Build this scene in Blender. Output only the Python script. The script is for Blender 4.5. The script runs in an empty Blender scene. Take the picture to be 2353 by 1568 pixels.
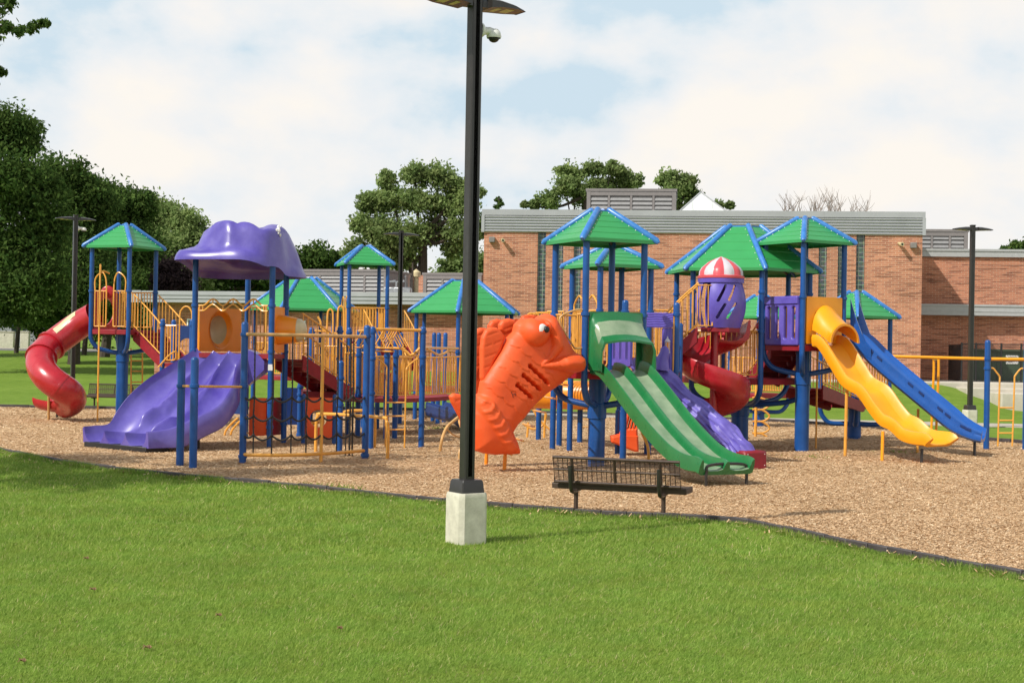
import bpy, math, random
import numpy as np
from mathutils import Vector as V
random.seed(7); RNG = np.random.default_rng(7)
sc = bpy.context.scene
COL = sc.collection
# ------------------------------------------------------------------ camera
F = 3300.0; H = 2.2; ROLL = math.radians(1.0); PITCH = 16.0/3300.0
CR = V((math.cos(ROLL), 0, math.sin(ROLL))); CU0 = V((-math.sin(ROLL), 0, math.cos(ROLL)))
FW = (V((0, 1, 0)) + CU0*PITCH).normalized()
CR = (CR - FW*CR.dot(FW)).normalized(); CU = CR.cross(FW).normalized()
CAM = V((0, 0, H))
def ray(px, py): return FW + CR*((px-1176)/F) + CU*((784-py)/F)
def P(px, py, D):
    r = ray(px, py); return CAM + r*(D/r.y)
def Zat(px, py, D): return P(px, py, D).z
def G(px, py, z=0.0):
    r = ray(px, py); return CAM + r*((z-H)/r.z)
def on_plane(px, py, O, e):
    # pixel onto a vertical plane through O with horizontal direction e -> (u, z)
    r = ray(px, py); n = V((-e[1], e[0], 0)); t = (V((O[0], O[1], 0))-CAM).dot(n)/r.dot(n)
    q = CAM + r*t
    return ((q.x-O[0])*e[0] + (q.y-O[1])*e[1], q.z)
cd = bpy.data.cameras.new("camera"); cam = bpy.data.objects.new("camera", cd); COL.objects.link(cam)
cd.lens = 36*F/2352; cd.sensor_width = 36; cd.clip_end = 3000; cd.clip_start = 0.1
from mathutils import Matrix
cam.matrix_world = Matrix.Translation(CAM) @ Matrix((CR, CU, -FW)).transposed().to_4x4()
sc.camera = cam
# ------------------------------------------------------------------ materials
def nt(m): m.use_nodes = True; return m.node_tree, m.node_tree.nodes, m.node_tree.links
def mat(name, col, rough=.5, metal=0, coat=0, var=.1, nscale=6, bump=0, bscale=40, fade=None, spec=.5, island=0):
    m = bpy.data.materials.new(name); t, N, L = nt(m); b = N['Principled BSDF']
    tc = N.new('ShaderNodeTexCoord')
    n = N.new('ShaderNodeTexNoise'); n.inputs['Scale'].default_value = nscale; n.inputs['Detail'].default_value = 5; n.inputs['Roughness'].default_value = .65
    L.new(tc.outputs['Object'], n.inputs['Vector'])
    r = N.new('ShaderNodeValToRGB'); r.color_ramp.elements[0].position = .35; r.color_ramp.elements[1].position = .7
    c0 = [c*(1-var) for c in col]; c1 = fade if fade else [min(1, c*(1+var)+var*.02) for c in col]
    r.color_ramp.elements[0].color = (*c0, 1); r.color_ramp.elements[1].color = (*c1, 1)
    L.new(n.outputs['Fac'], r.inputs['Fac'])
    out = r.outputs['Color']
    if island:
        g = N.new('ShaderNodeNewGeometry'); h = N.new('ShaderNodeHueSaturation')
        mr = N.new('ShaderNodeMapRange'); mr.inputs['To Min'].default_value = 1-island; mr.inputs['To Max'].default_value = 1+island
        L.new(g.outputs['Random Per Island'], mr.inputs['Value']); L.new(mr.outputs['Result'], h.inputs['Value']); L.new(out, h.inputs['Color']); out = h.outputs['Color']
    mpn = N.new('ShaderNodeMapping'); mpn.inputs['Scale'].default_value = (9, 9, 1.6); L.new(tc.outputs['Object'], mpn.inputs['Vector'])
    ng_ = N.new('ShaderNodeTexNoise'); ng_.inputs['Scale'].default_value = 2.2; ng_.inputs['Detail'].default_value = 7; ng_.inputs['Roughness'].default_value = .7; L.new(mpn.outputs[0], ng_.inputs['Vector'])
    mg_ = N.new('ShaderNodeMapRange'); mg_.inputs['From Min'].default_value = .58; mg_.inputs['From Max'].default_value = .80; mg_.inputs['To Max'].default_value = .32; L.new(ng_.outputs['Fac'], mg_.inputs['Value'])
    mxg = N.new('ShaderNodeMix'); mxg.data_type = 'RGBA'; L.new(mg_.outputs[0], mxg.inputs[0]); L.new(out, mxg.inputs[6]); mxg.inputs[7].default_value = (*[c*.55+.06 for c in col], 1); out = mxg.outputs[2]
    L.new(out, b.inputs['Base Color'])
    b.inputs['Roughness'].default_value = rough; b.inputs['Metallic'].default_value = metal
    b.inputs['Specular IOR Level'].default_value = spec
    b.inputs['Coat Weight'].default_value = coat; b.inputs['Coat Roughness'].default_value = .28
    rr = N.new('ShaderNodeMapRange'); rr.inputs['To Min'].default_value = max(.03, rough-.12); rr.inputs['To Max'].default_value = min(1, rough+.12)
    n2 = N.new('ShaderNodeTexNoise'); n2.inputs['Scale'].default_value = nscale*3; L.new(tc.outputs['Object'], n2.inputs['Vector'])
    L.new(n2.outputs['Fac'], rr.inputs['Value']); L.new(rr.outputs['Result'], b.inputs['Roughness'])
    if bump:
        n3 = N.new('ShaderNodeTexNoise'); n3.inputs['Scale'].default_value = bscale; n3.inputs['Detail'].default_value = 3; L.new(tc.outputs['Object'], n3.inputs['Vector'])
        bp = N.new('ShaderNodeBump'); bp.inputs['Strength'].default_value = bump; bp.inputs['Distance'].default_value = .01
        L.new(n3.outputs['Fac'], bp.inputs['Height']); L.new(bp.outputs['Normal'], b.inputs['Normal'])
    return m
M = {}
M['blue'] = mat('blue_powder_coat', (.006, .075, .29), .36, coat=.15, var=.16, nscale=3, spec=.4)
M['ridge'] = mat('light_blue_cap', (.025, .17, .52), .36, coat=.2, var=.1, fade=(.06, .24, .60))
M['yellow'] = mat('yellow_powder_coat', (.80, .38, .055), .33, coat=.3, var=.12)
M['pale'] = mat('faded_yellow_coat', (.62, .36, .13), .45, var=.15)
M['purple'] = mat('purple_plastic', (.11, .08, .43), .36, var=.10, nscale=2.0, fade=(.16, .12, .55))
M['purple_worn'] = mat('purple_worn_plastic', (.080, .055, .36), .33, var=.08, nscale=1.1, fade=(.165, .135, .48), coat=.2)
M['orange'] = mat('orange_plastic', (.85, .090, .010), .55, var=.06, nscale=1.8, fade=(.87, .125, .025))
M['tangerine'] = mat('tangerine_plastic', (.92, .30, .012), .36, var=.06, nscale=2)
M['slide_yellow'] = mat('yellow_plastic', (.90, .35, .006), .34, var=.04, nscale=1.5, coat=.25, fade=(.93, .39, .010))
M['red'] = mat('red_plastic', (.42, .006, .014), .30, var=.12, nscale=2, coat=.4, fade=(.52, .02, .035))
M['deckred'] = mat('red_vinyl_deck', (.26, .008, .018), .5, var=.15, nscale=5)
M['green'] = mat('green_roof_plastic', (.035, .31, .085), .38, var=.06, nscale=1.5, coat=.15)
M['greenpale'] = mat('green_slide_plastic', (.012, .17, .05), .3, var=.12, nscale=2, coat=.4)
M['lane'] = mat('worn_grey_green_lane', (.20, .31, .18), .33, var=.2, nscale=2.5, coat=.2, fade=(.30, .38, .25))
M['cream'] = mat('cream_plastic', (.62, .52, .30), .4, var=.12, nscale=4)
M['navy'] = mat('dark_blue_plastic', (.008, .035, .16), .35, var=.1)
M['slideblue'] = mat('blue_plastic', (.01, .10, .42), .28, var=.12, nscale=2, coat=.4)
M['white'] = mat('white_plastic', (.75, .75, .72), .4, var=.04)
M['black'] = mat('black_plastic', (.012, .012, .013), .5, var=.2)
M['bronze'] = mat('dark_bronze_paint', (.022, .019, .017), .35, var=.15, coat=.2)
M['chain'] = mat('black_coated_chain', (.02, .018, .016), .5, var=.2)
M['benchbrown'] = mat('brown_coated_mesh', (.055, .03, .018), .62, var=.15)
M['concrete'] = mat('cast_concrete', (.58, .55, .44), .9, var=.14, nscale=7, bump=.4, bscale=60, fade=(.68, .65, .53))
M['paving'] = mat('pale_paving', (.52, .48, .40), .9, var=.1, nscale=2, bump=.2)
M['sidewalk'] = mat('sidewalk_concrete', (.42, .38, .31), .9, var=.15, nscale=1.5, bump=.2)
M['road'] = mat('asphalt', (.16, .155, .15), .9, var=.15, nscale=2, bump=.2)
M['edging'] = mat('dark_edging', (.055, .045, .045), .6, var=.25, nscale=4)
M['fascia'] = mat('grey_metal_fascia', (.37, .38, .40), .5, metal=.05, var=.06, nscale=1.2)
M['fasciaflat'] = mat('pale_grey_metal_trim', (.40, .41, .41), .5, metal=.1, var=.06)
M['louver'] = mat('taupe_louver', (.30, .295, .29), .5, metal=.2, var=.08)
M['frame'] = mat('taupe_frame', (.21, .19, .18), .5, var=.08)
M['duct'] = mat('galvanised_duct', (.45, .46, .46), .35, metal=.8, var=.15)
M['doorgreen'] = mat('green_door_paint', (.05, .085, .045), .45, var=.1)
M['glassdark'] = mat('dark_window_glass', (.02, .03, .035), .12, var=.2, spec=.8)
M['skylight'] = mat('white_skylight_panel', (.72, .76, .72), .3, var=.05)
M['bark'] = mat('tree_bark', (.06, .045, .032), .9, var=.3, nscale=9, bump=.8, bscale=25)
M['barkpale'] = mat('bare_twig_bark', (.30, .25, .22), .9, var=.25, nscale=9)
M['hydrant'] = mat('hydrant_red', (.4, .03, .02), .5)
M['roofdeck'] = mat('flat_roof_membrane', (.25, .25, .24), .9)
M['siding'] = mat('house_siding', (.30, .31, .34), .8, var=.1)
M['pink'] = mat('pink_plastic', (.66, .09, .11), .35, var=.06)
M['whitegrey'] = mat('pale_grey_plastic', (.58, .56, .60), .4, var=.06)

def leafmat(name, c0, c1, trans=.35, vr=.3, ns=.55):
    m = bpy.data.materials.new(name); t, N, L = nt(m); N.remove(N['Principled BSDF']); o = N['Material Output']
    g = N.new('ShaderNodeNewGeometry'); r = N.new('ShaderNodeValToRGB')
    r.color_ramp.elements[0].color = (*c0, 1); r.color_ramp.elements[1].color = (*c1, 1)
    L.new(g.outputs['Random Per Island'], r.inputs['Fac'])
    tc = N.new('ShaderNodeTexCoord'); n = N.new('ShaderNodeTexNoise'); n.inputs['Scale'].default_value = ns; n.inputs['Detail'].default_value = 4
    L.new(tc.outputs['Object'], n.inputs['Vector']); h = N.new('ShaderNodeHueSaturation')
    mr = N.new('ShaderNodeMapRange'); mr.inputs['From Min'].default_value = .3; mr.inputs['From Max'].default_value = .7; mr.inputs['To Min'].default_value = 1-vr; mr.inputs['To Max'].default_value = 1+vr
    L.new(n.outputs['Fac'], mr.inputs['Value']); L.new(mr.outputs['Result'], h.inputs['Value'])
    n5 = N.new('ShaderNodeTexNoise'); n5.inputs['Scale'].default_value = ns*2.7; L.new(tc.outputs['Object'], n5.inputs['Vector']); m5 = N.new('ShaderNodeMapRange'); m5.inputs['From Min'].default_value = .3; m5.inputs['From Max'].default_value = .7; m5.inputs['To Min'].default_value = .487; m5.inputs['To Max'].default_value = .513; L.new(n5.outputs['Fac'], m5.inputs['Value']); L.new(m5.outputs['Result'], h.inputs['Hue']); L.new(r.outputs['Color'], h.inputs['Color'])
    d = N.new('ShaderNodeBsdfDiffuse'); tr = N.new('ShaderNodeBsdfTranslucent'); mx = N.new('ShaderNodeMixShader'); mx.inputs[0].default_value = trans
    L.new(h.outputs['Color'], d.inputs['Color']); L.new(h.outputs['Color'], tr.inputs['Color'])
    L.new(d.outputs[0], mx.inputs[1]); L.new(tr.outputs[0], mx.inputs[2]); L.new(mx.outputs[0], o.inputs['Surface'])
    return m
M['leaf'] = leafmat('mid_green_leaves', (.15, .225, .07), (.33, .41, .16), .5)
M['leafdark'] = leafmat('dark_green_leaves', (.045, .09, .024), (.125, .195, .05), .4)
M['leaflight'] = leafmat('light_green_leaves', (.17, .25, .08), (.28, .36, .14), .45)
M['leafbronze'] = leafmat('bronze_leaves', (.035, .025, .03), (.08, .055, .055))
M['grass'] = leafmat('grass_blades', (.16, .27, .035), (.40, .50, .13), .45, vr=.12, ns=.9)
for n_ in M['grass'].node_tree.nodes:
    if n_.type == 'VALTORGB':
        x_ = n_.color_ramp.elements.new(.955); x_.color = (.38, .49, .12, 1); n_.color_ramp.elements[-1].position = .965; n_.color_ramp.elements[-1].color = (.62, .55, .28, 1)

def brick_mat(name, c1, c2, cm, sx=.22, sy=.085):
    m = bpy.data.materials.new(name); t, N, L = nt(m); b = N['Principled BSDF']
    tc = N.new('ShaderNodeTexCoord'); sp = N.new('ShaderNodeSeparateXYZ'); L.new(tc.outputs['Object'], sp.inputs[0])
    ad = N.new('ShaderNodeMath'); ad.operation = 'ADD'; L.new(sp.outputs['X'], ad.inputs[0]); L.new(sp.outputs['Y'], ad.inputs[1])
    cb = N.new('ShaderNodeCombineXYZ'); L.new(ad.outputs[0], cb.inputs['X']); L.new(sp.outputs['Z'], cb.inputs['Y'])
    br = N.new('ShaderNodeTexBrick'); L.new(cb.outputs[0], br.inputs['Vector'])
    br.inputs['Scale'].default_value = 1; br.inputs['Brick Width'].default_value = sx*1.15; br.inputs['Row Height'].default_value = sy
    br.inputs['Mortar Size'].default_value = .0065; br.inputs['Bias'].default_value = -.35
    br.inputs['Color1'].default_value = (*c1, 1); br.inputs['Color2'].default_value = (*c2, 1); br.inputs['Mortar'].default_value = (*cm, 1)
    # long runs of darker bricks
    mp = N.new('ShaderNodeMapping'); mp.inputs['Scale'].default_value = (.95, 11.76, 1); L.new(cb.outputs[0], mp.inputs['Vector'])
    n = N.new('ShaderNodeTexNoise'); n.inputs['Scale'].default_value = 1; n.inputs['Detail'].default_value = 2; L.new(mp.outputs[0], n.inputs['Vector'])
    mr = N.new('ShaderNodeMapRange'); mr.inputs['From Min'].default_value = .56; mr.inputs['From Max'].default_value = .62; mr.inputs['To Min'].default_value = 1.04; mr.inputs['To Max'].default_value = .58
    L.new(n.outputs['Fac'], mr.inputs['Value'])
    n2 = N.new('ShaderNodeTexNoise'); n2.inputs['Scale'].default_value = .5; n2.inputs['Detail'].default_value = 4; L.new(cb.outputs[0], n2.inputs['Vector'])
    mr2 = N.new('ShaderNodeMapRange'); mr2.inputs['From Min'].default_value = .3; mr2.inputs['From Max'].default_value = .7; mr2.inputs['To Min'].default_value = .84; mr2.inputs['To Max'].default_value = 1.14
    L.new(n2.outputs['Fac'], mr2.inputs['Value']); mu = N.new('ShaderNodeMath'); mu.operation = 'MULTIPLY'; L.new(mr.outputs[0], mu.inputs[0]); L.new(mr2.outputs[0], mu.inputs[1])
    h = N.new('ShaderNodeHueSaturation'); L.new(mu.outputs[0], h.inputs['Value']); L.new(br.outputs['Color'], h.inputs['Color']); L.new(h.outputs[0], b.inputs['Base Color'])
    b.inputs['Roughness'].default_value = .9
    bp = N.new('ShaderNodeBump'); bp.inputs['Distance'].default_value = .006; bp.inputs['Strength'].default_value = .6; bp.invert = True
    L.new(br.outputs['Fac'], bp.inputs['Height']); L.new(bp.outputs['Normal'], b.inputs['Normal'])
    return m
M['brick'] = brick_mat('orange_brick', (.50, .21, .12), (.25, .085, .055), (.60, .42, .30))
M['brickdark'] = brick_mat('red_brown_brick', (.46, .185, .105), (.22, .075, .05), (.50, .34, .24))

def glassblock():
    m = bpy.data.materials.new('glass_block'); t, N, L = nt(m); b = N['Principled BSDF']
    tc = N.new('ShaderNodeTexCoord'); sp = N.new('ShaderNodeSeparateXYZ'); L.new(tc.outputs['Object'], sp.inputs[0])
    cb = N.new('ShaderNodeCombineXYZ'); L.new(sp.outputs['X'], cb.inputs['X']); L.new(sp.outputs['Z'], cb.inputs['Y'])
    br = N.new('ShaderNodeTexBrick'); br.offset = 0; br.inputs['Brick Width'].default_value = .2; br.inputs['Row Height'].default_value = .2; br.inputs['Scale'].default_value = 1
    br.inputs['Mortar Size'].default_value = .012; br.inputs['Color1'].default_value = (.035, .05, .05, 1); br.inputs['Color2'].default_value = (.07, .10, .09, 1); br.inputs['Mortar'].default_value = (.28, .31, .27, 1)
    L.new(cb.outputs[0], br.inputs['Vector']); n = N.new('ShaderNodeTexNoise'); n.inputs['Scale'].default_value = 9; L.new(cb.outputs[0], n.inputs['Vector'])
    mx = N.new('ShaderNodeMix'); mx.data_type = 'RGBA'; mx.blend_type = 'OVERLAY'; mx.inputs[0].default_value = .8
    L.new(br.outputs['Color'], mx.inputs[6]); L.new(n.outputs['Color'], mx.inputs[7]); L.new(mx.outputs[2], b.inputs['Base Color'])
    b.inputs['Roughness'].default_value = .15; return m
M['glassblock'] = glassblock()

def ground_mat(name, stops, scales, bump, bscale):
    m = bpy.data.materials.new(name); t, N, L = nt(m); b = N['Principled BSDF']; tc = N.new('ShaderNodeTexCoord')
    prev = None
    for (sca, w) in scales:
        n = N.new('ShaderNodeTexNoise'); n.inputs['Scale'].default_value = sca; n.inputs['Detail'].default_value = 4; L.new(tc.outputs['Object'], n.inputs['Vector'])
        mu = N.new('ShaderNodeMath'); mu.operation = 'MULTIPLY'; mu.inputs[1].default_value = w; L.new(n.outputs['Fac'], mu.inputs[0])
        if prev is None: prev = mu
        else:
            a = N.new('ShaderNodeMath'); a.operation = 'ADD'; L.new(prev.outputs[0], a.inputs[0]); L.new(mu.outputs[0], a.inputs[1]); prev = a
    r = N.new('ShaderNodeValToRGB'); e = r.color_ramp.elements
    e[0].position = stops[0][0]; e[0].color = (*stops[0][1], 1); e[1].position = stops[-1][0]; e[1].color = (*stops[-1][1], 1)
    for s in stops[1:-1]: x = e.new(s[0]); x.color = (*s[1], 1)
    L.new(prev.outputs[0], r.inputs['Fac']); L.new(r.outputs['Color'], b.inputs['Base Color']); b.inputs['Roughness'].default_value = 1; b.inputs['Specular IOR Level'].default_value = .15
    n3 = N.new('ShaderNodeTexNoise'); n3.inputs['Scale'].default_value = bscale; n3.inputs['Detail'].default_value = 2; L.new(tc.outputs['Object'], n3.inputs['Vector'])
    bp = N.new('ShaderNodeBump'); bp.inputs['Strength'].default_value = bump; bp.inputs['Distance'].default_value = .04
    L.new(n3.outputs['Fac'], bp.inputs['Height']); L.new(bp.outputs['Normal'], b.inputs['Normal'])
    return m
M['lawn'] = ground_mat('lawn_turf', [(.36, (.10, .18, .018)), (.5, (.145, .235, .028)), (.62, (.19, .28, .042))], [(.25, .22), (2.2, .38), (28, .4)], .9, 16)
M['mulch'] = ground_mat('wood_chip_mulch', [(.36, (.29, .175, .085)), (.5, (.50, .325, .17)), (.62, (.68, .485, .285))], [(.35, .26), (3, .22), (22, .52)], 1.0, 28)
def chipmat():
    m = bpy.data.materials.new('wood_chips'); t, N, L = nt(m); b = N['Principled BSDF']
    g = N.new('ShaderNodeNewGeometry'); r = N.new('ShaderNodeValToRGB'); e = r.color_ramp.elements
    e[0].color = (.30, .18, .085, 1); e[1].color = (.84, .67, .44, 1); x = e.new(.15); x.color = (.48, .30, .155, 1); x = e.new(.85); x.color = (.66, .46, .27, 1)
    L.new(g.outputs['Random Per Island'], r.inputs['Fac']); L.new(r.outputs['Color'], b.inputs['Base Color']); b.inputs['Roughness'].default_value = .95; return m
M['chips'] = chipmat()

# ------------------------------------------------------------------ mesh builder
class MB:
    def __init__(s): s.v = []; s.f = []; s.mi = []
    def add(s, vs, fs, mi=0):
        o = len(s.v); s.v += [tuple(q) for q in vs]; s.f += [tuple(i+o for i in f) for f in fs]
        s.mi += (mi if isinstance(mi, list) else [mi]*len(fs)); return s
    def box(s, c, size, ux=(1, 0, 0), uy=(0, 1, 0), uz=(0, 0, 1), mi=0, bev=0):
        c = V(c); ux = V(ux); uy = V(uy); uz = V(uz); a, b, d = [q/2 for q in size]
        if bev:
            vs = []; e = bev
            for (z, i) in ((-d, e), (-d+e, 0), (d-e, 0), (d, e)):
                for (x, y) in ((-a+i, -b+e+0), (-a+e+0, -b+i), (a-e, -b+i), (a-i, -b+e), (a-i, b-e), (a-e, b-i), (-a+e, b-i), (-a+i, b-e)):
                    vs.append(c+ux*x+uy*y+uz*z)
            fs = [tuple(range(7, -1, -1)), tuple(range(24, 32))]
            for r in range(3):
                for k in range(8): fs.append((r*8+k, r*8+(k+1) % 8, (r+1)*8+(k+1) % 8, (r+1)*8+k))
            return s.add(vs, fs, mi)
        vs = [c+ux*(x*a)+uy*(y*b)+uz*(z*d) for z in (-1, 1) for y in (-1, 1) for x in (-1, 1)]
        return s.add(vs, [(0, 2, 3, 1), (4, 5, 7, 6), (0, 1, 5, 4), (2, 6, 7, 3), (0, 4, 6, 2), (1, 3, 7, 5)], mi)
    def tube(s, path, r, seg=8, mi=0, cap=True, closed=False):
        pts = [V(q) for q in path]; n = len(pts); rs = r if isinstance(r, (list, tuple)) else [r]*n
        up = None; rings = []
        for i in range(n):
            if closed: t = pts[(i+1) % n]-pts[i-1]
            else: t = (pts[min(i+1, n-1)]-pts[max(i-1, 0)])
            if t.length < 1e-9: t = V((0, 0, 1))
            t.normalize()
            if up is None: up = V((0, 0, 1)) if abs(t.z) < .95 else V((1, 0, 0))
            a = t.cross(up)
            if a.length < 1e-4: a = t.cross(V((0, 1, 0)))
            a.normalize(); b = a.cross(t).normalized(); up = b
            rings.append([pts[i]+a*(math.cos(2*math.pi*k/seg)*rs[i])+b*(math.sin(2*math.pi*k/seg)*rs[i]) for k in range(seg)])
        vs = [q for R_ in rings for q in R_]; fs = []
        m = n if closed else n-1
        for i in range(m):
            for k in range(seg):
                j = (i+1) % n; fs.append((i*seg+k, j*seg+k, j*seg+(k+1) % seg, i*seg+(k+1) % seg))
        if cap and not closed: fs.append(tuple(range(seg))); fs.append(tuple((n-1)*seg+k for k in range(seg-1, -1, -1)))
        return s.add(vs, fs, mi)
    def lathe(s, base, prof, seg=16, mi=0, axis=(0, 0, 1), a0=0, a1=2*math.pi):
        base = V(base); az = V(axis).normalized(); ax = az.cross(V((0, 1, 0.01))).normalized(); ay = az.cross(ax)
        full = abs(a1-a0-2*math.pi) < 1e-6; n = seg if full else seg+1; vs = []
        for (r, z) in prof:
            for k in range(n):
                a = a0+(a1-a0)*k/seg; vs.append(base+az*z+ax*(r*math.cos(a))+ay*(r*math.sin(a)))
        fs = []
        for i in range(len(prof)-1):
            for k in range(seg):
                k2 = (k+1) % n; fs.append((i*n+k, i*n+k2, (i+1)*n+k2, (i+1)*n+k))
        return s.add(vs, fs, mi)
    def poly_slab(s, pts, z0, z1, mi=0):
        n = len(pts); vs = [(p[0], p[1], z0) for p in pts]+[(p[0], p[1], z1) for p in pts]
        fs = [tuple(range(n-1, -1, -1)), tuple(range(n, 2*n))]+[(k, (k+1) % n, n+(k+1) % n, n+k) for k in range(n)]
        return s.add(vs, fs, mi)
    def loft(s, rows, mi=None, closed_prof=True, caps=True):
        n = len(rows[0]); vs = [q for R_ in rows for q in R_]; fs = []; ms = []
        kk = n if closed_prof else n-1
        for i in range(len(rows)-1):
            for k in range(kk):
                fs.append((i*n+k, i*n+(k+1) % n, (i+1)*n+(k+1) % n, (i+1)*n+k)); ms.append(mi[k] if mi else 0)
        if caps and closed_prof:
            fs.append(tuple(range(n-1, -1, -1))); fs.append(tuple((len(rows)-1)*n+k for k in range(n))); ms += [0, 0]
        o = len(s.v); s.v += [tuple(q) for q in vs]; s.f += [tuple(i+o for i in f) for f in fs]; s.mi += ms; return s
    def sphere(s, c, r, seg=10, rings=7, mi=0, sc=(1, 1, 1)):
        prof = [(max(1e-4, r*math.sin(math.pi*i/rings)), -r*math.cos(math.pi*i/rings)) for i in range(rings+1)]
        o = len(s.v); s.lathe((0, 0, 0), prof, seg, mi)
        for i in range(o, len(s.v)):
            q = s.v[i]; s.v[i] = (q[0]*sc[0]+c[0], q[1]*sc[1]+c[1], q[2]*sc[2]+c[2])
        return s
def link(name, me, mats, parent=None, loc=(0, 0, 0)):
    for m in (mats if isinstance(mats, (list, tuple)) else [mats]): me.materials.append(M[m] if isinstance(m, str) else m)
    o = bpy.data.objects.new(name, me); COL.objects.link(o); o.location = loc
    if parent is not None: o.parent = parent
    return o
def root_of(o):
    p = V((0, 0, 0))
    while o is not None: p = p+o.location; o = o.parent
    return p
def build(name, mb, mats, parent=None, smooth=True, base=None, angle=38, label=None):
    off = root_of(parent) if parent is not None else (V(base) if base is not None else V((0, 0, 0)))
    me = bpy.data.meshes.new(name); me.from_pydata([(q[0]-off.x, q[1]-off.y, q[2]-off.z) for q in mb.v], [], mb.f); me.validate(clean_customdata=False)
    if len(me.polygons) == len(mb.mi) and any(mb.mi): me.polygons.foreach_set('material_index', mb.mi)
    import bmesh
    bm = bmesh.new(); bm.from_mesh(me); bmesh.ops.recalc_face_normals(bm, faces=bm.faces[:]); bm.to_mesh(me); bm.free()
    if smooth:
        me.polygons.foreach_set('use_smooth', [True]*len(me.polygons)); me.set_sharp_from_angle(angle=math.radians(angle))
    o = link(name, me, mats, parent, (0, 0, 0) if parent is not None else off)
    if label: o['label'] = label
    return o
def tag(o, label=None, cat=None, group=None, kind=None):
    if label: o['label'] = label
    if cat: o['category'] = cat
    if group: o['group'] = group
    if kind: o['kind'] = kind
    return o
def thing(name, label, cat, loc=(0, 0, 0), group=None):
    o = bpy.data.objects.new(name, None); COL.objects.link(o); o.location = loc; o.empty_display_size = .2
    return tag(o, label, cat, group)
def copy_tree(o, parent=None):
    c = o.copy(); COL.objects.link(c); c.parent = parent
    for ch in list(o.children): copy_tree(ch, c)
    return c
def np_mesh(name, verts, faces_n, mats, parent=None, nper=4, smooth=False):
    # verts (k*nper,3): every nper verts one face
    me = bpy.data.meshes.new(name); nv = len(verts); nf = nv//nper
    me.vertices.add(nv); me.vertices.foreach_set('co', verts.astype(np.float32).ravel())
    me.loops.add(nv); me.loops.foreach_set('vertex_index', np.arange(nv, dtype=np.int32))
    me.polygons.add(nf); me.polygons.foreach_set('loop_start', np.arange(0, nv, nper, dtype=np.int32)); me.polygons.foreach_set('loop_total', np.full(nf, nper, dtype=np.int32))
    me.update(calc_edges=True)
    return link(name, me, mats, parent)
def bez(pts, n=8):
    # Catmull-Rom through pts
    pts = [V(p) for p in pts]; out = []
    for i in range(len(pts)-1):
        p0 = pts[max(i-1, 0)]; p1 = pts[i]; p2 = pts[i+1]; p3 = pts[min(i+2, len(pts)-1)]
        for k in range(n):
            t = k/n; out.append(.5*((2*p1)+(-p0+p2)*t+(2*p0-5*p1+4*p2-p3)*t*t+(-p0+3*p1-3*p2+p3)*t**3))
    out.append(pts[-1]); return out
def lerp(a, b, t): return V(a)+(V(b)-V(a))*t
# ------------------------------------------------------------------ relief plates (signed distance outlines)
def sd_box(u, v, cx, cy, hx, hy, r=0.0):
    a = np.abs(u-cx)-hx+r; b = np.abs(v-cy)-hy+r
    return np.hypot(np.maximum(a, 0), np.maximum(b, 0))+np.minimum(np.maximum(a, b), 0)-r
def sd_circ(u, v, cx, cy, r): return np.hypot(u-cx, v-cy)-r
def sd_cap(u, v, ax, ay, bx, by, r):
    dx, dy = bx-ax, by-ay; t = np.clip(((u-ax)*dx+(v-ay)*dy)/(dx*dx+dy*dy+1e-12), 0, 1)
    return np.hypot(u-ax-t*dx, v-ay-t*dy)-r
def sd_poly(u, v, pts):
    d = np.full(u.shape, 1e9); ins = np.zeros(u.shape, bool); n = len(pts)
    for i in range(n):
        ax, ay = pts[i]; bx, by = pts[(i+1) % n]
        d = np.minimum(d, sd_cap(u, v, ax, ay, bx, by, 0))
        c = ((ay > v) != (by > v)); xx = (bx-ax)*(v-ay)/((by-ay) if abs(by-ay) > 1e-12 else 1e-12)+ax
        ins ^= (c & (u < xx))
    return np.where(ins, -d, d)
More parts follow.
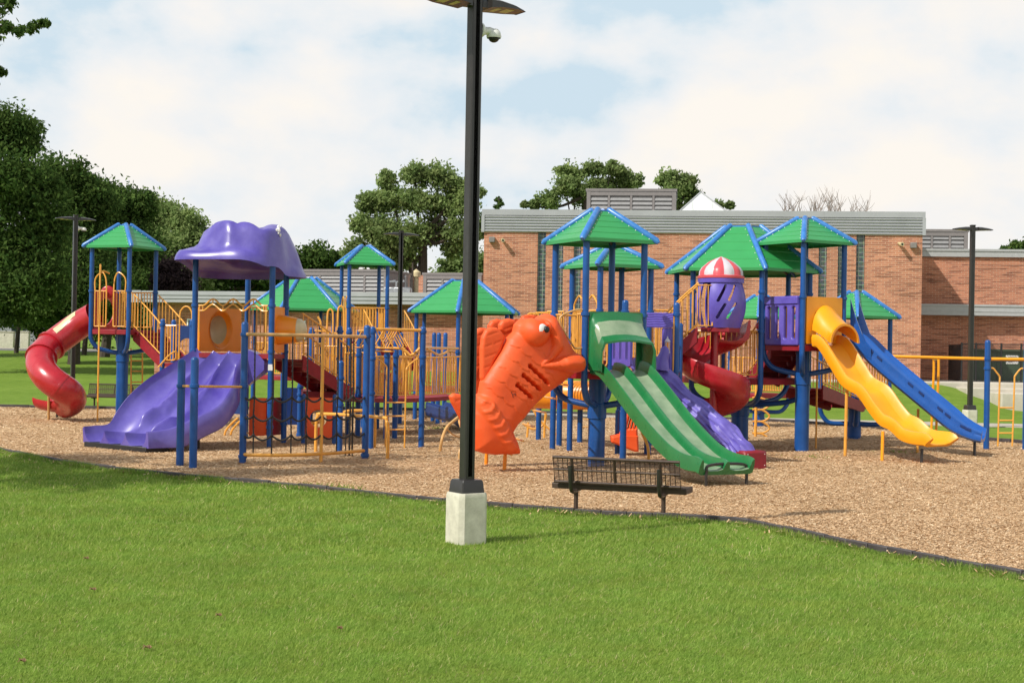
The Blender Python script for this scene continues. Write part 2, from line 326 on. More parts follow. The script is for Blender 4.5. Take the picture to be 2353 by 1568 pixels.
def relief(mb, sdf, bounds, step, mapf, hf=None, thick=.03, mi=0, back=True):
    u0, u1, v0, v1 = bounds; nu = int((u1-u0)/step)+2; nv = int((v1-v0)/step)+2
    U, W = np.meshgrid(u0+np.arange(nu)*step, v0+np.arange(nv)*step, indexing='ij')
    cc = sdf(U[:-1, :-1]+step/2, W[:-1, :-1]+step/2) < 0
    cnt = np.zeros(U.shape, int)
    for a in (0, 1):
        for b in (0, 1): cnt[a:nu-1+a, b:nv-1+b] += cc
    d = sdf(U, W); e = step*.25
    gx = (sdf(U+e, W)-sdf(U-e, W))/(2*e); gy = (sdf(U, W+e)-sdf(U, W-e))/(2*e)
    edge = (cnt > 0) & (cnt < 4); dd = np.clip(d, -step*.9, step*.9)
    U = np.where(edge, U-gx*dd, U); W = np.where(edge, W-gy*dd, W)
    Hh = hf(U, W, sdf(U, W)) if hf else np.zeros(U.shape)
    idx = -np.ones(U.shape, int); use = cnt > 0; k = int(use.sum()); idx[use] = np.arange(k)
    us, ws, hs = U[use], W[use], Hh[use]
    front = [mapf(a, b, c) for a, b, c in zip(us, ws, hs)]; bk = [mapf(a, b, -thick) for a, b in zip(us, ws)] if back else []
    fs = []; ii, jj = np.nonzero(cc); off = k
    for i, j in zip(ii.tolist(), jj.tolist()):
        a, b, c, d_ = int(idx[i, j]), int(idx[i+1, j]), int(idx[i+1, j+1]), int(idx[i, j+1])
        fs.append((a, b, c, d_))
        if back:
            fs.append((a+off, d_+off, c+off, b+off))
            if i == 0 or not cc[i-1, j]: fs.append((d_, d_+off, a+off, a))
            if i == cc.shape[0]-1 or not cc[i+1, j]: fs.append((b, b+off, c+off, c))
            if j == 0 or not cc[i, j-1]: fs.append((a, a+off, b+off, b))
            if j == cc.shape[1]-1 or not cc[i, j+1]: fs.append((c, c+off, d_+off, d_))
    return mb.add(front+bk, fs, mi)
def plane_map(O, e, n):
    O = V(O); e = V(e); n = V(n)
    return lambda u, v, w: (O.x+e.x*u+n.x*w, O.y+e.y*u+n.y*w, v+n.z*w)
# ------------------------------------------------------------------ sky and sun
SUN = V((-.80, -.60, 1.02)).normalized()
elev = math.asin(SUN.z); az = math.atan2(SUN.x, SUN.y)
w = bpy.data.worlds.new("World"); sc.world = w; w.use_nodes = True; N = w.node_tree.nodes; L = w.node_tree.links
N.clear(); out = N.new('ShaderNodeOutputWorld')
sky = N.new('ShaderNodeTexSky'); sky.sky_type = 'NISHITA'; sky.sun_disc = False; sky.sun_elevation = elev; sky.sun_rotation = az
b1 = N.new('ShaderNodeBackground'); b1.inputs['Strength'].default_value = .1; L.new(sky.outputs[0], b1.inputs['Color'])
tc = N.new('ShaderNodeTexCoord'); mp = N.new('ShaderNodeMapping'); mp.inputs['Scale'].default_value = (1, 1, 1.6); mp.inputs['Location'].default_value = (3.1, .4, .2); L.new(tc.outputs['Generated'], mp.inputs['Vector'])
n1 = N.new('ShaderNodeTexNoise'); n1.inputs['Scale'].default_value = 4.3; n1.inputs['Detail'].default_value = 9; n1.inputs['Roughness'].default_value = .52; n1.inputs['Distortion'].default_value = .25; L.new(mp.outputs[0], n1.inputs['Vector'])
cr = N.new('ShaderNodeValToRGB'); e = cr.color_ramp.elements
e[0].position = .30; e[0].color = (.62, .76, .86, 1); e[1].position = .72; e[1].color = (.99, .94, .87, 1)
for p_, c_ in ((.38, (.75, .83, .885, 1)), (.44, (.82, .865, .90, 1)), (.51, (.875, .89, .90, 1)), (.60, (.935, .915, .89, 1))):
    x = e.new(p_); x.color = c_
n2 = N.new('ShaderNodeTexNoise'); n2.inputs['Scale'].default_value = 13; n2.inputs['Detail'].default_value = 10; n2.inputs['Roughness'].default_value = .6; L.new(mp.outputs[0], n2.inputs['Vector'])
ma = N.new('ShaderNodeMath'); ma.operation = 'MULTIPLY_ADD'; ma.inputs[1].default_value = .32; L.new(n2.outputs['Fac'], ma.inputs[0]); 
ms = N.new('ShaderNodeMath'); ms.operation = 'MULTIPLY_ADD'; ms.inputs[1].default_value = 1.35; ms.inputs[2].default_value = -.325; L.new(n1.outputs['Fac'], ms.inputs[0]); L.new(ms.outputs[0], ma.inputs[2])
mp2 = N.new('ShaderNodeMapping'); mp2.inputs['Scale'].default_value = (1, 1, 1.6); mp2.inputs['Location'].default_value = (3.1-.022, .4, .2+.034); L.new(tc.outputs['Generated'], mp2.inputs['Vector'])
n1b = N.new('ShaderNodeTexNoise'); n1b.inputs['Scale'].default_value = 9.0; n1b.inputs['Detail'].default_value = 7; n1b.inputs['Roughness'].default_value = .5; L.new(mp2.outputs[0], n1b.inputs['Vector'])
n1c = N.new('ShaderNodeTexNoise'); n1c.inputs['Scale'].default_value = 9.0; n1c.inputs['Detail'].default_value = 7; n1c.inputs['Roughness'].default_value = .5; L.new(mp.outputs[0], n1c.inputs['Vector'])
df = N.new('ShaderNodeMath'); df.operation = 'SUBTRACT'; L.new(n1c.outputs['Fac'], df.inputs[0]); L.new(n1b.outputs['Fac'], df.inputs[1])  # shifted noise difference paints sunlit edges and grey undersides into the cloud colour
ad_ = N.new('ShaderNodeMath'); ad_.operation = 'MULTIPLY_ADD'; ad_.inputs[1].default_value = .75; L.new(df.outputs[0], ad_.inputs[0]); L.new(ma.outputs[0], ad_.inputs[2])
L.new(ad_.outputs[0], cr.inputs['Fac'])
b2 = N.new('ShaderNodeBackground'); b2.inputs['Strength'].default_value = 1.0; L.new(cr.outputs[0], b2.inputs['Color'])
sp = N.new('ShaderNodeSeparateXYZ'); L.new(tc.outputs['Generated'], sp.inputs[0])
mr = N.new('ShaderNodeMapRange'); mr.inputs['From Min'].default_value = .3; mr.inputs['From Max'].default_value = .85; mr.inputs['To Min'].default_value = 1; mr.inputs['To Max'].default_value = .35; L.new(sp.outputs['Z'], mr.inputs['Value'])
mx = N.new('ShaderNodeMixShader'); L.new(mr.outputs[0], mx.inputs[0]); L.new(b1.outputs[0], mx.inputs[1]); L.new(b2.outputs[0], mx.inputs[2]); L.new(mx.outputs[0], out.inputs['Surface'])
ld = bpy.data.lights.new('sun', 'SUN'); ld.energy = 4.4; ld.angle = math.radians(.7); ld.color = (1, .95, .87)
lo = bpy.data.objects.new('sun', ld); COL.objects.link(lo); lo.rotation_euler = SUN.to_track_quat('Z', 'Y').to_euler(); lo.location = (0, 0, 50)
sc.view_settings.view_transform = 'Standard'; sc.view_settings.look = 'None'; sc.view_settings.exposure = 0; sc.view_settings.gamma = 1
sc.cycles.max_bounces = 6; sc.cycles.transparent_max_bounces = 6
# ------------------------------------------------------------------ ground
def sst(t): t = np.clip(t, 0, 1); return t*t*(3-2*t)
def terr(x, y):
    x = np.asarray(x, float); y = np.asarray(y, float)
    wl = sst((-x-11)/7); zr = 1.05*sst((y-51-7*sst((x-17.2)/4.5))/10); zl = 1.55*sst((y-50)/65)
    # the bank falls away to the right below the steps
    return zr*(1-wl)+zl*wl+2.5*sst((y-130)/200)
def T(x, y): return float(terr(x, y))
xs = np.concatenate([np.linspace(-400, -60, 12)[:-1], np.linspace(-60, 60, 81), np.linspace(60, 400, 12)[1:]])
ys = np.concatenate([np.linspace(-60, 0, 6)[:-1], np.linspace(0, 130, 88), np.linspace(130, 700, 16)[1:]])
XX, YY = np.meshgrid(xs, ys, indexing='ij'); ZZ = terr(XX, YY); ny = len(ys)
mb = MB(); mb.v = [tuple(q) for q in np.stack([XX, YY, ZZ], -1).reshape(-1, 3).tolist()]
for i in range(len(xs)-1):
    for j in range(ny-1): mb.f.append((i*ny+j, (i+1)*ny+j, (i+1)*ny+j+1, i*ny+j+1)); mb.mi.append(0)
tag(build('ground', mb, 'lawn', angle=80), kind='structure')
NEAR = [(-260, 990), (-120, 1012), (0, 1037), (95, 1056), (190, 1072), (300, 1086), (420, 1099), (620, 1116), (820, 1136), (1020, 1157), (1120, 1165), (1320, 1181), (1500, 1191), (1680, 1201), (1800, 1223), (1950, 1255), (2100, 1284), (2352, 1330), (2600, 1378), (2900, 1440), (3250, 1505)]
FAR = [(3500, 1120), (3100, 1082), (2750, 1050), (2500, 1032), (2352, 1019), (2273, 1013), (2151, 999), (2026, 986), (1928, 978), (1757, 968), (1500, 958), (1200, 949), (856, 941), (600, 940), (340, 941), (180, 938), (0, 935), (-260, 930)]
near = [G(*p) for p in NEAR]; far = [G(*p) for p in FAR]
poly = near+far; PXY = [(p.x, p.y) for p in poly]
mb = MB(); mb.add([(p[0], p[1], .012) for p in PXY], [tuple(range(len(PXY)))])
tag(build('mulch', mb, 'mulch', smooth=False), kind='structure')
def border(pts, top, half, name):
    mb = MB(); pp = bez([(p.x, p.y, 0) for p in pts], 3)
    # boards about 1.2 m long, each slightly off its neighbour
    acc = 0; cur = [pp[0]]; segs = []
    for a, b in zip(pp[:-1], pp[1:]):
        n = max(1, int((b-a).length/1.25))
        for k in range(n): segs.append((lerp(a, b, k/n), lerp(a, b, (k+1)/n)))
    for a, b in segs:
        d = (b-a); l = d.length; d.normalize(); n = V((-d.y, d.x, 0)); c = (a+b)/2
        t = top+random.uniform(-.008, .008)
        mb.box((c.x, c.y, t/2-.05), (l-.012, half*2, t+.1), d, n, (0, 0, 1), bev=.008)
    return tag(build(name, mb, 'edging'), kind='structure')
border(near, .085, .04, 'mulch_edging_near'); border(far, .10, .04, 'mulch_edging_far')
# pavements
def strip(name, pts0, pts1, z, m, thick=.06):
    mb = MB(); n = len(pts0); rows = []
    for a, b in zip(pts0, pts1): rows.append([(a[0], a[1], T(a[0], a[1])+z), (b[0], b[1], T(b[0], b[1])+z), (b[0], b[1], T(b[0], b[1])+z-thick), (a[0], a[1], T(a[0], a[1])+z-thick)])
    mb.loft(rows); return tag(build(name, mb, m), kind='structure')
a0 = G(1400, 958); 
strip('sidewalk', [(-2+4*k, 47.3-.14*4*k*.95) for k in range(12)], [(-2+4*k, 49.4-.14*4*k*.95) for k in range(12)], .03, 'sidewalk')
strip('road', [(-120+8*k, 103) for k in range(13)], [(-120+8*k, 107.5) for k in range(13)], .03, 'road')
strip('path', [(-120+8*k, 108) for k in range(13)], [(-120+8*k, 110.5) for k in range(13)], .05, 'sidewalk')
# terrace and steps at the right of the building
mb = MB()
for k in range(5):
    zt = 1.06-.15*k if k else 1.1; x0 = (2150+50*k-1176)/F*60; dfront = 60.2-1.5*k
    if k == 0: mb.box((x0+20-4, 63.4, .6), (40+8, 6.4, 1.0), bev=.02)
    else: mb.box((x0+20, dfront+2.6+.75*k, zt-.5), (40, 5.2+1.5*k, 1.0), bev=.02)
tag(build('concrete_steps', mb, 'paving', base=V((20, 58, 0))), 'pale concrete steps and terrace going up to the green school doors', 'steps')
# wood chips scattered as real flakes
def in_poly(x, y):
    ins = np.zeros(x.shape, bool); n = len(PXY)
    for i in range(n):
        ax, ay = PXY[i]; bx, by = PXY[(i+1) % n]
        c = ((ay > y) != (by > y)); xx = (bx-ax)*(y-ay)/((by-ay) if abs(by-ay) > 1e-12 else 1e-12)+ax; ins ^= (c & (x < xx))
    return ins
def scatter(D0, D1, dens, k=.47):
    hw = lambda d: .38*d+4.5
    n = int(2*hw(D1)*(D1-D0)*dens); D = D0+RNG.random(n)*(D1-D0); x = (RNG.random(n)*2-1)*hw(D1); m = np.abs(x) < hw(D); return x[m], D[m]
vs = []
for (d0, d1, dens, sz) in ((14, 19, 2000, .62), (19, 25, 1200, .66), (25, 34, 480, .8), (34, 49, 150, 1.1)):
    x, y = scatter(d0, d1, dens, .43); m_ = in_poly(x, y); x = x[m_]; y = y[m_]; n = len(x)
    a = RNG.random(n)*np.pi*2; l = RNG.uniform(.012, .042, n)*sz; ww = RNG.uniform(.004, .011, n)*sz; ti = RNG.normal(0, .16, n); tj = RNG.normal(0, .3, n)
    dx = np.stack([np.cos(a)*l, np.sin(a)*l, np.sin(ti)*l], -1); dy = np.stack([-np.sin(a)*ww, np.cos(a)*ww, np.sin(tj)*ww], -1)
    c = np.stack([x, y, .016+RNG.random(n)*.014], -1)
    vs.append(np.stack([c-dx-dy, c+dx-dy, c+dx+dy, c-dx+dy], 1).reshape(-1, 3))
for i in range(len(near)-1):
    a, b = near[i], near[i+1]; n = int((b-a).length*26); t = RNG.random(n); off = RNG.exponential(.13, n)+.03; d = (b-a).normalized()
    x = a.x+(b.x-a.x)*t+d.y*off; y = a.y+(b.y-a.y)*t-d.x*off; an = RNG.random(n)*6.28; l = RNG.uniform(.012, .03, n); ww = l*.3
    dx = np.stack([np.cos(an)*l, np.sin(an)*l, RNG.normal(0, .4, n)*l], -1); dy = np.stack([-np.sin(an)*ww, np.cos(an)*ww, 0*l], -1); c = np.stack([x, y, .035+RNG.random(n)*.02], -1)
    vs.append(np.stack([c-dx-dy, c+dx-dy, c+dx+dy, c-dx+dy], 1).reshape(-1, 3))
o = np_mesh('wood_chips', np.concatenate(vs), None, 'chips'); tag(o, 'loose tan wood chips covering the playground surface', 'wood chips', kind='stuff')
# grass blades
vs = []
for (d0, d1, dens, hh, wd) in ((6.5, 11, 5200, .042, .0030), (11, 15, 3600, .046, .0036), (15, 21, 1700, .055, .0055), (21, 29, 700, .06, .009)):
    x, y = scatter(d0, d1, dens, .44); m_ = ~in_poly(x, y) & (y < 30); x = x[m_]; y = y[m_]; n = len(x); hh *= .8
    patch = .5+.5*np.sin(x*1.3+np.sin(y*.9)*2)*np.sin(y*1.1+x*.5)
    h = hh*RNG.uniform(.45, 1.25, n)*(.9+.15*patch); a = RNG.random(n)*np.pi*2; lean = np.abs(RNG.normal(0, .75, n))*h
    wv = wd*RNG.uniform(.6, 1.3, n); b = RNG.random(n)*np.pi*2
    base = np.stack([x, y, np.zeros(n)], -1); s_ = np.stack([np.cos(a)*wv, np.sin(a)*wv, np.zeros(n)], -1)
    tip = base+np.stack([np.cos(b)*lean+.012, np.sin(b)*lean, h], -1)
    vs.append(np.stack([base-s_, base+s_, tip], 1).reshape(-1, 3))
# tufts leaning over the near edging
for i in range(len(near)-1):
    a, b = near[i], near[i+1]; n = int((b-a).length*900)
    t = RNG.random(n); off = RNG.uniform(-.16, .0, n); d = (b-a).normalized(); nx, ny_ = d.y, -d.x
    x = a.x+(b.x-a.x)*t-nx*off*-1*1; x = a.x+(b.x-a.x)*t+nx*(-off); y = a.y+(b.y-a.y)*t+ny_*(-off)
    h = RNG.uniform(.03, .085, n)*np.where(x < -4.5, 1.35, 1)*(.6+.6*np.abs(np.sin(x*2.3))); aa = RNG.random(n)*6.28; bb = RNG.random(n)*6.28; lean = np.abs(RNG.normal(0, .5, n))*h
    base = np.stack([x, y, np.zeros(n)], -1); s_ = np.stack([np.cos(aa)*.005, np.sin(aa)*.005, 0*x], -1)
    vs.append(np.stack([base-s_, base+s_, base+np.stack([np.cos(bb)*lean, np.sin(bb)*lean, h], -1)], 1).reshape(-1, 3))
o = np_mesh('grass', np.concatenate(vs), None, 'grass', nper=3); tag(o, 'mown green grass blades on the near lawn', 'grass', kind='stuff')
# a few fallen leaves on the lawn, weeds in the chips
def weeds(px, py, r, n, hgt):
    p = G(px, py); mbv = []
    for _ in range(n):
        a = random.random()*6.28; d = random.random()*r; h = random.uniform(.4, 1)*hgt; q = p+V((math.cos(a)*d*1.6, math.sin(a)*d, .01)); s = V((math.cos(a+1)*.012, math.sin(a+1)*.012, 0))
        mbv += [q-s, q+s, q+V((random.uniform(-1, 1)*h, random.uniform(-1, 1)*h, h))]
    o = np_mesh('weeds', np.array([tuple(v-p) for v in mbv]), None, 'grass', nper=3); o.location = p; return o
for args, lb in (((712, 1118, .25, 50, .10), 'small green weed by the edging left of the lamp post'), ((790, 1126, .22, 60, .14), 'tallest green weed against the near edging'), ((2065, 1040, .5, 60, .06), 'green weed patch in front of the yellow slide'), ((1860, 1050, .4, 60, .05), 'low weeds right of the blue central column'), ((1000, 985, .3, 50, .10), 'weed clump in the chips behind the lamp post')):
    tag(weeds(*args), lb, 'weed', 'weeds growing in the wood chips')
for k, (px, py, s_, lb) in enumerate(((212, 1360, .035, 'tan fallen leaf on the left lawn below the dark one'), (337, 1495, .035, 'brown fallen leaf low on the left of the lawn'), (501, 1420, .03, 'small brown leaf on the lawn left of centre'), (780, 1450, .025, 'small reddish leaf on the lawn near the middle'), (197, 1288, .032, 'dark red fallen leaf highest on the left lawn'), (50, 1526, .03, 'pale leaf near the bottom left corner of the lawn'))):
    mb = MB(); p = G(px, min(py, 1560)); prof = [(math.cos(a)*s_*.8*(1+.35*math.cos(5*a)), math.sin(a)*s_*.7*(1+.35*math.cos(5*a)), .035+.012*math.sin(3*a)) for a in [i*math.pi/7 for i in range(14)]]
    n = len(prof); mb.add([(p.x+q[0], p.y+q[1], q[2]) for q in prof]+[(p.x+q[0], p.y+q[1], q[2]-.004) for q in prof], [tuple(range(n)), tuple(range(2*n-1, n-1, -1))]+[(i, (i+1) % n, n+(i+1) % n, n+i) for i in range(n)])
    if k == 0: M['deadleaf'] = mat('dead_leaf', (.26, .16, .07), .8, var=.3)
    tag(build('fallen_leaf', mb, 'deadleaf', smooth=False, base=p), lb, 'leaf', 'fallen leaves on the lawn')
# ------------------------------------------------------------------ trees
def leaves(blobs, n_per, size, hollow=.55, sub=14, squash=.85):
    out = []
    for (c, r) in blobs:
        m_ = sub; dirs = RNG.normal(size=(m_, 3)); dirs /= np.linalg.norm(dirs, axis=1)[:, None]
        cc = np.array(c)+dirs*r*RNG.uniform(.15, .92, (m_, 1))*np.array([1, 1, squash]); rr = r*RNG.uniform(.26, .50, m_)
        k = max(6, n_per//m_)
        for c2, r2 in zip(cc, rr):
            p = RNG.normal(size=(k, 3)); p /= np.linalg.norm(p, axis=1)[:, None]; p = c2+p*(RNG.random((k, 1))**.5)*r2*RNG.uniform(.8, 1.35, (k, 1))*np.array([1.15, 1.15, .85])
            a = RNG.normal(size=(k, 3)); a[:, 2] -= .3; a /= np.linalg.norm(a, axis=1)[:, None]; b = np.cross(a, RNG.normal(size=(k, 3))+[0, 0, 1.2]); b /= np.linalg.norm(b, axis=1)[:, None]+1e-9
            s_ = size*RNG.uniform(.6, 1.3, (k, 1)); out.append(np.stack([p-a*s_, p+b*s_*.5, p+a*s_, p-b*s_*.5], 1).reshape(-1, 3))
        k = int(n_per*.22); p = RNG.normal(size=(k, 3)); p /= np.linalg.norm(p, axis=1)[:, None]; p = np.array(c)+p*(RNG.random((k, 1))**.42)*r*RNG.uniform(.6, 1.42, (k, 1))*np.array([1, 1, squash])
        a = RNG.normal(size=(k, 3)); a[:, 2] -= .4; a /= np.linalg.norm(a, axis=1)[:, None]; b = np.cross(a, RNG.normal(size=(k, 3))); b /= np.linalg.norm(b, axis=1)[:, None]+1e-9; s_ = size*RNG.uniform(.6, 1.3, (k, 1)); out.append(np.stack([p-a*s_, p+b*s_*.5, p+a*s_, p-b*s_*.5], 1).reshape(-1, 3))
    return np.concatenate(out)
def tree(name, label, D, blobs, trunk, lm, size=.14, n_per=900, group=None, spread=1.0, limbs=6, cat='tree', tr=.3, sub=14):
    bl = []
    for (px, py, r) in blobs:
        c = P(px, py, D+random.uniform(-.5, .5)*r/F*D*1.5*spread); bl.append(((c.x, c.y, c.z), r/F*D*1.14))
        if r > 45: bl.append(((c.x+random.uniform(-.3, .3)*r/F*D, c.y+r/F*D*.9, c.z-.2*r/F*D), r/F*D*.9))
    tx = P(trunk[0], trunk[1], D); base = V((tx.x, D, T(tx.x, D)-.1))
    t = thing(name, label, cat, base, group)
    arr = leaves(bl, int(n_per*1.9), size*.82, sub=int(sub*1.9))-np.array(base)
    np_mesh('crown', arr, None, lm, t)
    mb = MB(); top = P(trunk[2], trunk[3], D); path = bez([base, lerp(base, top, .5)+V((.12, .1, 0)), top], 4)
    mb.tube(path, [tr*(1-.55*i/(len(path)-1)) for i in range(len(path))], 9)
    bs = sorted(bl, key=lambda q: -q[0][2])
    for c, r in random.sample(bl, min(limbs, len(bl))):
        st = path[random.randint(len(path)//2, len(path)-1)]; c = V(c); mid = lerp(st, c, .5)+V((0, 0, -.12*(c-st).length))
        pp = bez([st, mid, c], 4); mb.tube(pp, [tr*.42*(1-.85*i/(len(pp)-1)) for i in range(len(pp))], 6)
    build('trunk', mb, 'bark', t); return t
GT = 'trees along the left side of the park'
tree('tree', 'tallest dark tree at the left edge of the picture', 74, [(5, 290, 62), (-45, 380, 110), (45, 330, 38), (55, 420, 75), (30, 540, 105), (-50, 620, 120), (75, 640, 75), (10, 690, 60), (100, 520, 60)], (-30, 790, -20, 500), 'leafdark', .15, 1700, GT, tr=.4)
tree('tree', 'dark broad tree with sunlit top beside the leftmost tall tree', 84, [(125, 410, 62), (170, 420, 50), (150, 500, 85), (205, 460, 50), (190, 570, 85), (130, 640, 80), (210, 660, 70), (180, 720, 45), (100, 700, 55)], (170, 800, 165, 560), 'leafdark', .17, 1600, GT, tr=.38)
tree('tree', 'green tree rising behind the far left lamp post', 94, [(245, 460, 52), (215, 450, 40), (285, 470, 50), (260, 540, 75), (230, 620, 70), (310, 560, 65), (300, 650, 70), (250, 710, 55), (330, 470, 30)], (240, 800, 255, 600), 'leafdark', .18, 1500, GT, tr=.35)
for k_, (px, py, r) in enumerate(((330, 745, 40), (275, 745, 42), (215, 742, 44), (150, 740, 46), (88, 735, 44), (-60, 740, 60))):
    tree('bush', ['dark bush against the left end of the low school block', 'dark bush behind the stairs of the far left tower', 'dark bush behind the red tube slide', 'dark bush above the bend of the red tube slide', 'dark bush right of the grey house', 'dark bush outside the left edge beyond the road'][k_], 116, [(px, py, r), (px-18, py-15, r*.7), (px+16, py-22, r*.6)], (px, 790, px, 760), 'leafdark', .2, 1500, 'bushes beyond the road', limbs=2, tr=.1, cat='bush')
tree('tree', 'lighter green tree above the red tube slide tower roof', 104, [(345, 490, 50), (385, 500, 45), (425, 515, 40), (370, 570, 70), (430, 580, 55), (455, 545, 28), (330, 630, 60), (400, 650, 60), (455, 640, 45), (360, 700, 50)], (395, 795, 390, 620), 'leaf', .19, 1400, GT, tr=.35)
tree('tree', 'purple leaved tree behind the left tower posts', 88, [(390, 620, 36), (415, 650, 34), (375, 660, 30)], (395, 790, 395, 680), 'leafbronze', .16, 900, GT, tr=.2)
tree('tree', 'green tree showing below the purple canopy', 108, [(520, 590, 55), (560, 640, 60), (490, 650, 50), (610, 620, 55), (640, 660, 40)], (560, 790, 560, 660), 'leafdark', .2, 1200, tr=.3)
tree('tree', 'small rounded tree between the purple canopy and the big tree', 112, [(690, 600, 34), (660, 590, 24), (735, 590, 36), (770, 600, 24), (720, 630, 40), (790, 620, 25)], (730, 790, 725, 640), 'leafdark', .2, 1000, tr=.3)
tree('tree', 'big spreading tree with a forked trunk behind the low school block', 90, [(953, 400, 30), (1010, 405, 36), (1050, 430, 26), (889, 412, 20), (905, 460, 42), (850, 465, 26), (955, 465, 38), (1010, 470, 42), (1065, 470, 34), (840, 515, 32), (885, 530, 46), (945, 540, 44), (1000, 530, 42), (1060, 530, 42), (815, 575, 26), (860, 585, 42), (920, 590, 40), (1040, 575, 22), (1095, 440, 16), (1100, 520, 30)], (958, 700, 972, 530), 'leaf', .17, 950, tr=.5, limbs=14, sub=12)
tree('tree', 'pale green tree low behind the lamp post and roof louvers', 100, [(1030, 620, 32), (1075, 610, 36), (1000, 650, 26), (1110, 600, 30), (1050, 650, 30)], (1060, 760, 1055, 640), 'leaflight', .18, 800, tr=.25)
tree('tree', 'leafy tree behind the roof louvers of the tall school block', 100, [(1311, 398, 30), (1364, 388, 22), (1407, 390, 20), (1432, 408, 22), (1455, 415, 18), (1298, 425, 26), (1335, 440, 36), (1262, 458, 24), (1228, 470, 12), (1372, 430, 34), (1420, 440, 30), (1205, 470, 7)], (1345, 700, 1345, 450), 'leaf', .18, 620, tr=.35, limbs=10, sub=10)
tree('tree', 'narrow leafy tree between the roof louvers and the white skylight', 102, [(1537, 405, 22), (1582, 418, 20), (1556, 435, 32), (1520, 415, 12), (1590, 450, 22), (1550, 470, 30)], (1560, 700, 1556, 440), 'leaf', .18, 620, tr=.3, limbs=6, sub=10)
tree('tree', 'leafy tree top just right of the white skylight', 104, [(1648, 472, 13), (1676, 470, 9), (1630, 480, 14)], (1655, 700, 1650, 480), 'leaf', .18, 420, tr=.2, limbs=3, sub=8)
tree('tree', 'tree top showing over the roof at the right edge', 110, [(2332, 570, 16), (2310, 578, 12), (2365, 565, 20), (2285, 582, 6)], (2340, 760, 2335, 590), 'leafdark', .18, 500, tr=.3, limbs=3, sub=9)
tree('conifer', 'single conifer tip above the left corner of the tall school block', 98, [(1145, 460, 7), (1150, 468, 6), (1143, 475, 7)], (1146, 700, 1145, 455), 'leafdark', .16, 60, tr=.12, limbs=0, sub=5)
# bare tree
base = P(1910, 700, 95); base.z = T(base.x, 95); t = thing('bare_tree', 'bare leafless tree over the roof left of centre of the tall block', 'tree', base)
t['label'] = 'bare leafless twigs of a tree over the tall school roof'
mb = MB()
for i in range(34):
    x0 = random.uniform(1790, 2000); x1 = x0+random.uniform(-14, 24); yt = 450+abs(x1-1900)*.16+random.uniform(-10, 18)
    D = 95+random.uniform(-2, 2); a = P(1900+(x0-1900)*.5, 560, D); m1 = P(x0, 500, D); b = P(x1, yt, D); pp = bez([a, m1, b], 3)
    mb.tube(pp, [.045, .04, .035, .03, .025, .02, .014][:len(pp)], 4, cap=False)
    for k in range(7):
        s_ = pp[random.randint(2, len(pp)-2)]; e_ = s_+V((random.uniform(-.6, .6), random.uniform(-.4, .4), random.uniform(.3, 1.1))); mb.tube([s_, lerp(s_, e_, .5)+V((.05, 0, -.04)), e_], [.018, .013, .008], 3, cap=False)
mb.tube([base, P(1905, 560, 95)], [.4, .25], 8)
build('branches', mb, 'barkpale', t)
# near tree whose branch tips enter top left; its trunk is outside the frame and its crown shades the lawn
base = V((-13.5, 17.5, 0)); t = thing('maple_tree', 'near maple branch tips hanging into the top left corner', 'tree', base)
bl = []
for (px, py, r) in ((-20, 15, 40), (20, 8, 20), (15, 62, 20), (45, 70, 20), (75, 62, 16), (100, 55, 13), (-25, 90, 40), (3, 165, 17), (-40, 170, 40), (-10, 70, 25)):
    c = P(px, py, 24+random.uniform(-.4, .4)); bl.append((tuple(c), r/F*24))
tips = list(bl)
for _ in range(18):
    a = random.random()*6.28; d = 4.3*math.sqrt(random.random()); bl.append(((-14.3+math.cos(a)*d*1.1, 18.6+math.sin(a)*d, 8.2+random.uniform(-1.3, 1.8)), random.uniform(.9, 1.5)))
A1 = leaves(tips, 150, .055, .3, 9); A2 = leaves(bl[10:], 420, .13, .5, 12)
np_mesh('crown', np.concatenate([A1, A2])-np.array(base), None, 'leafdark', t)
mb = MB(); path = bez([base, V((-13.4, 17.6, 3.2)), V((-13.8, 18, 7.5))], 4); mb.tube(path, [.3-.18*i/(len(path)-1) for i in range(len(path))], 9)
for q in ((60, 66), (2, 160), (10, 10)):
    e_ = P(q[0], q[1], 24); pp = bez([path[-3], lerp(path[-3], e_, .5)+V((0, 0, .5)), e_], 6); mb.tube(pp, [.08*(1-.9*i/(len(pp)-1)) for i in range(len(pp))], 6)
for c, r in random.sample(bl[10:], 9):
    pp = bez([path[-2], lerp(path[-2], V(c), .5), V(c)], 3); mb.tube(pp, [.07*(1-.8*i/(len(pp)-1)) for i in range(len(pp))], 6)
build('trunk', mb, 'bark', t)
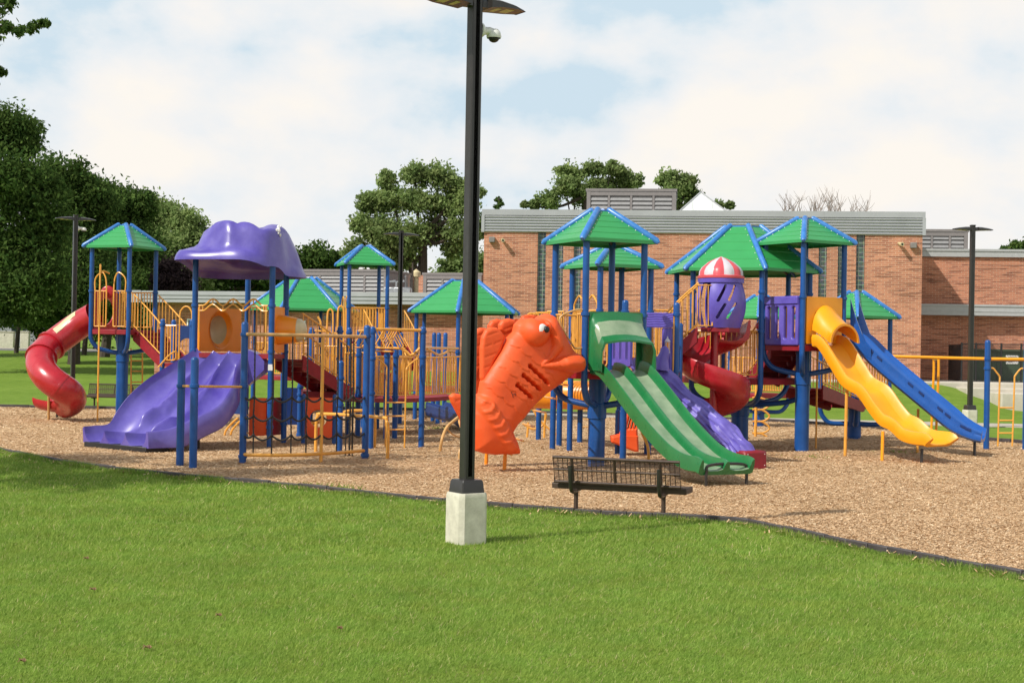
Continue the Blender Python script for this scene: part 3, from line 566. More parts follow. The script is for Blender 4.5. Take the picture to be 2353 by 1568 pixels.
# ------------------------------------------------------------------ buildings
class Face:
    def __init__(s, A, B): s.A = V((A.x, A.y, 0)); s.B = V((B.x, B.y, 0)); s.e = (s.B-s.A).normalized(); s.n = V((-s.e.y, s.e.x, 0)); s.L = (s.B-s.A).length
    def uz(s, px, py): return on_plane(px, py, (s.A.x, s.A.y), (s.e.x, s.e.y))
    def box(s, mb, u0, u1, d0, d1, z0, z1, mi=0, bev=0):
        c = s.A+s.e*((u0+u1)/2)+s.n*((d0+d1)/2); mb.box((c.x, c.y, (z0+z1)/2), (u1-u0, d1-d0, z1-z0), s.e, s.n, (0, 0, 1), mi, bev)
    def pt(s, u, d, z): q = s.A+s.e*u+s.n*d; return V((q.x, q.y, z))
    def prof(s, mb, u0, u1, prof, mi=0): mb.loft([[s.pt(u, d, z) for d, z in prof] for u in (u0, u1)])
def louvers(parent, f, px0, px1, py0, py1, d0, depth, cols, zb, label=None):
    # framed louvre box standing on the roof; f = face of the building below
    g = Face(f.pt(-60, d0, 0), f.pt(60, d0, 0)); u0, z1 = g.uz(px0, py0); u1, _ = g.uz(px1, py0)
    mb = MB(); g.box(mb, u0, u1, .12, depth, zb, z1-.05); build('louver_housing', mb, 'frame', parent)
    mb = MB(); g.box(mb, u0-.05, u1+.05, -.02, depth+.05, z1-.12, z1); g.box(mb, u0, u0+.18, 0, .119, zb, z1-.12); g.box(mb, u1-.18, u1, 0, .119, zb, z1-.12)
    for k in range(1, cols): uu = u0+(u1-u0)*k/cols; g.box(mb, uu-.05, uu+.05, .02, .119, zb, z1-.12)
    g.box(mb, u0+.18, u1-.18, .01, .119, z1-.32, z1-.12)
    build('louver_frame', mb, 'frame', parent, smooth=False)
    mb = MB(); z = zb+.05
    while z < z1-.36:
        for k in range(cols):
            a = u0+(u1-u0)*k/cols+(.19 if k == 0 else .06); b = u0+(u1-u0)*(k+1)/cols-(.19 if k == cols-1 else .06)
            g.prof(mb, a, b, [(.03, z), (.04, z-.015), (.118, z+.14), (.118, z+.16), (.05, z+.10)])
        z += .2
    build('louver_slats', mb, 'louver', parent, smooth=False)
# tall block
fa = Face(P(1111, 600, 63.8), P(2118, 600, 61.6)); UL = fa.L
zt = Zat(2118, 487, 61.6); zf = Zat(2118, 541, 61.6)
t = thing('school_block', 'tall windowless orange brick school block with grey ribbed fascia', 'building', fa.pt(UL/2, 0, 0))
strips = [(1234, 1253), (1275, 1293), (1317, 1334), (1880, 1899), (1924, 1943), (1966, 1986)]
mb = MB(); cur = 0; gl = []
for a, b in strips:
    ua, _ = fa.uz(a, 620); ub, _ = fa.uz(b, 620); fa.box(mb, cur, ua, 0, .3, .2, zf); gl.append((ua, ub)); cur = ub
fa.box(mb, cur, UL, 0, .3, .2, zf); fa.box(mb, 0.004, UL-.004, .3, 24, .2, zf-.004); build('wall', mb, 'brick', t, smooth=False)
for ua, ub in gl:
    mb = MB(); fa.box(mb, ua+.003, ub-.003, .12, .297, .5, zf-.02); build('glass_block_window', mb, 'glassblock', t, smooth=False)
mb = MB(); fa.box(mb, -.1, UL+.1, -.10, 24.1, zt-.26, zt)
n = 6; h_ = (zt-.26-zf)/n; prof = [(-.01, zf)]
for k in range(n):
    z0 = zf+k*h_; prof += [(-.07, z0+.02), (-.09, z0+h_*.5), (-.075, z0+h_*.72), (-.03, z0+h_*.8), (-.03, z0+h_*.97)]
prof += [(-.02, zt-.262), (.0, zt-.262)]
fa.prof(mb, 0.02, UL-.02, prof); fa.box(mb, -.12, .019, -.11, .2, zf, zt-.262); fa.box(mb, UL-.019, UL+.12, -.11, .2, zf, zt-.262)
for uu in (.22, .5, .78): fa.box(mb, UL*uu-.004, UL*uu+.004, -.104, -.1, zt-.25, zt-.01)
fa.box(mb, UL+.0, UL+.12, .2, 24, zf, zt-.262)
build('fascia', mb, 'fascia', t, smooth=False)
for (px, py, kind) in ((1131, 551, 'l'), (1156, 551, 'c'), (2067, 560, 'c'), (2097, 564, 'l')):
    u_, z_ = fa.uz(px, py); mb = MB()
    if kind == 'l': fa.box(mb, u_-.13, u_+.13, -.22, -.002, z_-.12, z_+.12, bev=.02); build('wall_light', mb, 'frame', t)
    else: mb.tube([fa.pt(u_-.05, -.002, z_+.02), fa.pt(u_-.03, -.18, z_)], .06, 8); mb.tube([fa.pt(u_, -.14, z_-.02), fa.pt(u_+.04, -.42, z_-.05)], .085, 10); mb.tube([fa.pt(u_+.04, -.42, z_-.05), fa.pt(u_+.041, -.425, z_-.05)], .05, 8, mi=1); build('security_camera', mb, ['cream', 'black'], t)
mb = MB(); fa.box(mb, .2, UL-.2, .2, 23.8, zt-.3, zt-.27); build('roof', mb, 'roofdeck', t, smooth=False)
louvers(t, fa, 1348, 1553, 433, 478, 5, 4, 4, zt-.29)
# skylight pyramid
D = 71.5; ap = P(1609, 443, 74); s_ = 2.45; zb = zt-.28
mb = MB(); cs = [V((ap.x-s_*1.04, D, zb)), V((ap.x+s_*1.04, D, zb)), V((ap.x+s_, D+2*s_, zb)), V((ap.x-s_, D+2*s_, zb))]; A_ = V((ap.x, D+s_*.06, ap.z))
A_ = V((ap.x, D+s_, ap.z+.02)); mb.add(cs+[A_], [(0, 1, 4), (1, 2, 4), (2, 3, 4), (3, 0, 4), (3, 2, 1, 0)]); sk = build('skylight', mb, 'skylight', t, smooth=False)
mb = MB()
for i in range(4): mb.tube([cs[i], A_], .05, 5); 
for fz in (.2, .4, .6, .8):
    a = lerp(cs[0], cs[1], fz); q = 1-abs(fz-.5)*2; mb.tube([a, lerp(a, lerp(V(((cs[0].x+cs[1].x)/2, D, zb)), A_, 1), q if fz != .5 else 1) if False else a+(A_-V(((cs[0].x+cs[1].x)/2, D, zb)))*q], .015, 4)
mb.tube([lerp(cs[0], A_, .42), lerp(cs[1], A_, .42)], .015, 4); build('glazing_bars', mb, 'fasciaflat', sk)
# right wing
fw = Face(P(2100, 600, 66.6), P(2750, 600, 65.2)); t = thing('school_wing', 'lower brick school wing with grey bands and green doors at the right', 'building', fw.pt(5, 0, 0))
u0, z1 = fw.uz(2200, 573); _, z2 = fw.uz(2200, 590); _, z3 = fw.uz(2200, 701); _, z4 = fw.uz(2200, 725)
W = fw.L
ud0, zd = fw.uz(2235, 805); ud1, _ = fw.uz(2348, 806)
mb = MB(); fw.box(mb, -1, W, 0, 18, zd, z2); fw.box(mb, -1, ud0, .004, 17.9, .3, zd-.004); fw.box(mb, ud1, W, .004, 17.9, .3, zd-.004); build('wall', mb, 'brickdark', t, smooth=False)
mb = MB(); fw.box(mb, -1, W, -.12, 18.1, z2, z1); fw.box(mb, -1, W, -.16, -.12, z1-.08, z1+.02); fw.box(mb, -1, W, -.6, -.003, z4, z3, bev=.01); fw.box(mb, -1, W, -.64, -.6, z3-.06, z3+.03); fw.box(mb, -1, W, -.62, -.6, z4+.18, z4+.21); build('fascia', mb, 'fasciaflat', t, smooth=False)
mb = MB(); fw.box(mb, ud0, (ud0+ud1)/2-.01, .12, .2, 1.0, zd-.01); d1 = build('door', mb, 'doorgreen', t, smooth=False)
mb2 = MB(); fw.box(mb2, (ud0+ud1)/2-.16, (ud0+ud1)/2-.1, .06, .12, 2.0, 2.2); build('handle', mb2, 'duct', d1)
mb = MB(); fw.box(mb, (ud0+ud1)/2+.01, ud1, .12, .2, 1.0, zd-.01); build('door', mb, 'doorgreen', t, smooth=False)
mb = MB(); fw.box(mb, ud0-.08, ud0, -.01, .2, .9, zd+.08); fw.box(mb, ud1, ud1+.08, -.01, .2, .9, zd+.08); fw.box(mb, ud0, ud1, -.01, .2, zd, zd+.08); build('door_frame', mb, 'doorgreen', t, smooth=False)
us, zs = fw.uz(2326, 826); mb = MB(); fw.box(mb, us-.28, us+.28, .095, .118, zs-.2, zs+.2, bev=.01)
for k in range(4): fw.box(mb, us-.2, us+.2-.06*k, .088, .0945, zs+.12-k*.08, zs+.145-k*.08, mi=1)
build('door_notice', mb, ['white', 'frame'], t)
u_, z_ = fw.uz(2100, 700); louvers(t, fa, 2100, 2224, 526, 573, 7.5, 3, 3, z1+.01)
# chain link fence
u0, z1f = fw.uz(2213, 790); ff = Face(fw.pt(u0, -3.2, 0), fw.pt(u0+12, -3.2, 0)); t = thing('chain_link_fence', 'black chain link fence in front of the green school doors', 'fence', ff.pt(0, 0, 1.05))
a, zt_ = ff.uz(2208, 789); bb, _ = ff.uz(2240, 789)
def mesh_panel(mb, f, u0, u1, z0, z1, st=.11):
    nx = int((u1-u0)/st); nz = int((z1-z0)/st)
    for k in range(-nz, nx):
        for sgn in (1, -1):
            uA = u0+k*st; za = z0; uB = uA+nz*st; zb_ = z0+nz*st
            if sgn < 0: uA, uB = uB, uA
            # clip to panel
            def cl(ua, zaa, ub, zbb):
                pts = []
                for (u1_, z1_, u2_, z2_) in ((ua, zaa, ub, zbb),):
                    t0, t1 = 0, 1; du = u2_-u1_
                    for lim, sg in ((u0, 1), (u1, -1)):
                        q = (lim-u1_)/du
                        if (du > 0) == (sg > 0): t0 = max(t0, q)
                        else: t1 = min(t1, q)
                    if t0 < t1: pts = [(u1_+du*t0, z1_+(z2_-z1_)*t0), (u1_+du*t1, z1_+(z2_-z1_)*t1)]
                return pts
            q = cl(uA, za, uB, zb_)
            if q: mb.tube([f.pt(q[0][0], 0, q[0][1]), f.pt(q[1][0], 0, q[1][1])], .007, 3, cap=False)
posts_px = [2209, 2242, 2300, 2346, 2420, 2500]
us_ = [ff.uz(p, 800)[0] for p in posts_px]
for u_ in us_:
    mb = MB(); mb.tube([ff.pt(u_, 0, .9), ff.pt(u_, 0, zt_+.05)], .045, 8); build('post', mb, 'black', t)
mb = MB()
for a_, b_ in zip(us_[:-1], us_[1:]): mesh_panel(mb, ff, a_, b_, 1.1, zt_)
build('mesh', mb, 'black', t, smooth=False)
mb = MB()
for z_ in (1.12, 1.12+(zt_-1.12)*.55, zt_): mb.tube([ff.pt(us_[0], 0, z_), ff.pt(us_[-1], 0, z_)], .022, 6)
build('rail', mb, 'black', t)
# side panel running back to the wall
mb = MB(); fs_ = Face(ff.pt(us_[0], 0, 0), ff.pt(us_[0], 3.1, 0)); mesh_panel(mb, fs_, 0, 3.05, 1.1, zt_, .09); build('side_mesh', mb, 'black', t, smooth=False)
# low block on the left
fl = Face(P(357, 700, 72), P(1120, 700, 67.4)); t = thing('school_block', 'long low brick school block with white edged flat roof on the left', 'building', fl.pt(8, 0, 1))
_, z1 = fl.uz(600, 671); _, z2 = fl.uz(600, 697); LL = fl.L
openings = [(358, 384, 706, 760), (413, 436, 745, 800), (676, 700, 738, 775), (706, 712, 800, 801)]
mb = MB(); fl.box(mb, 0, LL, 0, 14, .5, z2+.1); build('wall', mb, 'brickdark', t, smooth=False)
mb = MB()
for k, (za, zb_) in enumerate([(z2, z2+(z1-z2)*.30), (z2+(z1-z2)*.32, z2+(z1-z2)*.62), (z2+(z1-z2)*.64, z1)]): fl.box(mb, -.8, LL+2, -.9+.03*(2-k)*0+(.0 if k == 2 else .035*(2-k)), 14.5, za, zb_)
fl.box(mb, -.82, -.3, -.93, -.9, z2-.02, z1+.02)
build('fascia', mb, 'fascia', t, smooth=False)
for a, b, c, d in ((434, 448, 735, 762), (680, 699, 739, 775)):
    u0, zz1 = fl.uz(a, c); u1, zz0 = fl.uz(b, d); mb = MB(); fl.box(mb, u0, u1, -.05, -.002, zz0, zz1); wdo = build('window', mb, 'glassdark', t, smooth=False)
    mb = MB(); r_ = .07
    fl.box(mb, u0-r_, u0, -.08, -.003, zz0-r_, zz1+r_); fl.box(mb, u1, u1+r_, -.08, -.003, zz0-r_, zz1+r_); fl.box(mb, u0, u1, -.08, -.003, zz1, zz1+r_); fl.box(mb, u0, u1, -.08, -.003, zz0-r_, zz0)
    build('frame', mb, 'white', wdo, smooth=False)
for (px, py) in ((753, 729), (938, 731)):
    u_, z_ = fl.uz(px, py); mb = MB(); fl.box(mb, u_-.12, u_+.12, -.2, -.002, z_-.12, z_+.1, bev=.02); build('wall_light', mb, 'frame', t)
louvers(t, fl, 684, 889, 618, 668, 5, 4, 4, z1-.1); louvers(t, fl, 972, 1106, 626, 673, 4.5, 4, 3, z1-.1)
g = Face(fl.pt(0, 13, 0), fl.pt(40, 13, 0)); u0, zz = g.uz(885, 632); u1, _ = g.uz(985, 634); mb = MB(); g.box(mb, u0, u1, 0, 5, z1, zz); build('penthouse', mb, 'brick', t, smooth=False)
def rp(px, py, d): g = Face(fl.pt(0, d, 0), fl.pt(40, d, 0)); u, z = g.uz(px, py); return g.pt(u, 0, z)
a = rp(930, 670, 8); b = rp(930, 634, 8); mb = MB(); mb.tube([V((a.x, a.y, z1-.1)), b], .26, 14); mb.tube([b-V((0, 0, .1)), b+V((0, 0, .05))], .3, 14); build('vent_stack', mb, 'duct', t)
a = rp(948, 670, 6); b = rp(948, 603, 6); mb = MB(); mb.tube([V((a.x, a.y, z1-.1)), b], .05, 6); build('flue_pipe', mb, 'bark', t)
a = rp(956, 640, 9); mb = MB(); mb.tube([V((a.x, a.y, z1)), a+V((0, 0, .1))], .14, 10); mb.lathe(a+V((0, 0, .1)), [(.24, 0), (.24, .25), (.02, .42)], 10); build('roof_vent', mb, 'cream', t)
for (px, w_) in ((905, 1.0), (925, .9)):
    a = rp(px, 662, 4); mb = MB(); mb.box((a.x, a.y, z1+.2), (w_, .8, .5), bev=.06); mb.tube([(a.x-.3, a.y-.3, z1+.1), (a.x-.3, a.y-.3, z1+.7), (a.x+.1, a.y-.3, z1+.75)], .07, 7); build('roof_fan', mb, 'duct', t)
# house and wall beyond the road
t = thing('house', 'dim grey house under the trees at the far left', 'house', P(-10, 760, 126))
q = P(-10, 760, 126); mb = MB(); mb.box((q.x, 130, 3.4), (9, 8, 3.6)); build('wall', mb, 'siding', t, smooth=False)
mb = MB(); mb.loft([[(q.x+sx*4.8, 125.5, 5.2), (q.x+sx*4.8, 134.5, 5.2), (q.x+sx*4.8, 130, 7.4)] for sx in (-1, 1)]); build('roof', mb, 'roofdeck', t, smooth=False)
mb = MB(); mb.box((q.x+2, 125.97, 3.5), (1.2, .06, 1.3)); build('window', mb, 'glassdark', t, smooth=False)
for (x0, x1, y0, y1, lb) in ((-60, 31, 763, 784, 'tan block retaining wall left of the brown tree trunk'), (46, 66, 763, 783, 'short tan block retaining wall right of the brown tree trunk')):
    a = P(x0, y1, 112); b = P(x1, y0, 112); zb = T(a.x, 112)-.2; mb = MB(); mb.box(((a.x+b.x)/2, 112.2, (zb+b.z)/2), (b.x-a.x, .4, b.z-zb), bev=.03); mb.box(((a.x+b.x)/2, 112.2, b.z+.04), (b.x-a.x+.06, .5, .08), bev=.02)
    tag(build('retaining_wall', mb, 'concrete', base=V(((a.x+b.x)/2, 112.2, zb))), lb, 'wall', 'retaining walls beyond the road')
# bare brown trunk near the road (its crown is in the dark canopy)
def trunk_only(px, D, wpx, top, label, blobs, lm):
    return tree('tree', label, D, blobs, (px, 800, px+3, top), lm, .15, 1100, GT, tr=wpx/F*D/2*1.15, limbs=4)
trunk_only(37, 98, 10, 640, 'slim brown trunked tree standing beside the tan retaining wall', [(20, 640, 50), (70, 650, 55), (40, 600, 60), (110, 670, 45), (0, 680, 35)], 'leafdark')
trunk_only(193, 97, 11, 640, 'tree whose short trunk shows just left of the red tube slide tower', [(190, 640, 50), (230, 680, 45), (160, 690, 40), (270, 690, 40)], 'leafdark')
trunk_only(-120, 92, 14, 560, 'tree mostly outside the left edge shading the far lawn', [(-120, 500, 120), (-60, 600, 90), (-160, 640, 90)], 'leafdark')
p = P(247, 787, 100); p.z = T(p.x, 100); t = thing('fire_hydrant', 'small red fire hydrant by the road behind the tube slide tower', 'hydrant', p)
mb = MB(); mb.lathe(p, [(.16, 0), (.16, .06), (.11, .08), (.11, .6), (.15, .62), (.15, .66), (.12, .7), (.08, .8), (.03, .84), (.03, .9), (.001, .9)], 12); build('body', mb, 'hydrant', t)
mb = MB(); mb.tube([p+V((-.2, 0, .48)), p+V((.2, 0, .48))], .055, 8); build('outlet', mb, 'hydrant', t)
# ------------------------------------------------------------------ lamp posts
def lamp(camera=True):
    t = thing('lamp_post', '', 'lamp post', (0, 0, 0), 'black park lamp posts on concrete bases')
    # square plinth with chamfered corners
    mb = MB(); c = .186; k = .05
    def ring(s_, z): a = c*s_; kk = k*s_; return [(-a, -a+kk, z), (-a+kk, -a, z), (a-kk, -a, z), (a, -a+kk, z), (a, a-kk, z), (a-kk, a, z), (-a+kk, a, z), (-a, a-kk, z)]
    mb.loft([ring(1.0, -.05), ring(1.0, .52), ring(.985, .55), ring(.94, .57)]); build('concrete_base', mb, 'concrete', t, angle=25)
    mb = MB(); mb.loft([[(x*s_, y*s_, z) for x, y in ((-1, -.92), (-.92, -1), (.92, -1), (1, -.92), (1, .92), (.92, 1), (-.92, 1), (-1, .92))] for s_, z in ((.150, .57), (.138, .69), (.125, .715), (.07, .72))]); build('base_cover', mb, 'bronze', t, angle=25)
    mb = MB(); mb.box((0, 0, 3.45), (.135, .135, 5.5), bev=.012)
    for sx in (-1, 1): mb.box((sx*.0, -.0685, 3.45), (.05, .002, 5.4))
    build('pole', mb, 'bronze', t, angle=25)
    mb = MB(); mb.box((0, 0, 6.21), (.15, .15, .03), bev=.01); build('pole_cap', mb, 'bronze', t)
    for sx in (-1, 1):
        mb = MB(); x0 = sx*.067
        rows = []
        for (x, w_, zb, zt_) in ((.0, .06, -.05, .05), (.06, .07, -.05, .055), (.07, .15, -.055, .06), (.2, .17, -.04, .055), (.4, .16, -.03, .03), (.56, .10, -.025, .0)):
            rows.append([(x0+sx*x, -w_, 6.1+zb), (x0+sx*x, w_, 6.1+zb), (x0+sx*x, w_, 6.1+zt_-.03), (x0+sx*x, w_*.6, 6.1+zt_), (x0+sx*x, -w_*.6, 6.1+zt_), (x0+sx*x, -w_, 6.1+zt_-.03)])
        mb.loft(rows); hd = build('lamp_head', mb, 'bronze', t, angle=30)
        for q in (0, 1):
            mb = MB(); mb.box((x0+sx*(.18+q*.17), 0, 6.063+q*.008), (.11, .18, .012)); build('led_panel', mb, 'cream', hd)
    if camera:
        mb = MB(); mb.lathe((.068, 0, 5.80), [(.001, 0), (.085, 0), (.085, .02), (.06, .05), (.045, .07)], 16, axis=(1, 0, 0)); mb.tube([(.12, 0, 5.80), (.2, 0, 5.81), (.24, 0, 5.80)], .045, 10)
        mb.lathe((.26, 0, 5.735), [(.08, 0), (.088, .02), (.075, .07), (.05, .1), (.001, .105)], 16); cm = build('security_camera', mb, 'white', t)
        mb = MB(); mb.sphere((.26, 0, 5.735), .062, 14, 8, sc=(1, 1, .8)); build('dome', mb, 'black', cm)
    return t
g = G(1069, 1248); L1 = lamp(); L1.location = (g.x, g.y+.1, 0); L1.rotation_euler.z = math.radians(34)
L1['label'] = 'large near lamp post standing on the lawn in front of the orange fish'
def place_lamp(px, py_top, D, rot, label, camera):
    src = L1 if camera else L2
    o = copy_tree(src) if src.location.y else src
    q = P(px, py_top, D); s_ = (q.z-T(q.x, D))/6.22; o.location = (P(px, (py_top+940)/2, D).x, D, T(q.x, D)); o.rotation_euler.z = math.radians(rot); o['label'] = label; return o
L2 = lamp(False)
place_lamp(2231, 519, 44, 8, 'lamp post behind the blue slide near the right end', False)
place_lamp(918, 540, 50, 20, 'lamp post in front of the big tree by the low school block', False)
place_lamp(170, 481, 46, 30, 'lamp post behind the red tube slide on the left', True)
# ------------------------------------------------------------------ benches
def bench():
    t = thing('park_bench', '', 'bench', (0, 0, 0), 'brown wire mesh park benches'); L_ = 1.72; tilt = .10
    def bk(x, s): return V((x, -.10+.0-s*tilt*.9+.0, .44+s*.33))      # s 0..1 up the back; leans towards the viewer side
    mb = MB(); hw = L_/2
    mb.tube([bk(-hw, 0), bk(-hw, 1), bk(hw, 1), bk(hw, 0)], .022, 8, closed=True)
    for x in (-.02,): mb.tube([bk(x, 0), bk(x, 1)], .018, 6)
    for x in (-.6, .6): mb.tube([bk(x, 0), bk(x, 1)], .022, 6)
    mb.tube([bk(-hw, .5), bk(hw, .5)], .012, 6); build('backrest_frame', mb, 'benchbrown', t)
    mb = MB()
    for k in range(1, 26): x = -hw+L_*k/26; mb.tube([bk(x, 0), bk(x, 1)], .0056, 4, cap=False)
    for k in range(1, 18): s_ = k/18; mb.tube([bk(-hw, s_), bk(hw, s_)], .0046, 4, cap=False)
    build('backrest_mesh', mb, 'benchbrown', t)
    hw = .91; mb = MB()
    def st(x, s): return V((x, -.02+s*.36, .40+.012*math.sin(s*6)))
    mb.tube([st(-hw, 0), st(-hw, 1), st(hw, 1), st(hw, 0)], .022, 8, closed=True)
    for x in (-hw, hw): mb.box((x, .16, .375), (.02, .38, .07), bev=.006)
    for y in (-.03, .35): mb.box((0, y, .375), (2*hw, .02, .07), bev=.006)
    build('seat_frame', mb, 'benchbrown', t); mb = MB()
    for k in range(1, 28): x = -hw+2*hw*k/28; mb.tube([st(x, 0), st(x, 1)], .0042, 4, cap=False)
    for k in range(1, 15): mb.tube([st(-hw, k/15), st(hw, k/15)], .0035, 4, cap=False)
    build('seat_mesh', mb, 'benchbrown', t)
    for x in (-.6, .6):
        mb = MB(); mb.tube(bez([V((x, -.235, .67)), V((x, -.22, .50)), V((x, -.18, .36)), V((x, -.10, .315)), V((x, .1, .32)), V((x, .3, .34))], 5), .03, 9); build('support_arm', mb, 'bronze', t)
        mb = MB(); mb.tube([(x, .04, -.05), (x, .04, .33)], .03, 9); mb.box((x, .1, .335), (.10, .3, .03), bev=.008); build('leg', mb, 'benchbrown', t)
    return t
a = G(1318, 1181); b = G(1523, 1191.5); B1 = bench(); B1.location = ((a.x+b.x)/2, (a.y+b.y)/2-.02, 0); B1.rotation_euler.z = math.atan2(b.y-a.y, b.x-a.x)-.06; B1['label'] = 'near brown wire bench on the edge of the lawn in front of the green slide'
B2 = copy_tree(B1); g = G(258, 936); B2.location = (g.x, g.y, 0); B2.rotation_euler.z = math.radians(180-4); B2['label'] = 'small far bench behind the fireman pole of the left tower'
# ------------------------------------------------------------------ playground helpers
def rail_panel(parent, A, B, h=1.05, z0=.08, n=None, m='yellow', r=.021, name='railing', inset=.07, rb=.015, rounded=True):
    # A,B: world points at deck level. Returns tube framed railing with upright bars.
    A = V(A); B = V(B); d = (B-A); l = math.hypot(d.x, d.y); d.normalize(); A = A+d*inset; B = B-d*inset; n = n or max(3, int(l/.11))
    mb = MB(); up = V((0, 0, 1)); c = .07 if rounded else .0
    a0 = A+up*z0; b0 = B+up*z0; a1 = A+up*h; b1 = B+up*h
    mb.tube([a1-d*.0, a1+d*c, b1-d*c, b1], r, 7); mb.tube([a1, a1-up*.1, a0+up*c, a0+up*c*.3+d*c*.3, a0+d*c, b0-d*c, b0+up*c*.3-d*c*.3, b0+up*c, b1-up*.1, b1], r*.85, 7)
    for k in range(1, n): q = lerp(a0, b0, k/n); mb.tube([q, lerp(a1, b1, k/n)], rb, 5, cap=False)
    return build(name, mb, m, parent)
def post_mesh(mb, p, z0, z1, r=.064, collars=(), cap=True, seg=14):
    p = V((p[0], p[1], 0))
    prof = [(r, z0), (r, z1-(.05 if cap else 0))]
    if cap: prof += [(r*.99, z1-.045), (r*.86, z1-.018), (r*.5, z1), (.001, z1+.004)]
    mb.lathe(p, prof, seg)
    for z in collars: mb.lathe(p, [(r, z-.035), (r+.016, z-.03), (r+.018, z), (r+.016, z+.03), (r, z+.035)], seg)
def hx(a, r): return V((math.cos(a)*r, math.sin(a)*r, 0))
class Tower:
    def __init__(s, label, cx, cy, D, ang, n=4, R=.87, Rr=1.09, deck=None, eave=None, peak=None, column=None, collars=(), posts=True, z_in=.55, cr=.16, name='play_tower', railh=1.05, topr=.17, deckm='deckred'):
        c = P(cx, cy, D); s.c = V((c.x, D, 0)); s.n = n; s.R = R; s.deck = deck; a0 = math.radians(ang); s.ang = [a0+2*math.pi*k/n for k in range(n)]
        s.corner = [s.c+hx(a, R) for a in s.ang]
        t = s.t = thing(name, label, 'play tower', s.c)
        for k, q in enumerate(s.corner):
            mb = MB(); cl = list(collars)+([deck+railh] if deck else [])
            if column:
                zb = deck-.22; inn = s.c+hx(s.ang[k], cr*.8)
                path = [q+V((0, 0, eave+.03)), q+V((0, 0, zb+.05))]
                arc = bez([q+V((0, 0, zb)), lerp(q, inn, .10)+V((0, 0, zb-.17)), lerp(q, inn, .36)+V((0, 0, zb-.33)), lerp(q, inn, 1)+V((0, 0, zb-z_in+.12))], 5)
                mb.tube(path+arc, .062, 12)
                for z in cl: mb.lathe(q, [(.062, z-.035), (.08, z-.03), (.082, z), (.08, z+.03), (.062, z+.035)], 14)
            else:
                mb.tube([q+V((0, 0, -.05)), q+V((0, 0, eave+.03))], .062, 13)
                for z in cl: mb.lathe(q, [(.062, z-.035), (.08, z-.03), (.082, z), (.08, z+.03), (.062, z+.035)], 14)
            build('post', mb, 'blue', t)
        if column:
            mb = MB(); mb.lathe(s.c, [(cr, -.05), (cr, deck-.12), (cr*.8, deck-.10), (.001, deck-.10)], 22)
            mb.lathe(s.c, [(cr, deck-.90), (cr+.02, deck-.89), (cr+.02, deck-.62), (cr, deck-.61)], 22); build('column', mb, 'blue', t)
        if deck:
            mb = MB(); mb.poly_slab([(s.c+hx(a, R*1.0)).to_tuple()[:2] for a in s.ang], deck-.085, deck)
            for k in range(n):
                a, b = s.corner[k], s.corner[(k+1) % n]; d = (b-a).normalized(); nn = V((d.y, -d.x, 0)); c_ = (a+b)/2-nn*.0; mb.box((c_.x, c_.y, deck-.075), ((b-a).length-.13, .05, .13), d, nn, (0, 0, 1), bev=.01)
            build('deck', mb, deckm, t)
        if peak: s.roof(eave, peak, Rr, topr)
    def roof(s, eave, peak, Rr, topr):
        t = s.t; n = s.n
        for k in range(n):
            a, b = s.ang[k], s.ang[(k+1) % n]; mb = MB(); A0 = s.c+hx(a, Rr)+V((0, 0, eave)); B0 = s.c+hx(b, Rr)+V((0, 0, eave)); A1 = s.c+hx(a, topr)+V((0, 0, peak-.03)); B1 = s.c+hx(b, topr)+V((0, 0, peak-.03))
            rows = []; m_ = 5
            for i in range(2*m_):
                q = (i//2+i % 2)/m_; lz = V((0, 0, .010 if i % 2 == 0 else 0)); rows.append([lerp(A0, A1, q)+lz, lerp(B0, B1, q)+lz, lerp(B0, B1, q)+V((0, 0, -.02)), lerp(A0, A1, q)+V((0, 0, -.02))])
            mb.loft(rows); d = (B0-A0).normalized(); nn = V((d.y, -d.x, 0)); c_ = (A0+B0)/2
            mb.box((c_.x-nn.x*.012, c_.y-nn.y*.012, eave-.03), ((B0-A0).length-.02, .02, .055), d, nn, (0, 0, 1))
            build('roof_panel', mb, 'green', t, angle=20)
            mb = MB(); rd = (A1-A0).normalized(); mb.tube([A0-rd*.05+V((0, 0, -.012)), A0-rd*.01+V((0, 0, .008)), A1+V((0, 0, .01)), A1+rd*.04+V((0, 0, -.0))], [.042, .064, .062, .042], 12)
            for i in range(7):
                for dirv in (s.c+hx(b, Rr)-A0, s.c+hx(s.ang[k-1], Rr)-A0):
                    dv = V((dirv.x, dirv.y, 0)).normalized(); q = A0+(A1-A0)*((i+.35)/7)+dv*.10+V((0, 0, .006)); mb.sphere(q, .0125, 6, 4, mi=1)
            build('roof_ridge', mb, ['ridge', 'white'], t)
        mb = MB(); mb.poly_slab([(s.c+hx(a, topr+.03)).to_tuple()[:2] for a in s.ang], peak-.06, peak-.02); build('roof_cap', mb, 'ridge', t)
        mb = MB()
        for k in range(n):
            a = s.ang[k]; mb.tube([s.c+hx(a, s.R)+V((0, 0, eave-.02)), s.c+hx(a, .05)+V((0, 0, peak-.16))], .025, 6)
        build('roof_frame', mb, 'black', t)
    def side(s, k): return s.corner[k % s.n]+V((0, 0, s.deck)), s.corner[(k+1) % s.n]+V((0, 0, s.deck))
    def rail(s, k, **kw): a, b = s.side(k); return rail_panel(s.t, a, b, **kw)
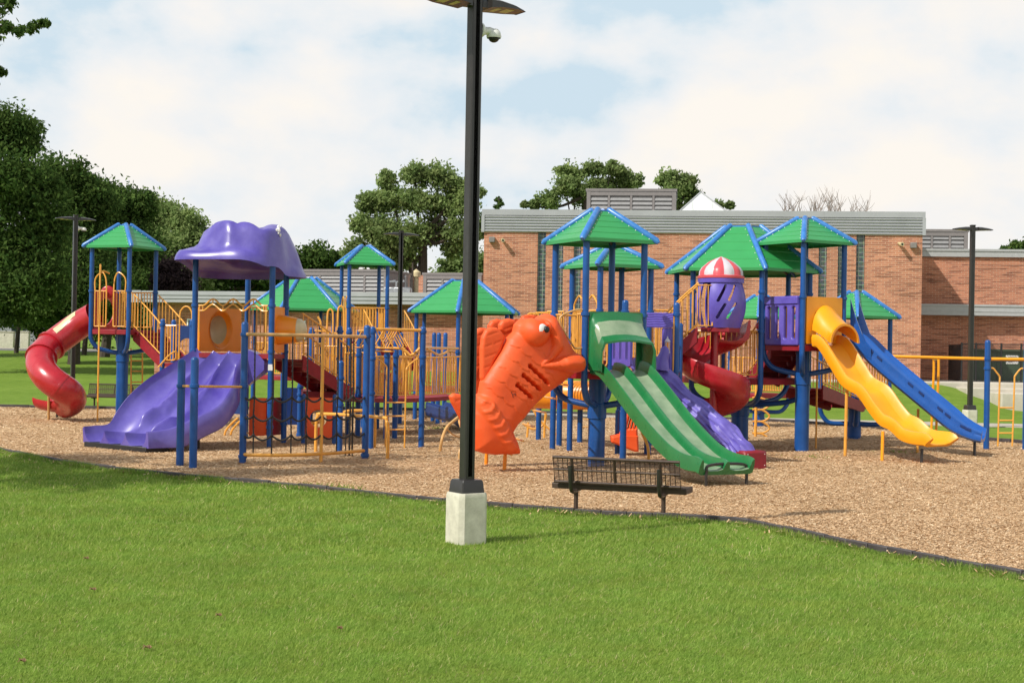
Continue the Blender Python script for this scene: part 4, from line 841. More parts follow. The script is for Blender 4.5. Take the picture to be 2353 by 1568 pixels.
    def arches(s, k, hgt=1.5, out=.12):
        # pair of tall hoop handrails with bars, as beside a fireman pole
        a, b = s.side(k); d = (b-a).normalized(); l = (b-a).length; nn = V((d.y, -d.x, 0))
        for (u0, u1) in ((.12, l*.40), (l*.60, l-.12)):
            mb = MB(); A_ = a+d*u0; B_ = a+d*u1; up = V((0, 0, 1)); inner = B_ if u0 < l/2 else A_; outer = A_ if u0 < l/2 else B_
            mb.tube([A_+up*.08, A_+up*1.05], .017, 6); mb.tube([B_+up*.08, B_+up*1.05], .017, 6); mb.tube([A_+up*1.05, B_+up*1.05], .017, 6); mb.tube([A_+up*.08, B_+up*.08], .017, 6)
            for k2 in (1, 2, 3): q = lerp(A_, B_, k2/4); mb.tube([q+up*.08, q+up*1.05], .012, 5)
            mb.tube(bez([inner+up*.08, inner+up*1.2, inner+up*hgt-(inner-outer)*.2, lerp(inner, outer, .5)+up*(hgt+.05), outer+up*(hgt-.12), outer+up*1.05], 5), .02, 7)
            build('grab_rail', mb, 'yellow', s.t)
def slide(label, pts, halfw, prof, mi, mats, name='slide', u=None, mouthlip=0, cat='slide', loc=None, angle=45, taper=None):
    # pts: centre line; prof: closed cross section [(across -1..1, height)], mi: material per segment
    pts = [V(p) for p in pts]; rows = []; t = thing(name, label, cat, V((pts[-1].x, pts[-1].y, 0)))
    n = len(pts)
    for i, p in enumerate(pts):
        d = (pts[min(i+1, n-1)]-pts[max(i-1, 0)]); dh = V((d.x, d.y, 0))
        if u is not None: uu = V(u).normalized()
        else: uu = V((dh.y, -dh.x, 0)).normalized()
        up = uu.cross(d).normalized()
        if up.z < 0: up = -up
        tp = 1 if not taper else 1-(1-taper)*max(0, (i/(n-1)-.6)/.4)
        rows.append([p+uu*(a*halfw)+up*(h*(tp if h > 0 else 1)) for a, h in prof])
    mb = MB(); mb.loft(rows, mi); build('chute', mb, mats, t, angle=angle); return t, pts
def stairs(label, A, B, w, n, side_rails=(True, True), name='staircase', railh=.95, bars=9, m='yellow', closed=True):
    A = V(A); B = V(B); t = thing(name, label, 'stairs', V((B.x, B.y, 0))); d = B-A; dh = V((d.x, d.y, 0)); l = dh.length; dh.normalize(); s_ = V((dh.y, -dh.x, 0)); dz = d.z/n
    for k in range(n):
        c = A+dh*(l*(k+.5)/n)+V((0, 0, dz*(k+.5))); mb = MB(); mb.box(c+V((0, 0, -.03)), (l/n+.06, w-.08, .05), dh, s_, (0, 0, 1), bev=.01)
        if closed: mb.box(c+V((0, 0, -.11))+dh*(l/n*.5-.01), (.015, w-.1, .13), dh, s_, (0, 0, 1))
        build('step', mb, 'deckred', t)
    for sg in (-1, 1):
        mb = MB(); a = A+s_*(sg*w/2); b = B+s_*(sg*w/2); ths = s_*.02
        q = [a+V((0, 0, .03)), b+V((0, 0, .03)), b+V((0, 0, -.17))-dh*.0, b+V((0, 0, -.2))-dh*.12, a+V((0, 0, -.30))]
        mb.add([x-ths for x in q]+[x+ths for x in q], [(0, 1, 2, 3, 4), (9, 8, 7, 6, 5)]+[(i, (i+1) % 5, 5+(i+1) % 5, 5+i) for i in range(5)]); build('stringer', mb, 'deckred', t, smooth=False)
        if side_rails[0 if sg < 0 else 1]:
            mb = MB(); up = V((0, 0, 1)); mb.tube(bez([a+up*(railh), lerp(a, b, .02)+up*railh, lerp(a, b, .5)+up*railh, b+up*(railh-.06), b+up*(railh-.2)+dh*.03], 4), .02, 7); mb.tube([a+up*.1, b+up*.1], .017, 7)
            for k in range(bars+1): q = lerp(a, b, k/bars); mb.tube([q+up*.1, q+up*(railh-(.06 if k == bars else 0))], .012, 5)
            build('handrail', mb, m, t)
    return t
def pole_obj(parent, name, pts, r, m, seg=9): mb = MB(); mb.tube(pts, r, seg); return build(name, mb, m, parent)
def at(px, py, D): return P(px, py, D)
def ground(px, py): g = G(px, py); return V((g.x, g.y, 0))
# ================================================================== towers
HZ = lambda px: 800+(px-1176)*math.tan(ROLL)
def zpx(px, py, D): return P(px, py, D).z
# T1 far left tower
T1 = Tower('tall green roofed tower with the red tube slide at far left', 285.5, 600, 40, -65.7, deck=zpx(285, 757, 40), eave=zpx(285, 568, 40), peak=zpx(285, 515, 40), column=True, collars=())
T1.rail(1); T1.arches(3)
# T3 tower with green double slide
T3 = Tower('tall green roofed tower with the green double slide', 1377, 600, 27.1, -109.6, deck=zpx(1377, 852, 27.1), eave=zpx(1377, 555, 27.1), peak=zpx(1377, 481, 27.1), column=True)
# T4 tower with yellow slide
T4 = Tower('tall green roofed tower with the yellow wave slide and blue slide', 1848, 600, 32.3, -103, deck=zpx(1848, 792, 32.3), eave=zpx(1848, 558, 32.3), peak=zpx(1848, 500, 32.3), column=True)
# T5 behind T3
T5 = Tower('green roofed tower directly behind the green slide tower', 1404, 640, 30.8, -109, deck=zpx(1404, 828, 30.8), eave=zpx(1404, 612, 30.8), peak=zpx(1404, 564, 30.8), collars=(2.0,))
T5.rail(3); T5.rail(2); T5.rail(1, h=1.05)
# T7 big hexagon
T7 = Tower('largest six sided green roof tower behind the red spiral slide', 1705, 620, 33.5, -83, n=6, R=1.58, Rr=1.81, deck=zpx(1705, 866, 33.5), eave=zpx(1705, 624, 33.5), peak=zpx(1705, 519, 33.5), column=True, cr=.2, topr=.42, collars=(zpx(1727, 670, 32),))
for k in (1, 2, 3): T7.rail(k, n=12)
T7.rail(5, n=12)
# T8 right low tower, T9 its neighbour
T8 = Tower('small low green roofed tower right of the yellow slide', 1966, 720, 37.4, -100, deck=zpx(1966, 924, 37.4), eave=zpx(1966, 727, 37.4), peak=zpx(1966, 669, 37.4), column=True, z_in=.45)
T8.rail(0); T8.rail(1); T8.rail(2)
T9 = Tower('small low green roofed tower seen between the spiral slide and purple panel', 1746, 720, 43, -102, deck=1.0, eave=zpx(1746, 728, 43), peak=zpx(1746, 678, 43), column=True, z_in=.45)
for k in (0, 1, 3): T9.rail(k)
# T10, T11 far hexagons, T12 mid tower
T10 = Tower('six sided green roof tower left of the middle behind the wave rail stairs', 696, 700, 47, -104, n=6, R=1.58, Rr=1.80, deck=1.2, eave=zpx(696, 711, 47), peak=zpx(696, 637, 47), topr=.42)
for k in (0, 1, 2, 4, 5): T10.rail(k, n=12)
T11 = Tower('six sided green roof tower partly behind the near lamp post', 1068, 700, 44, -95, n=6, R=1.58, Rr=1.81, deck=1.0, eave=zpx(1068, 717, 44), peak=zpx(1068, 643, 44), topr=.42)
for k in (0, 1, 2, 3): T11.rail(k, n=12)
T12 = Tower('tall narrow green roofed tower in front of the big tree', 837, 640, 46, -117, deck=zpx(837, 783, 46), eave=zpx(837, 607, 46), peak=zpx(837, 564, 46))
T12.rail(1); T12.rail(2); T12.arches(3, 1.35); T12.rail(0)
# T2 purple canopy tower
t2D = {'L': (448, 700, 31.4), 'F': (623, 800, 30.6), 'R': (655, 800, 32.0), 'B': (567, 800, 33.2)}
C2 = {k: V((P(*v).x, v[2], 0)) for k, v in t2D.items()}
c2 = (C2['L']+C2['F']+C2['R']+C2['B'])/4
t2 = thing('play_tower', 'tower under the lumpy purple plastic canopy', 'play tower', V((c2.x, c2.y, 0)))
dz2 = zpx(590, 812, 31.5); zc2 = zpx(556, 600, 31.3)
for k, q in C2.items():
    mb = MB(); post_mesh(mb, q, -.05, zc2+(-.04 if k == 'F' else .03), cap=False, collars=(dz2+1.03, dz2+.05, dz2-1.0, dz2-1.55)[:2 if k in 'LB' else 4]); build('post', mb, 'blue', t2)
mb = MB(); mb.poly_slab([C2[k].to_tuple()[:2] for k in 'LFRB'], dz2-.1, dz2); build('deck', mb, 'deckred', t2)
# canopy
cc = P(553, 600, 31.45); cen = V((cc.x, 31.45, zc2)); a_ = 1.24; b_ = 1.28; phi = math.radians(-19); M_ = 72; rows = []
def bump(x, y, x0, y0, s, h): return h*math.exp(-((x-x0)**2+(y-y0)**2)/(2*s*s))
def eb(x, y, x0, y0, sx, sy, h): return h*math.exp(-(x-x0)**2/(2*sx*sx)-(y-y0)**2/(2*sy*sy))
def lumps(xv, y): return max(a0*math.sqrt(max(0.0, 1-((xv-x0)/w0)**2)) for x0, w0, a0 in ((-.40, .36, .20), (.20, .38, .215), (.86, .42, .35)))*(.75+.25*math.exp(-(y/.7)**2))
def can_pt(th, r, inner=False):
    ex = 3.2; ct, st_ = math.cos(th), math.sin(th); rad = (abs(ct)**ex+abs(st_)**ex)**(-1/ex)*(1+.035*math.sin(3*th+.6)+.03*math.sin(5*th))
    x = a_*rad*ct*r; y = b_*rad*st_*r; s1 = max(0, min(1, (1.0-r)/.07))**.5; xn = (x-.24)/.99; yn = y/1.12; fold = 1+.035*math.cos(7*th)+.02*math.sin(11*th); r2 = (abs(xn)**3+abs(yn)**3)**(1/3)*fold; s2 = float(sst((1.0-r2)/.19)); s3 = float(sst((.96-r)/.3))
    z = .20*s1+.10*s3+.40*s2+s2*lumps(x+.58*y, y)+s1*(.02*math.sin(5*th+1)*r)-.30*float(sst((y+.6*max(0, x)+.9)/1.5))*(.3+.7*r)
    if inner: z = z-.045 if r < .93 else z-.03
    return V((cen.x+x*math.cos(phi)-y*math.sin(phi), cen.y+x*math.sin(phi)+y*math.cos(phi), cen.z+z-.03))
rs = [0.001, .1, .2, .3, .4, .5, .58, .66, .72, .78, .83, .87, .9, .93, .96, .98, .995, 1.0]
rows = [[can_pt(2*math.pi*k/M_, r) for k in range(M_)] for r in rs]+[[can_pt(2*math.pi*k/M_, r, True) for k in range(M_)] for r in reversed([q*.975 for q in rs])]
mb = MB(); mb.loft(rows, None, True, True); can = build('canopy', mb, 'purple_worn', t2, angle=70)
# worn white eye decal disc on the right bulge
q = can_pt(math.atan2(-.52, .93), .84); O_ = P(641, 527, q.y-.05)
def nearest(px, py):
    best = None
    for i in range(20, 96):
        for k in range(240):
            p_ = can_pt(2*math.pi*k/240, i/100); v_ = p_-CAM; f_ = v_.dot(FW); sx_ = 1176+F*v_.dot(CR)/f_; sy_ = 784-F*v_.dot(CU)/f_
            d_ = math.hypot(sx_-px, sy_-py)
            if d_ < 2.6 and (best is None or p_.y < best.y): best = p_
    return best
for (px, py, r_) in ((639, 521, .05), (641, 530, .055), (645, 518, .025), (644, 541, .035), (640, 537, .02), (636, 526, .03)):
    q_ = nearest(px, py)
    if q_ is None: continue
    mb = MB(); mb.sphere(q_+V((.012, -.012, 0)), r_, 9, 6, sc=(.8, .35, 1.15)); build('worn_paint', mb, 'white', t2)
# ================================================================== panels
def panel(parent, name, A, B, z0, z1, m, holes=None, thick=.05, hf=None, step=.014, off=0.0, r=.03, label=None):
    A = V(A); B = V(B); e_ = V((B.x-A.x, B.y-A.y, 0)); l = e_.length; e_.normalize(); n_ = V((e_.y, -e_.x, 0))
    def sdf(u, v):
        d = sd_box(u, v, l/2, (z0+z1)/2, l/2, (z1-z0)/2, r)
        if holes:
            for h in holes(l): d = np.maximum(d, -h(u, v))
        return d
    mb = MB(); O_ = V((A.x, A.y, 0))+n_*off; relief(mb, sdf, (0, l, z0, z1), step, plane_map(O_, e_, n_), hf, thick); return build(name, mb, m, parent, label=label, angle=50)
def slots(n, v0, v1, r, slant=0, m0=.14): 
    def f(l): return [(lambda u, v, x=m0+(l-2*m0)*k/(n-1): sd_cap(u, v, x-slant/2, v0+r, x+slant/2, v1-r, r)) for k in range(n)]
    return f
# T4 purple slotted panel on its front left side
a, b = T4.side(3); dd = (b-a).normalized()*.08
zz = T4.deck
panel(T4.t, 'slotted_panel', a+dd, b-dd, zz-.02, zz+1.07, 'purple', holes=slots(4, zz+.12, zz+.84, .05), thick=.06, off=.05, hf=lambda U, W, d: np.where(W > zz+.9, .03, 0)+np.minimum(-d, .02)*1.0)
# panel under the hood of the yellow slide
a, b = T4.side(0); l4 = (b-a).length
panel(T4.t, 'slide_panel', a+dd*0+(b-a).normalized()*.08, b-(b-a).normalized()*.08, zz+.02, zz+1.06, 'slide_yellow', holes=lambda l: [lambda u, v: sd_box(u, v, l*.52, zz+.26, .26, .30, .12)], thick=.05, off=.04)
T4.rail(2)
# T5 hoops over its left rail seen above the fish
T5.arches(3, 1.32)
# T3 rails: front left side opens to the fish; back sides
a, b = T3.side(2); z3 = T3.deck
pp1 = T3.side(1)
panel(T3.t, 'slotted_panel', pp1[1], lerp(pp1[1], pp1[0], .62), z3+.1, z3+.95, 'purple', holes=slots(3, z3+.2, z3+.85, .045), thick=.05)
T3.rail(2)
a, b = T3.side(3)
for (s0, s1, lb) in ((.02, .26, 'l'), (.74, .98, 'r')): rail_panel(T3.t, lerp(a, b, s0), lerp(a, b, s1), inset=.03, n=3)
# ================================================================== slides
def flat_prof(w_wall=.14, wall=.16, floor=-.0, under=-.05, lip=.03, k=10):
    # single channel, u in -1..1; returns profile and material ids
    top = [(-1.0, wall), (-1+w_wall*.5, wall+lip), (-1+w_wall, wall), (-1+w_wall*1.4, floor+.05), (-.55, floor), (0, floor-.005), (.55, floor), (1-w_wall*1.4, floor+.05), (1-w_wall, wall), (1-w_wall*.5, wall+lip), (1.0, wall)]
    bot = [(1.0, under+.03), (.93, under), (-.93, under), (-1.0, under+.03)]
    return top+bot
# green double slide
zt3 = T3.deck; a, b = T3.side(0); top_c = (a+b)/2; od = V(((b-a).y, -(b-a).x, 0)).normalized()
# outward direction of that side
pr = [(-1.0, .10), (-.965, .20), (-.93, .205), (-.885, .16), (-.84, .03), (-.6, .0), (-.3, .0), (-.12, .03), (-.07, .13), (-.03, .165), (.03, .165), (.07, .13), (.12, .03), (.3, .0), (.6, .0), (.84, .03), (.885, .16), (.93, .205), (.965, .20), (1.0, .10), (1.0, -.04), (.9, -.07), (-.9, -.07), (-1.0, -.04)]
mi = [0, 0, 0, 0, 1, 1, 1, 0, 0, 0, 0, 0, 1, 1, 1, 1, 0, 0, 0, 0, 0, 0, 0, 0]; mi = [0]*24
for k in (4, 5, 6, 12+0, 13, 14): mi[k] = 1
mi[3] = 0
s0 = top_c+od*.05; end = V((P(1660, 1058, 23.6).x, 23.6, 0))
L_ = V((end.x-s0.x, end.y-s0.y, 0)); ld_ = L_.length; Ld = L_.normalized()
def prof_path(s0, Ld, ld_, hts): return [V((s0.x+Ld.x*ld_*q, s0.y+Ld.y*ld_*q, z)) for q, z in hts]
hts = [(0, zt3+.01), (.05, zt3), (.12, zt3-.08), (.3, zt3-.47), (.5, zt3-.92), (.7, zt3-1.29), (.82, zt3-1.44), (.92, zt3-1.50), (1.0, zt3-1.51), (1.03, zt3-1.54)]
sg, gp = slide('green double slide with worn grey lanes', bez(prof_path(s0, Ld, ld_, hts), 5), .53, pr, mi, ['greenpale', 'lane'], u=(b-a))
# side skirt of the chute
# hood
ed = (b-a).normalized(); mb = MB(); rows = []
hp = [(-.50, .02), (-.50, .35), (-.49, .62), (-.44, .76), (-.2, .80), (0, .81), (.2, .80), (.44, .76), (.49, .62), (.50, .35), (.50, .02)]
def hoodring(o, sc_, dz, ins): return [s0+od*o+ed*(x*sc_*(1-ins))+V((0, 0, z+dz if z > .1 else z)) for x, z in hp]
outer = [hoodring(o, sx, dz, 0) for o, sx, dz in ((.02, 1.12, .30), (.06, 1.12, .30), (.10, 1.08, .20), (.14, 1.06, .14), (.34, 1.10, -.12), (.46, 1.14, -.20), (.5, 1.16, -.22))]
inner = [[q+V((0, 0, -.035))+ed*(.03 if i < 5 else -.03 if i > 5 else 0) for i, q in enumerate(r)] for r in reversed(outer)]
allr = outer+inner; mb = MB(); n_ = len(hp)
for r in allr: mb.v += [tuple(q) for q in r]
for i in range(len(allr)-1):
    for k in range(n_-1): mb.f.append((i*n_+k, i*n_+k+1, (i+1)*n_+k+1, (i+1)*n_+k)); mb.mi.append(1 if i in (3, 4) and 3 <= k <= 6 and False else (1 if i == 3 and 2 <= k <= 7 else 0))
hd = build('hood', mb, ['greenpale', 'lane'], sg, angle=50)
# hood back plate
panel(sg, 'hood_panel', s0-ed*.56+od*.0, s0+ed*.56, zt3+.02, zt3+1.10, 'greenpale', holes=lambda l: [lambda u, v: sd_box(u, v, l/2, zt3+.34, .44, .44, .16)], thick=.04, off=.02)
# legs
for px, py in ((1622, 1119), (1714, 1115)):
    pass
e0 = gp[-1]; mb = MB(); uu = ed; q0 = V((P(1622, 1119, 23.35).x, 23.35, 0)); q1 = V((P(1714, 1115, 23.75).x, 23.75, 0)); zl = .36
mb.tube(bez([q0+V((0, 0, -.05)), q0+V((0, 0, zl-.12)), lerp(q0, q1, .1)+V((0, 0, zl)), lerp(q0, q1, .9)+V((0, 0, zl)), q1+V((0, 0, zl-.12)), q1+V((0, 0, -.05))], 5), .026, 9); build('support_leg', mb, 'bronze', sg)
g0 = ground(1490, 1062); mb = MB(); D0 = g0.y
mb.tube(bez([g0, P(1488, 1025, D0), P(1474, 990, D0), P(1468, 950, D0-.1)], 6), .03, 9); build('support_leg', mb, 'yellow', sg)
mb = MB(); q = P(1467, 944, D0-.16); mb.sphere(q, .05, 12, 8, sc=(3.4, 1.2, 1.0)); 
for i in range(len(mb.v)):
    x = mb.v[i][0]-q.x; mb.v[i] = (mb.v[i][0], mb.v[i][1], mb.v[i][2]-x*.75)
build('side_bracket', mb, 'greenpale', sg)
# yellow wave slide
a, b = T4.side(0); ed4 = (b-a).normalized(); od4 = V(((b-a).y, -(b-a).x, 0)).normalized(); z4 = T4.deck
s4 = lerp(a, b, .52)+od4*.06; end4 = V((P(2150, 1040, 29.3).x, 29.3, 0)); L4 = V((end4.x-s4.x, end4.y-s4.y, 0)); l4_ = L4.length; L4.normalize()
prY = [(-1.0, .06), (-1.0, .17), (-.95, .22), (-.86, .225), (-.79, .17), (-.70, .05), (-.45, .0), (0, -.012), (.45, .0), (.70, .05), (.79, .17), (.86, .225), (.95, .22), (1.0, .17), (1.0, .06), (.94, -.03), (.7, -.06), (-.7, -.06), (-.94, -.03)]
hy = [(0, z4+.0), (.06, z4-.05), (.2, z4-.54), (.28, z4-.82), (.36, z4-.95), (.44, z4-1.06), (.54, z4-1.38), (.63, z4-1.62), (.72, z4-1.72), (.81, z4-1.90), (.9, z4-1.96), (1.0, z4-1.97), (1.02, z4-2.0)]
uv4 = V((-L4.y, L4.x, 0)); uv4 = V((L4.y, -L4.x, 0))
sy, yp = slide('single yellow wave slide with a rounded hood', bez(prof_path(s4, L4, l4_, hy), 5), .45, prY, [0]*19, ['slide_yellow'])
mb = MB(); rows = []
def hood2(o, rx, rz, zc): return [s4+od4*o+L4*0+ed4*(math.cos(t_)*rx)+V((0, 0, zc+math.sin(t_)*rz)) for t_ in [math.pi*k/18 for k in range(19)]]
secs = [(-.01, .40, .56, .32), (.08, .40, .54, .30), (.24, .40, .46, .22), (.42, .405, .42, .12), (.54, .41, .40, .06), (.56, .435, .42, .06), (.60, .435, .42, .05), (.60, .38, .37, .05)]
out4 = [[q+V((0, 0, z4-s4.z)) for q in hood2(*k)] for k in secs]; in4 = [[lerp(q, s4+od4*.2+V((0, 0, z4-s4.z+.2)), .07) for q in r] for r in reversed(out4[:5])]
allr = out4+in4; n_ = 19
for r in allr: mb.v += [tuple(q) for q in r]
for i in range(len(allr)-1):
    for k in range(n_-1): mb.f.append((i*n_+k, i*n_+k+1, (i+1)*n_+k+1, (i+1)*n_+k)); mb.mi.append(0)
build('hood', mb, 'slide_yellow', sy, angle=60)
g0 = V((P(2116, 1063, 29.35).x, 29.35, 0)); pole_obj(sy, 'support_leg', [g0+V((0, 0, -.05)), g0+V((.02, .03, .30))], .03, 'bronze')
g0 = ground(2026, 1059); pole_obj(sy, 'support_leg', [g0+V((0, 0, -.05)), P(2028, 990, g0.y+.05)], .035, 'slide_yellow')
g0 = ground(1941, 1048); pole_obj(sy, 'support_leg', [g0+V((0, 0, -.05)), P(1945, 895, g0.y)], .035, 'yellow')
# blue slide on the right side
a, b = T4.side(1); edb = (b-a).normalized(); odb = V(((b-a).y, -(b-a).x, 0)).normalized()
sb = V((P(1962, 800, 32.75).x, 32.75, z4)); endb = V((P(2258, 1020, 31.6).x, 31.6, 0)); Lb = V((endb.x-sb.x, endb.y-sb.y, 0)); lb_ = Lb.length; Lb.normalize()
prB = [(-1.0, -.02), (-1.04, .08), (-1.0, .15), (-1.05, .22), (-1.02, .30), (-.93, .34), (-.84, .30), (-.74, .08), (-.4, .0), (0, -.01), (.4, .0), (.74, .08), (.84, .30), (.93, .34), (1.02, .30), (1.05, .22), (1.0, .15), (1.04, .08), (1.0, -.02), (.8, -.07), (-.8, -.07)]
hb = [(0, z4+.0), (.05, z4-.04), (.2, z4-.45), (.4, z4-.92), (.6, z4-1.38), (.75, z4-1.72), (.85, z4-1.88), (.94, z4-1.97), (1.0, z4-2.0)]
sbl, bp_ = slide('long blue slide with slotted side walls right of the yellow slide', bez(prof_path(sb, Lb, lb_, hb), 5), .48, prB, [0]*21, ['slideblue'], taper=.62)
# rising side wings near its top
mb = MB()
for sg_ in (-1, 1):
    un = V((Lb.y, -Lb.x, 0))*sg_; rows = []
    for i in range(13):
        q = i/12; c_ = bp_[0]+(bp_[9]-bp_[0])*q; hgt = .30+.75*(1-q)**1.7
        th = .05; o_ = c_+un*.45; rows.append([o_+V((0, 0, .05)), o_+V((0, 0, hgt))+un*.05, o_+V((0, 0, hgt))+un*(.05+th), o_+un*(th+.0)+V((0, 0, .05))])
    mb.loft(rows)
build('side_wing', mb, 'slideblue', sbl)
# grip slots along the near wall
un = V((Lb.y, -Lb.x, 0))
for f_ in (.22, .27, .40, .45, .56, .61, .76, .80):
    i = int(f_*(len(bp_)-1)); c_ = bp_[i]; dv = (bp_[i+1]-bp_[i-1]).normalized(); up = V((-dv.x*dv.z, -dv.y*dv.z, 1)).normalized()
    tp_ = 1-.38*max(0, (f_-.6)/.4); mb = MB(); mb.box(c_+un*.497+up*.20*tp_, (.15, .02, .055), dv, un, up, bev=.008); build('grip_slot', mb, 'navy', sbl)
g0 = ground(2238, 1048); pole_obj(sbl, 'support_leg', [g0+V((0, 0, -.05)), g0+V((.02, .05, .42))], .032, 'bronze')
g0 = V((P(2108, 1000, 32.4).x, 32.4, 0)); pole_obj(sbl, 'support_leg', [g0+V((0, 0, -.05)), g0+V((0, 0, 1.0))], .03, 'yellow')
# red tube slide
tb = thing('tube_slide', 'red enclosed tube slide curling down at the far left', 'slide', ground(131, 957))
ctr = [(218, 726, 40.1), (180, 748, 40.2), (146, 772, 40.1), (118, 793, 39.9), (97, 815, 39.4), (94, 840, 39.0), (110, 866, 38.6), (138, 888, 38.5), (158, 902, 38.7), (165, 918, 39.3), (150, 928, 39.8), (128, 930, 39.9)]
pth = bez([P(*q) for q in ctr], 6); mb = MB(); rr = .39
mb.tube(pth[:-6], [rr]*(len(pth)-6), 24, cap=False); build('tube', mb, 'red', tb, angle=60)
mb = MB(); ib = pth[:-6]
for i in (18, 25, 42):
    a_r = pth[i]; d_r = (pth[i+1]-pth[i-1]).normalized(); mb.tube([a_r-d_r*.035, a_r-d_r*.03, a_r+d_r*.03, a_r+d_r*.035], [rr+.002, rr+.045, rr+.045, rr+.002] if i < 40 else [rr+.002, rr+.008, rr+.008, rr+.002], 24, cap=False)
build('flange', mb, 'red', tb)
# skylight strip on the straight part
mb = MB(); rows = []
for i in range(4, 15):
    p_ = pth[i]; d_ = (pth[i+1]-pth[i-1]).normalized(); s_ = d_.cross(V((0, 0, 1))).normalized(); u_ = s_.cross(d_).normalized(); rows.append([p_+(s_*math.sin(t_)+u_*math.cos(t_))*(rr+.006) for t_ in [-1.02+.11*k for k in range(6)]] if s_.y > 0 else [p_+(-s_*math.sin(t_)+u_*math.cos(t_))*(rr+.006) for t_ in [-1.02+.11*k for k in range(6)]])
mb.loft(rows, None, False, False); build('window_strip', mb, 'cream', tb)
# exit chute (half open)
ex = [P(*q) for q in ((165, 918, 39.3), (150, 930, 39.6), (126, 930, 39.8), (104, 926, 39.9), (93, 922, 39.95))]; ex = bez(ex, 4); rows = []
for i, p_ in enumerate(ex):
    d_ = (ex[min(i+1, len(ex)-1)]-ex[max(i-1, 0)]).normalized(); s_ = V((d_.y, -d_.x, 0)).normalized(); rows.append([p_+s_*(math.sin(t_)*r2)+V((0, 0, -math.cos(t_)*r2*.75+.08)) for r2, seq in ((.37, range(11)), (.33, range(10, -1, -1))) for t_ in [-1.75+3.5*k/10 for k in seq]])
mb = MB(); mb.loft(rows); build('exit_chute', mb, 'red', tb)
mb = MB(); rows = []
for k in range(9): z_ = k/8; 
q0 = P(118, 880, 40.1); mb.loft([[q0+V((-.16*math.cos(t_)*(1-.0*k), .06*k, math.sin(t_)*.16-.28*k/6)) for t_ in [2*math.pi*j/12 for j in range(12)]] for k in range(6)]); 
pole_obj(tb, 'support_leg', [ground(112, 965)+V((0, 0, -.05)), P(112, 884, 39.2)], .035, 'pale')
g0 = V((P(131, 957, 40.8).x, 40.8, 0)); pole_obj(tb, 'support_leg', [g0, g0+V((0, 0, .5))], .035, 'bronze')
# entrance plate on tower one
a, b = T1.side(2); panel(tb, 'entrance_panel', a+(b-a)*.07, b-(b-a)*.07, T1.deck+.0, T1.deck+1.05, 'red', holes=lambda l: [lambda u, v: sd_circ(u, v, l*.5, T1.deck+.5, .36)], thick=.04)
mb = MB(); q = lerp(a, b, .4); mb.sphere(q+V((0, 0, 1.05)), .2, 14, 8, sc=(1, .2, .9)); build('panel_crest', mb, 'red', tb)
# fireman pole of T1
a, b = T1.side(3); o1 = V(((b-a).y, -(b-a).x, 0)).normalized(); g0 = lerp(a, b, .48)+o1*.42; g0.z = 0
mb = MB(); topz = T1.deck+1.58; mb.tube(bez([g0, g0+V((0, 0, topz-.14)), g0+V((0, 0, topz-.05))-o1*.03, g0+V((0, 0, topz))-o1*.18, g0+V((0, 0, topz-.05))-o1*.4], 5), .024, 8)
tag(build('fireman_pole', mb, 'yellow', base=g0), 'tall yellow fireman pole in front of the far left tower', 'pole')
# ================================================================== orange fish climber
a3, b3 = T3.side(3)
ef = V((-.906, -.422, 0)); Of = V((P(1333, 840, 26.25).x, 26.25, 0)); nf = V((ef.y, -ef.x, 0))
if nf.y > 0: nf = -nf
FO = (Of.x, Of.y)
def fu(px, py): return on_plane(px, py, FO, (ef.x, ef.y))
BODY = [(1331, 823), (1332, 838), (1330, 851), (1316, 859), (1280, 886), (1252, 906), (1225, 931), (1203, 959), (1187, 976), (1177, 992), (1186, 1014), (1193, 1042), (1160, 1043), (1136, 1044), (1112, 1041), (1090, 1034), (1083, 1010), (1078, 985), (1079, 950), (1090, 909), (1099, 903), (1104, 876), (1114, 859), (1133, 831), (1150, 804), (1164, 776), (1178, 762), (1182, 745), (1194, 733), (1211, 730), (1225, 735), (1236, 726), (1252, 720), (1269, 725), (1280, 740), (1297, 771), (1313, 801)]
bp2 = [fu(*p) for p in BODY]
def C_(px, py): return fu(px, py)
S_ = 126.0
slot_px = [((1203, 840), (1246, 880), .0), ((1188, 861), (1228, 894), 0), ((1174, 883), (1208, 912), 0)]
def capw(u, v, A, B, r):
    d = sd_cap(u, v, A[0], A[1], B[0], B[1], r); t_ = ((u-A[0])*(B[0]-A[0])+(v-A[1])*(B[1]-A[1]))/((B[0]-A[0])**2+(B[1]-A[1])**2)
    return d-.008*np.cos(t_*3.5*2*np.pi)
SL = [(C_(*a), C_(*b)) for a, b, _ in slot_px]
def fish_sdf(u, v): return sd_poly(u, v, bp2)
eyeC = C_(1218, 762); snA = C_(1256, 742); snB = C_(1250, 815); lipA = C_(1250, 851); lipB = C_(1322, 842)
tailA = C_(1105, 930); tailB = C_(1172, 1030)
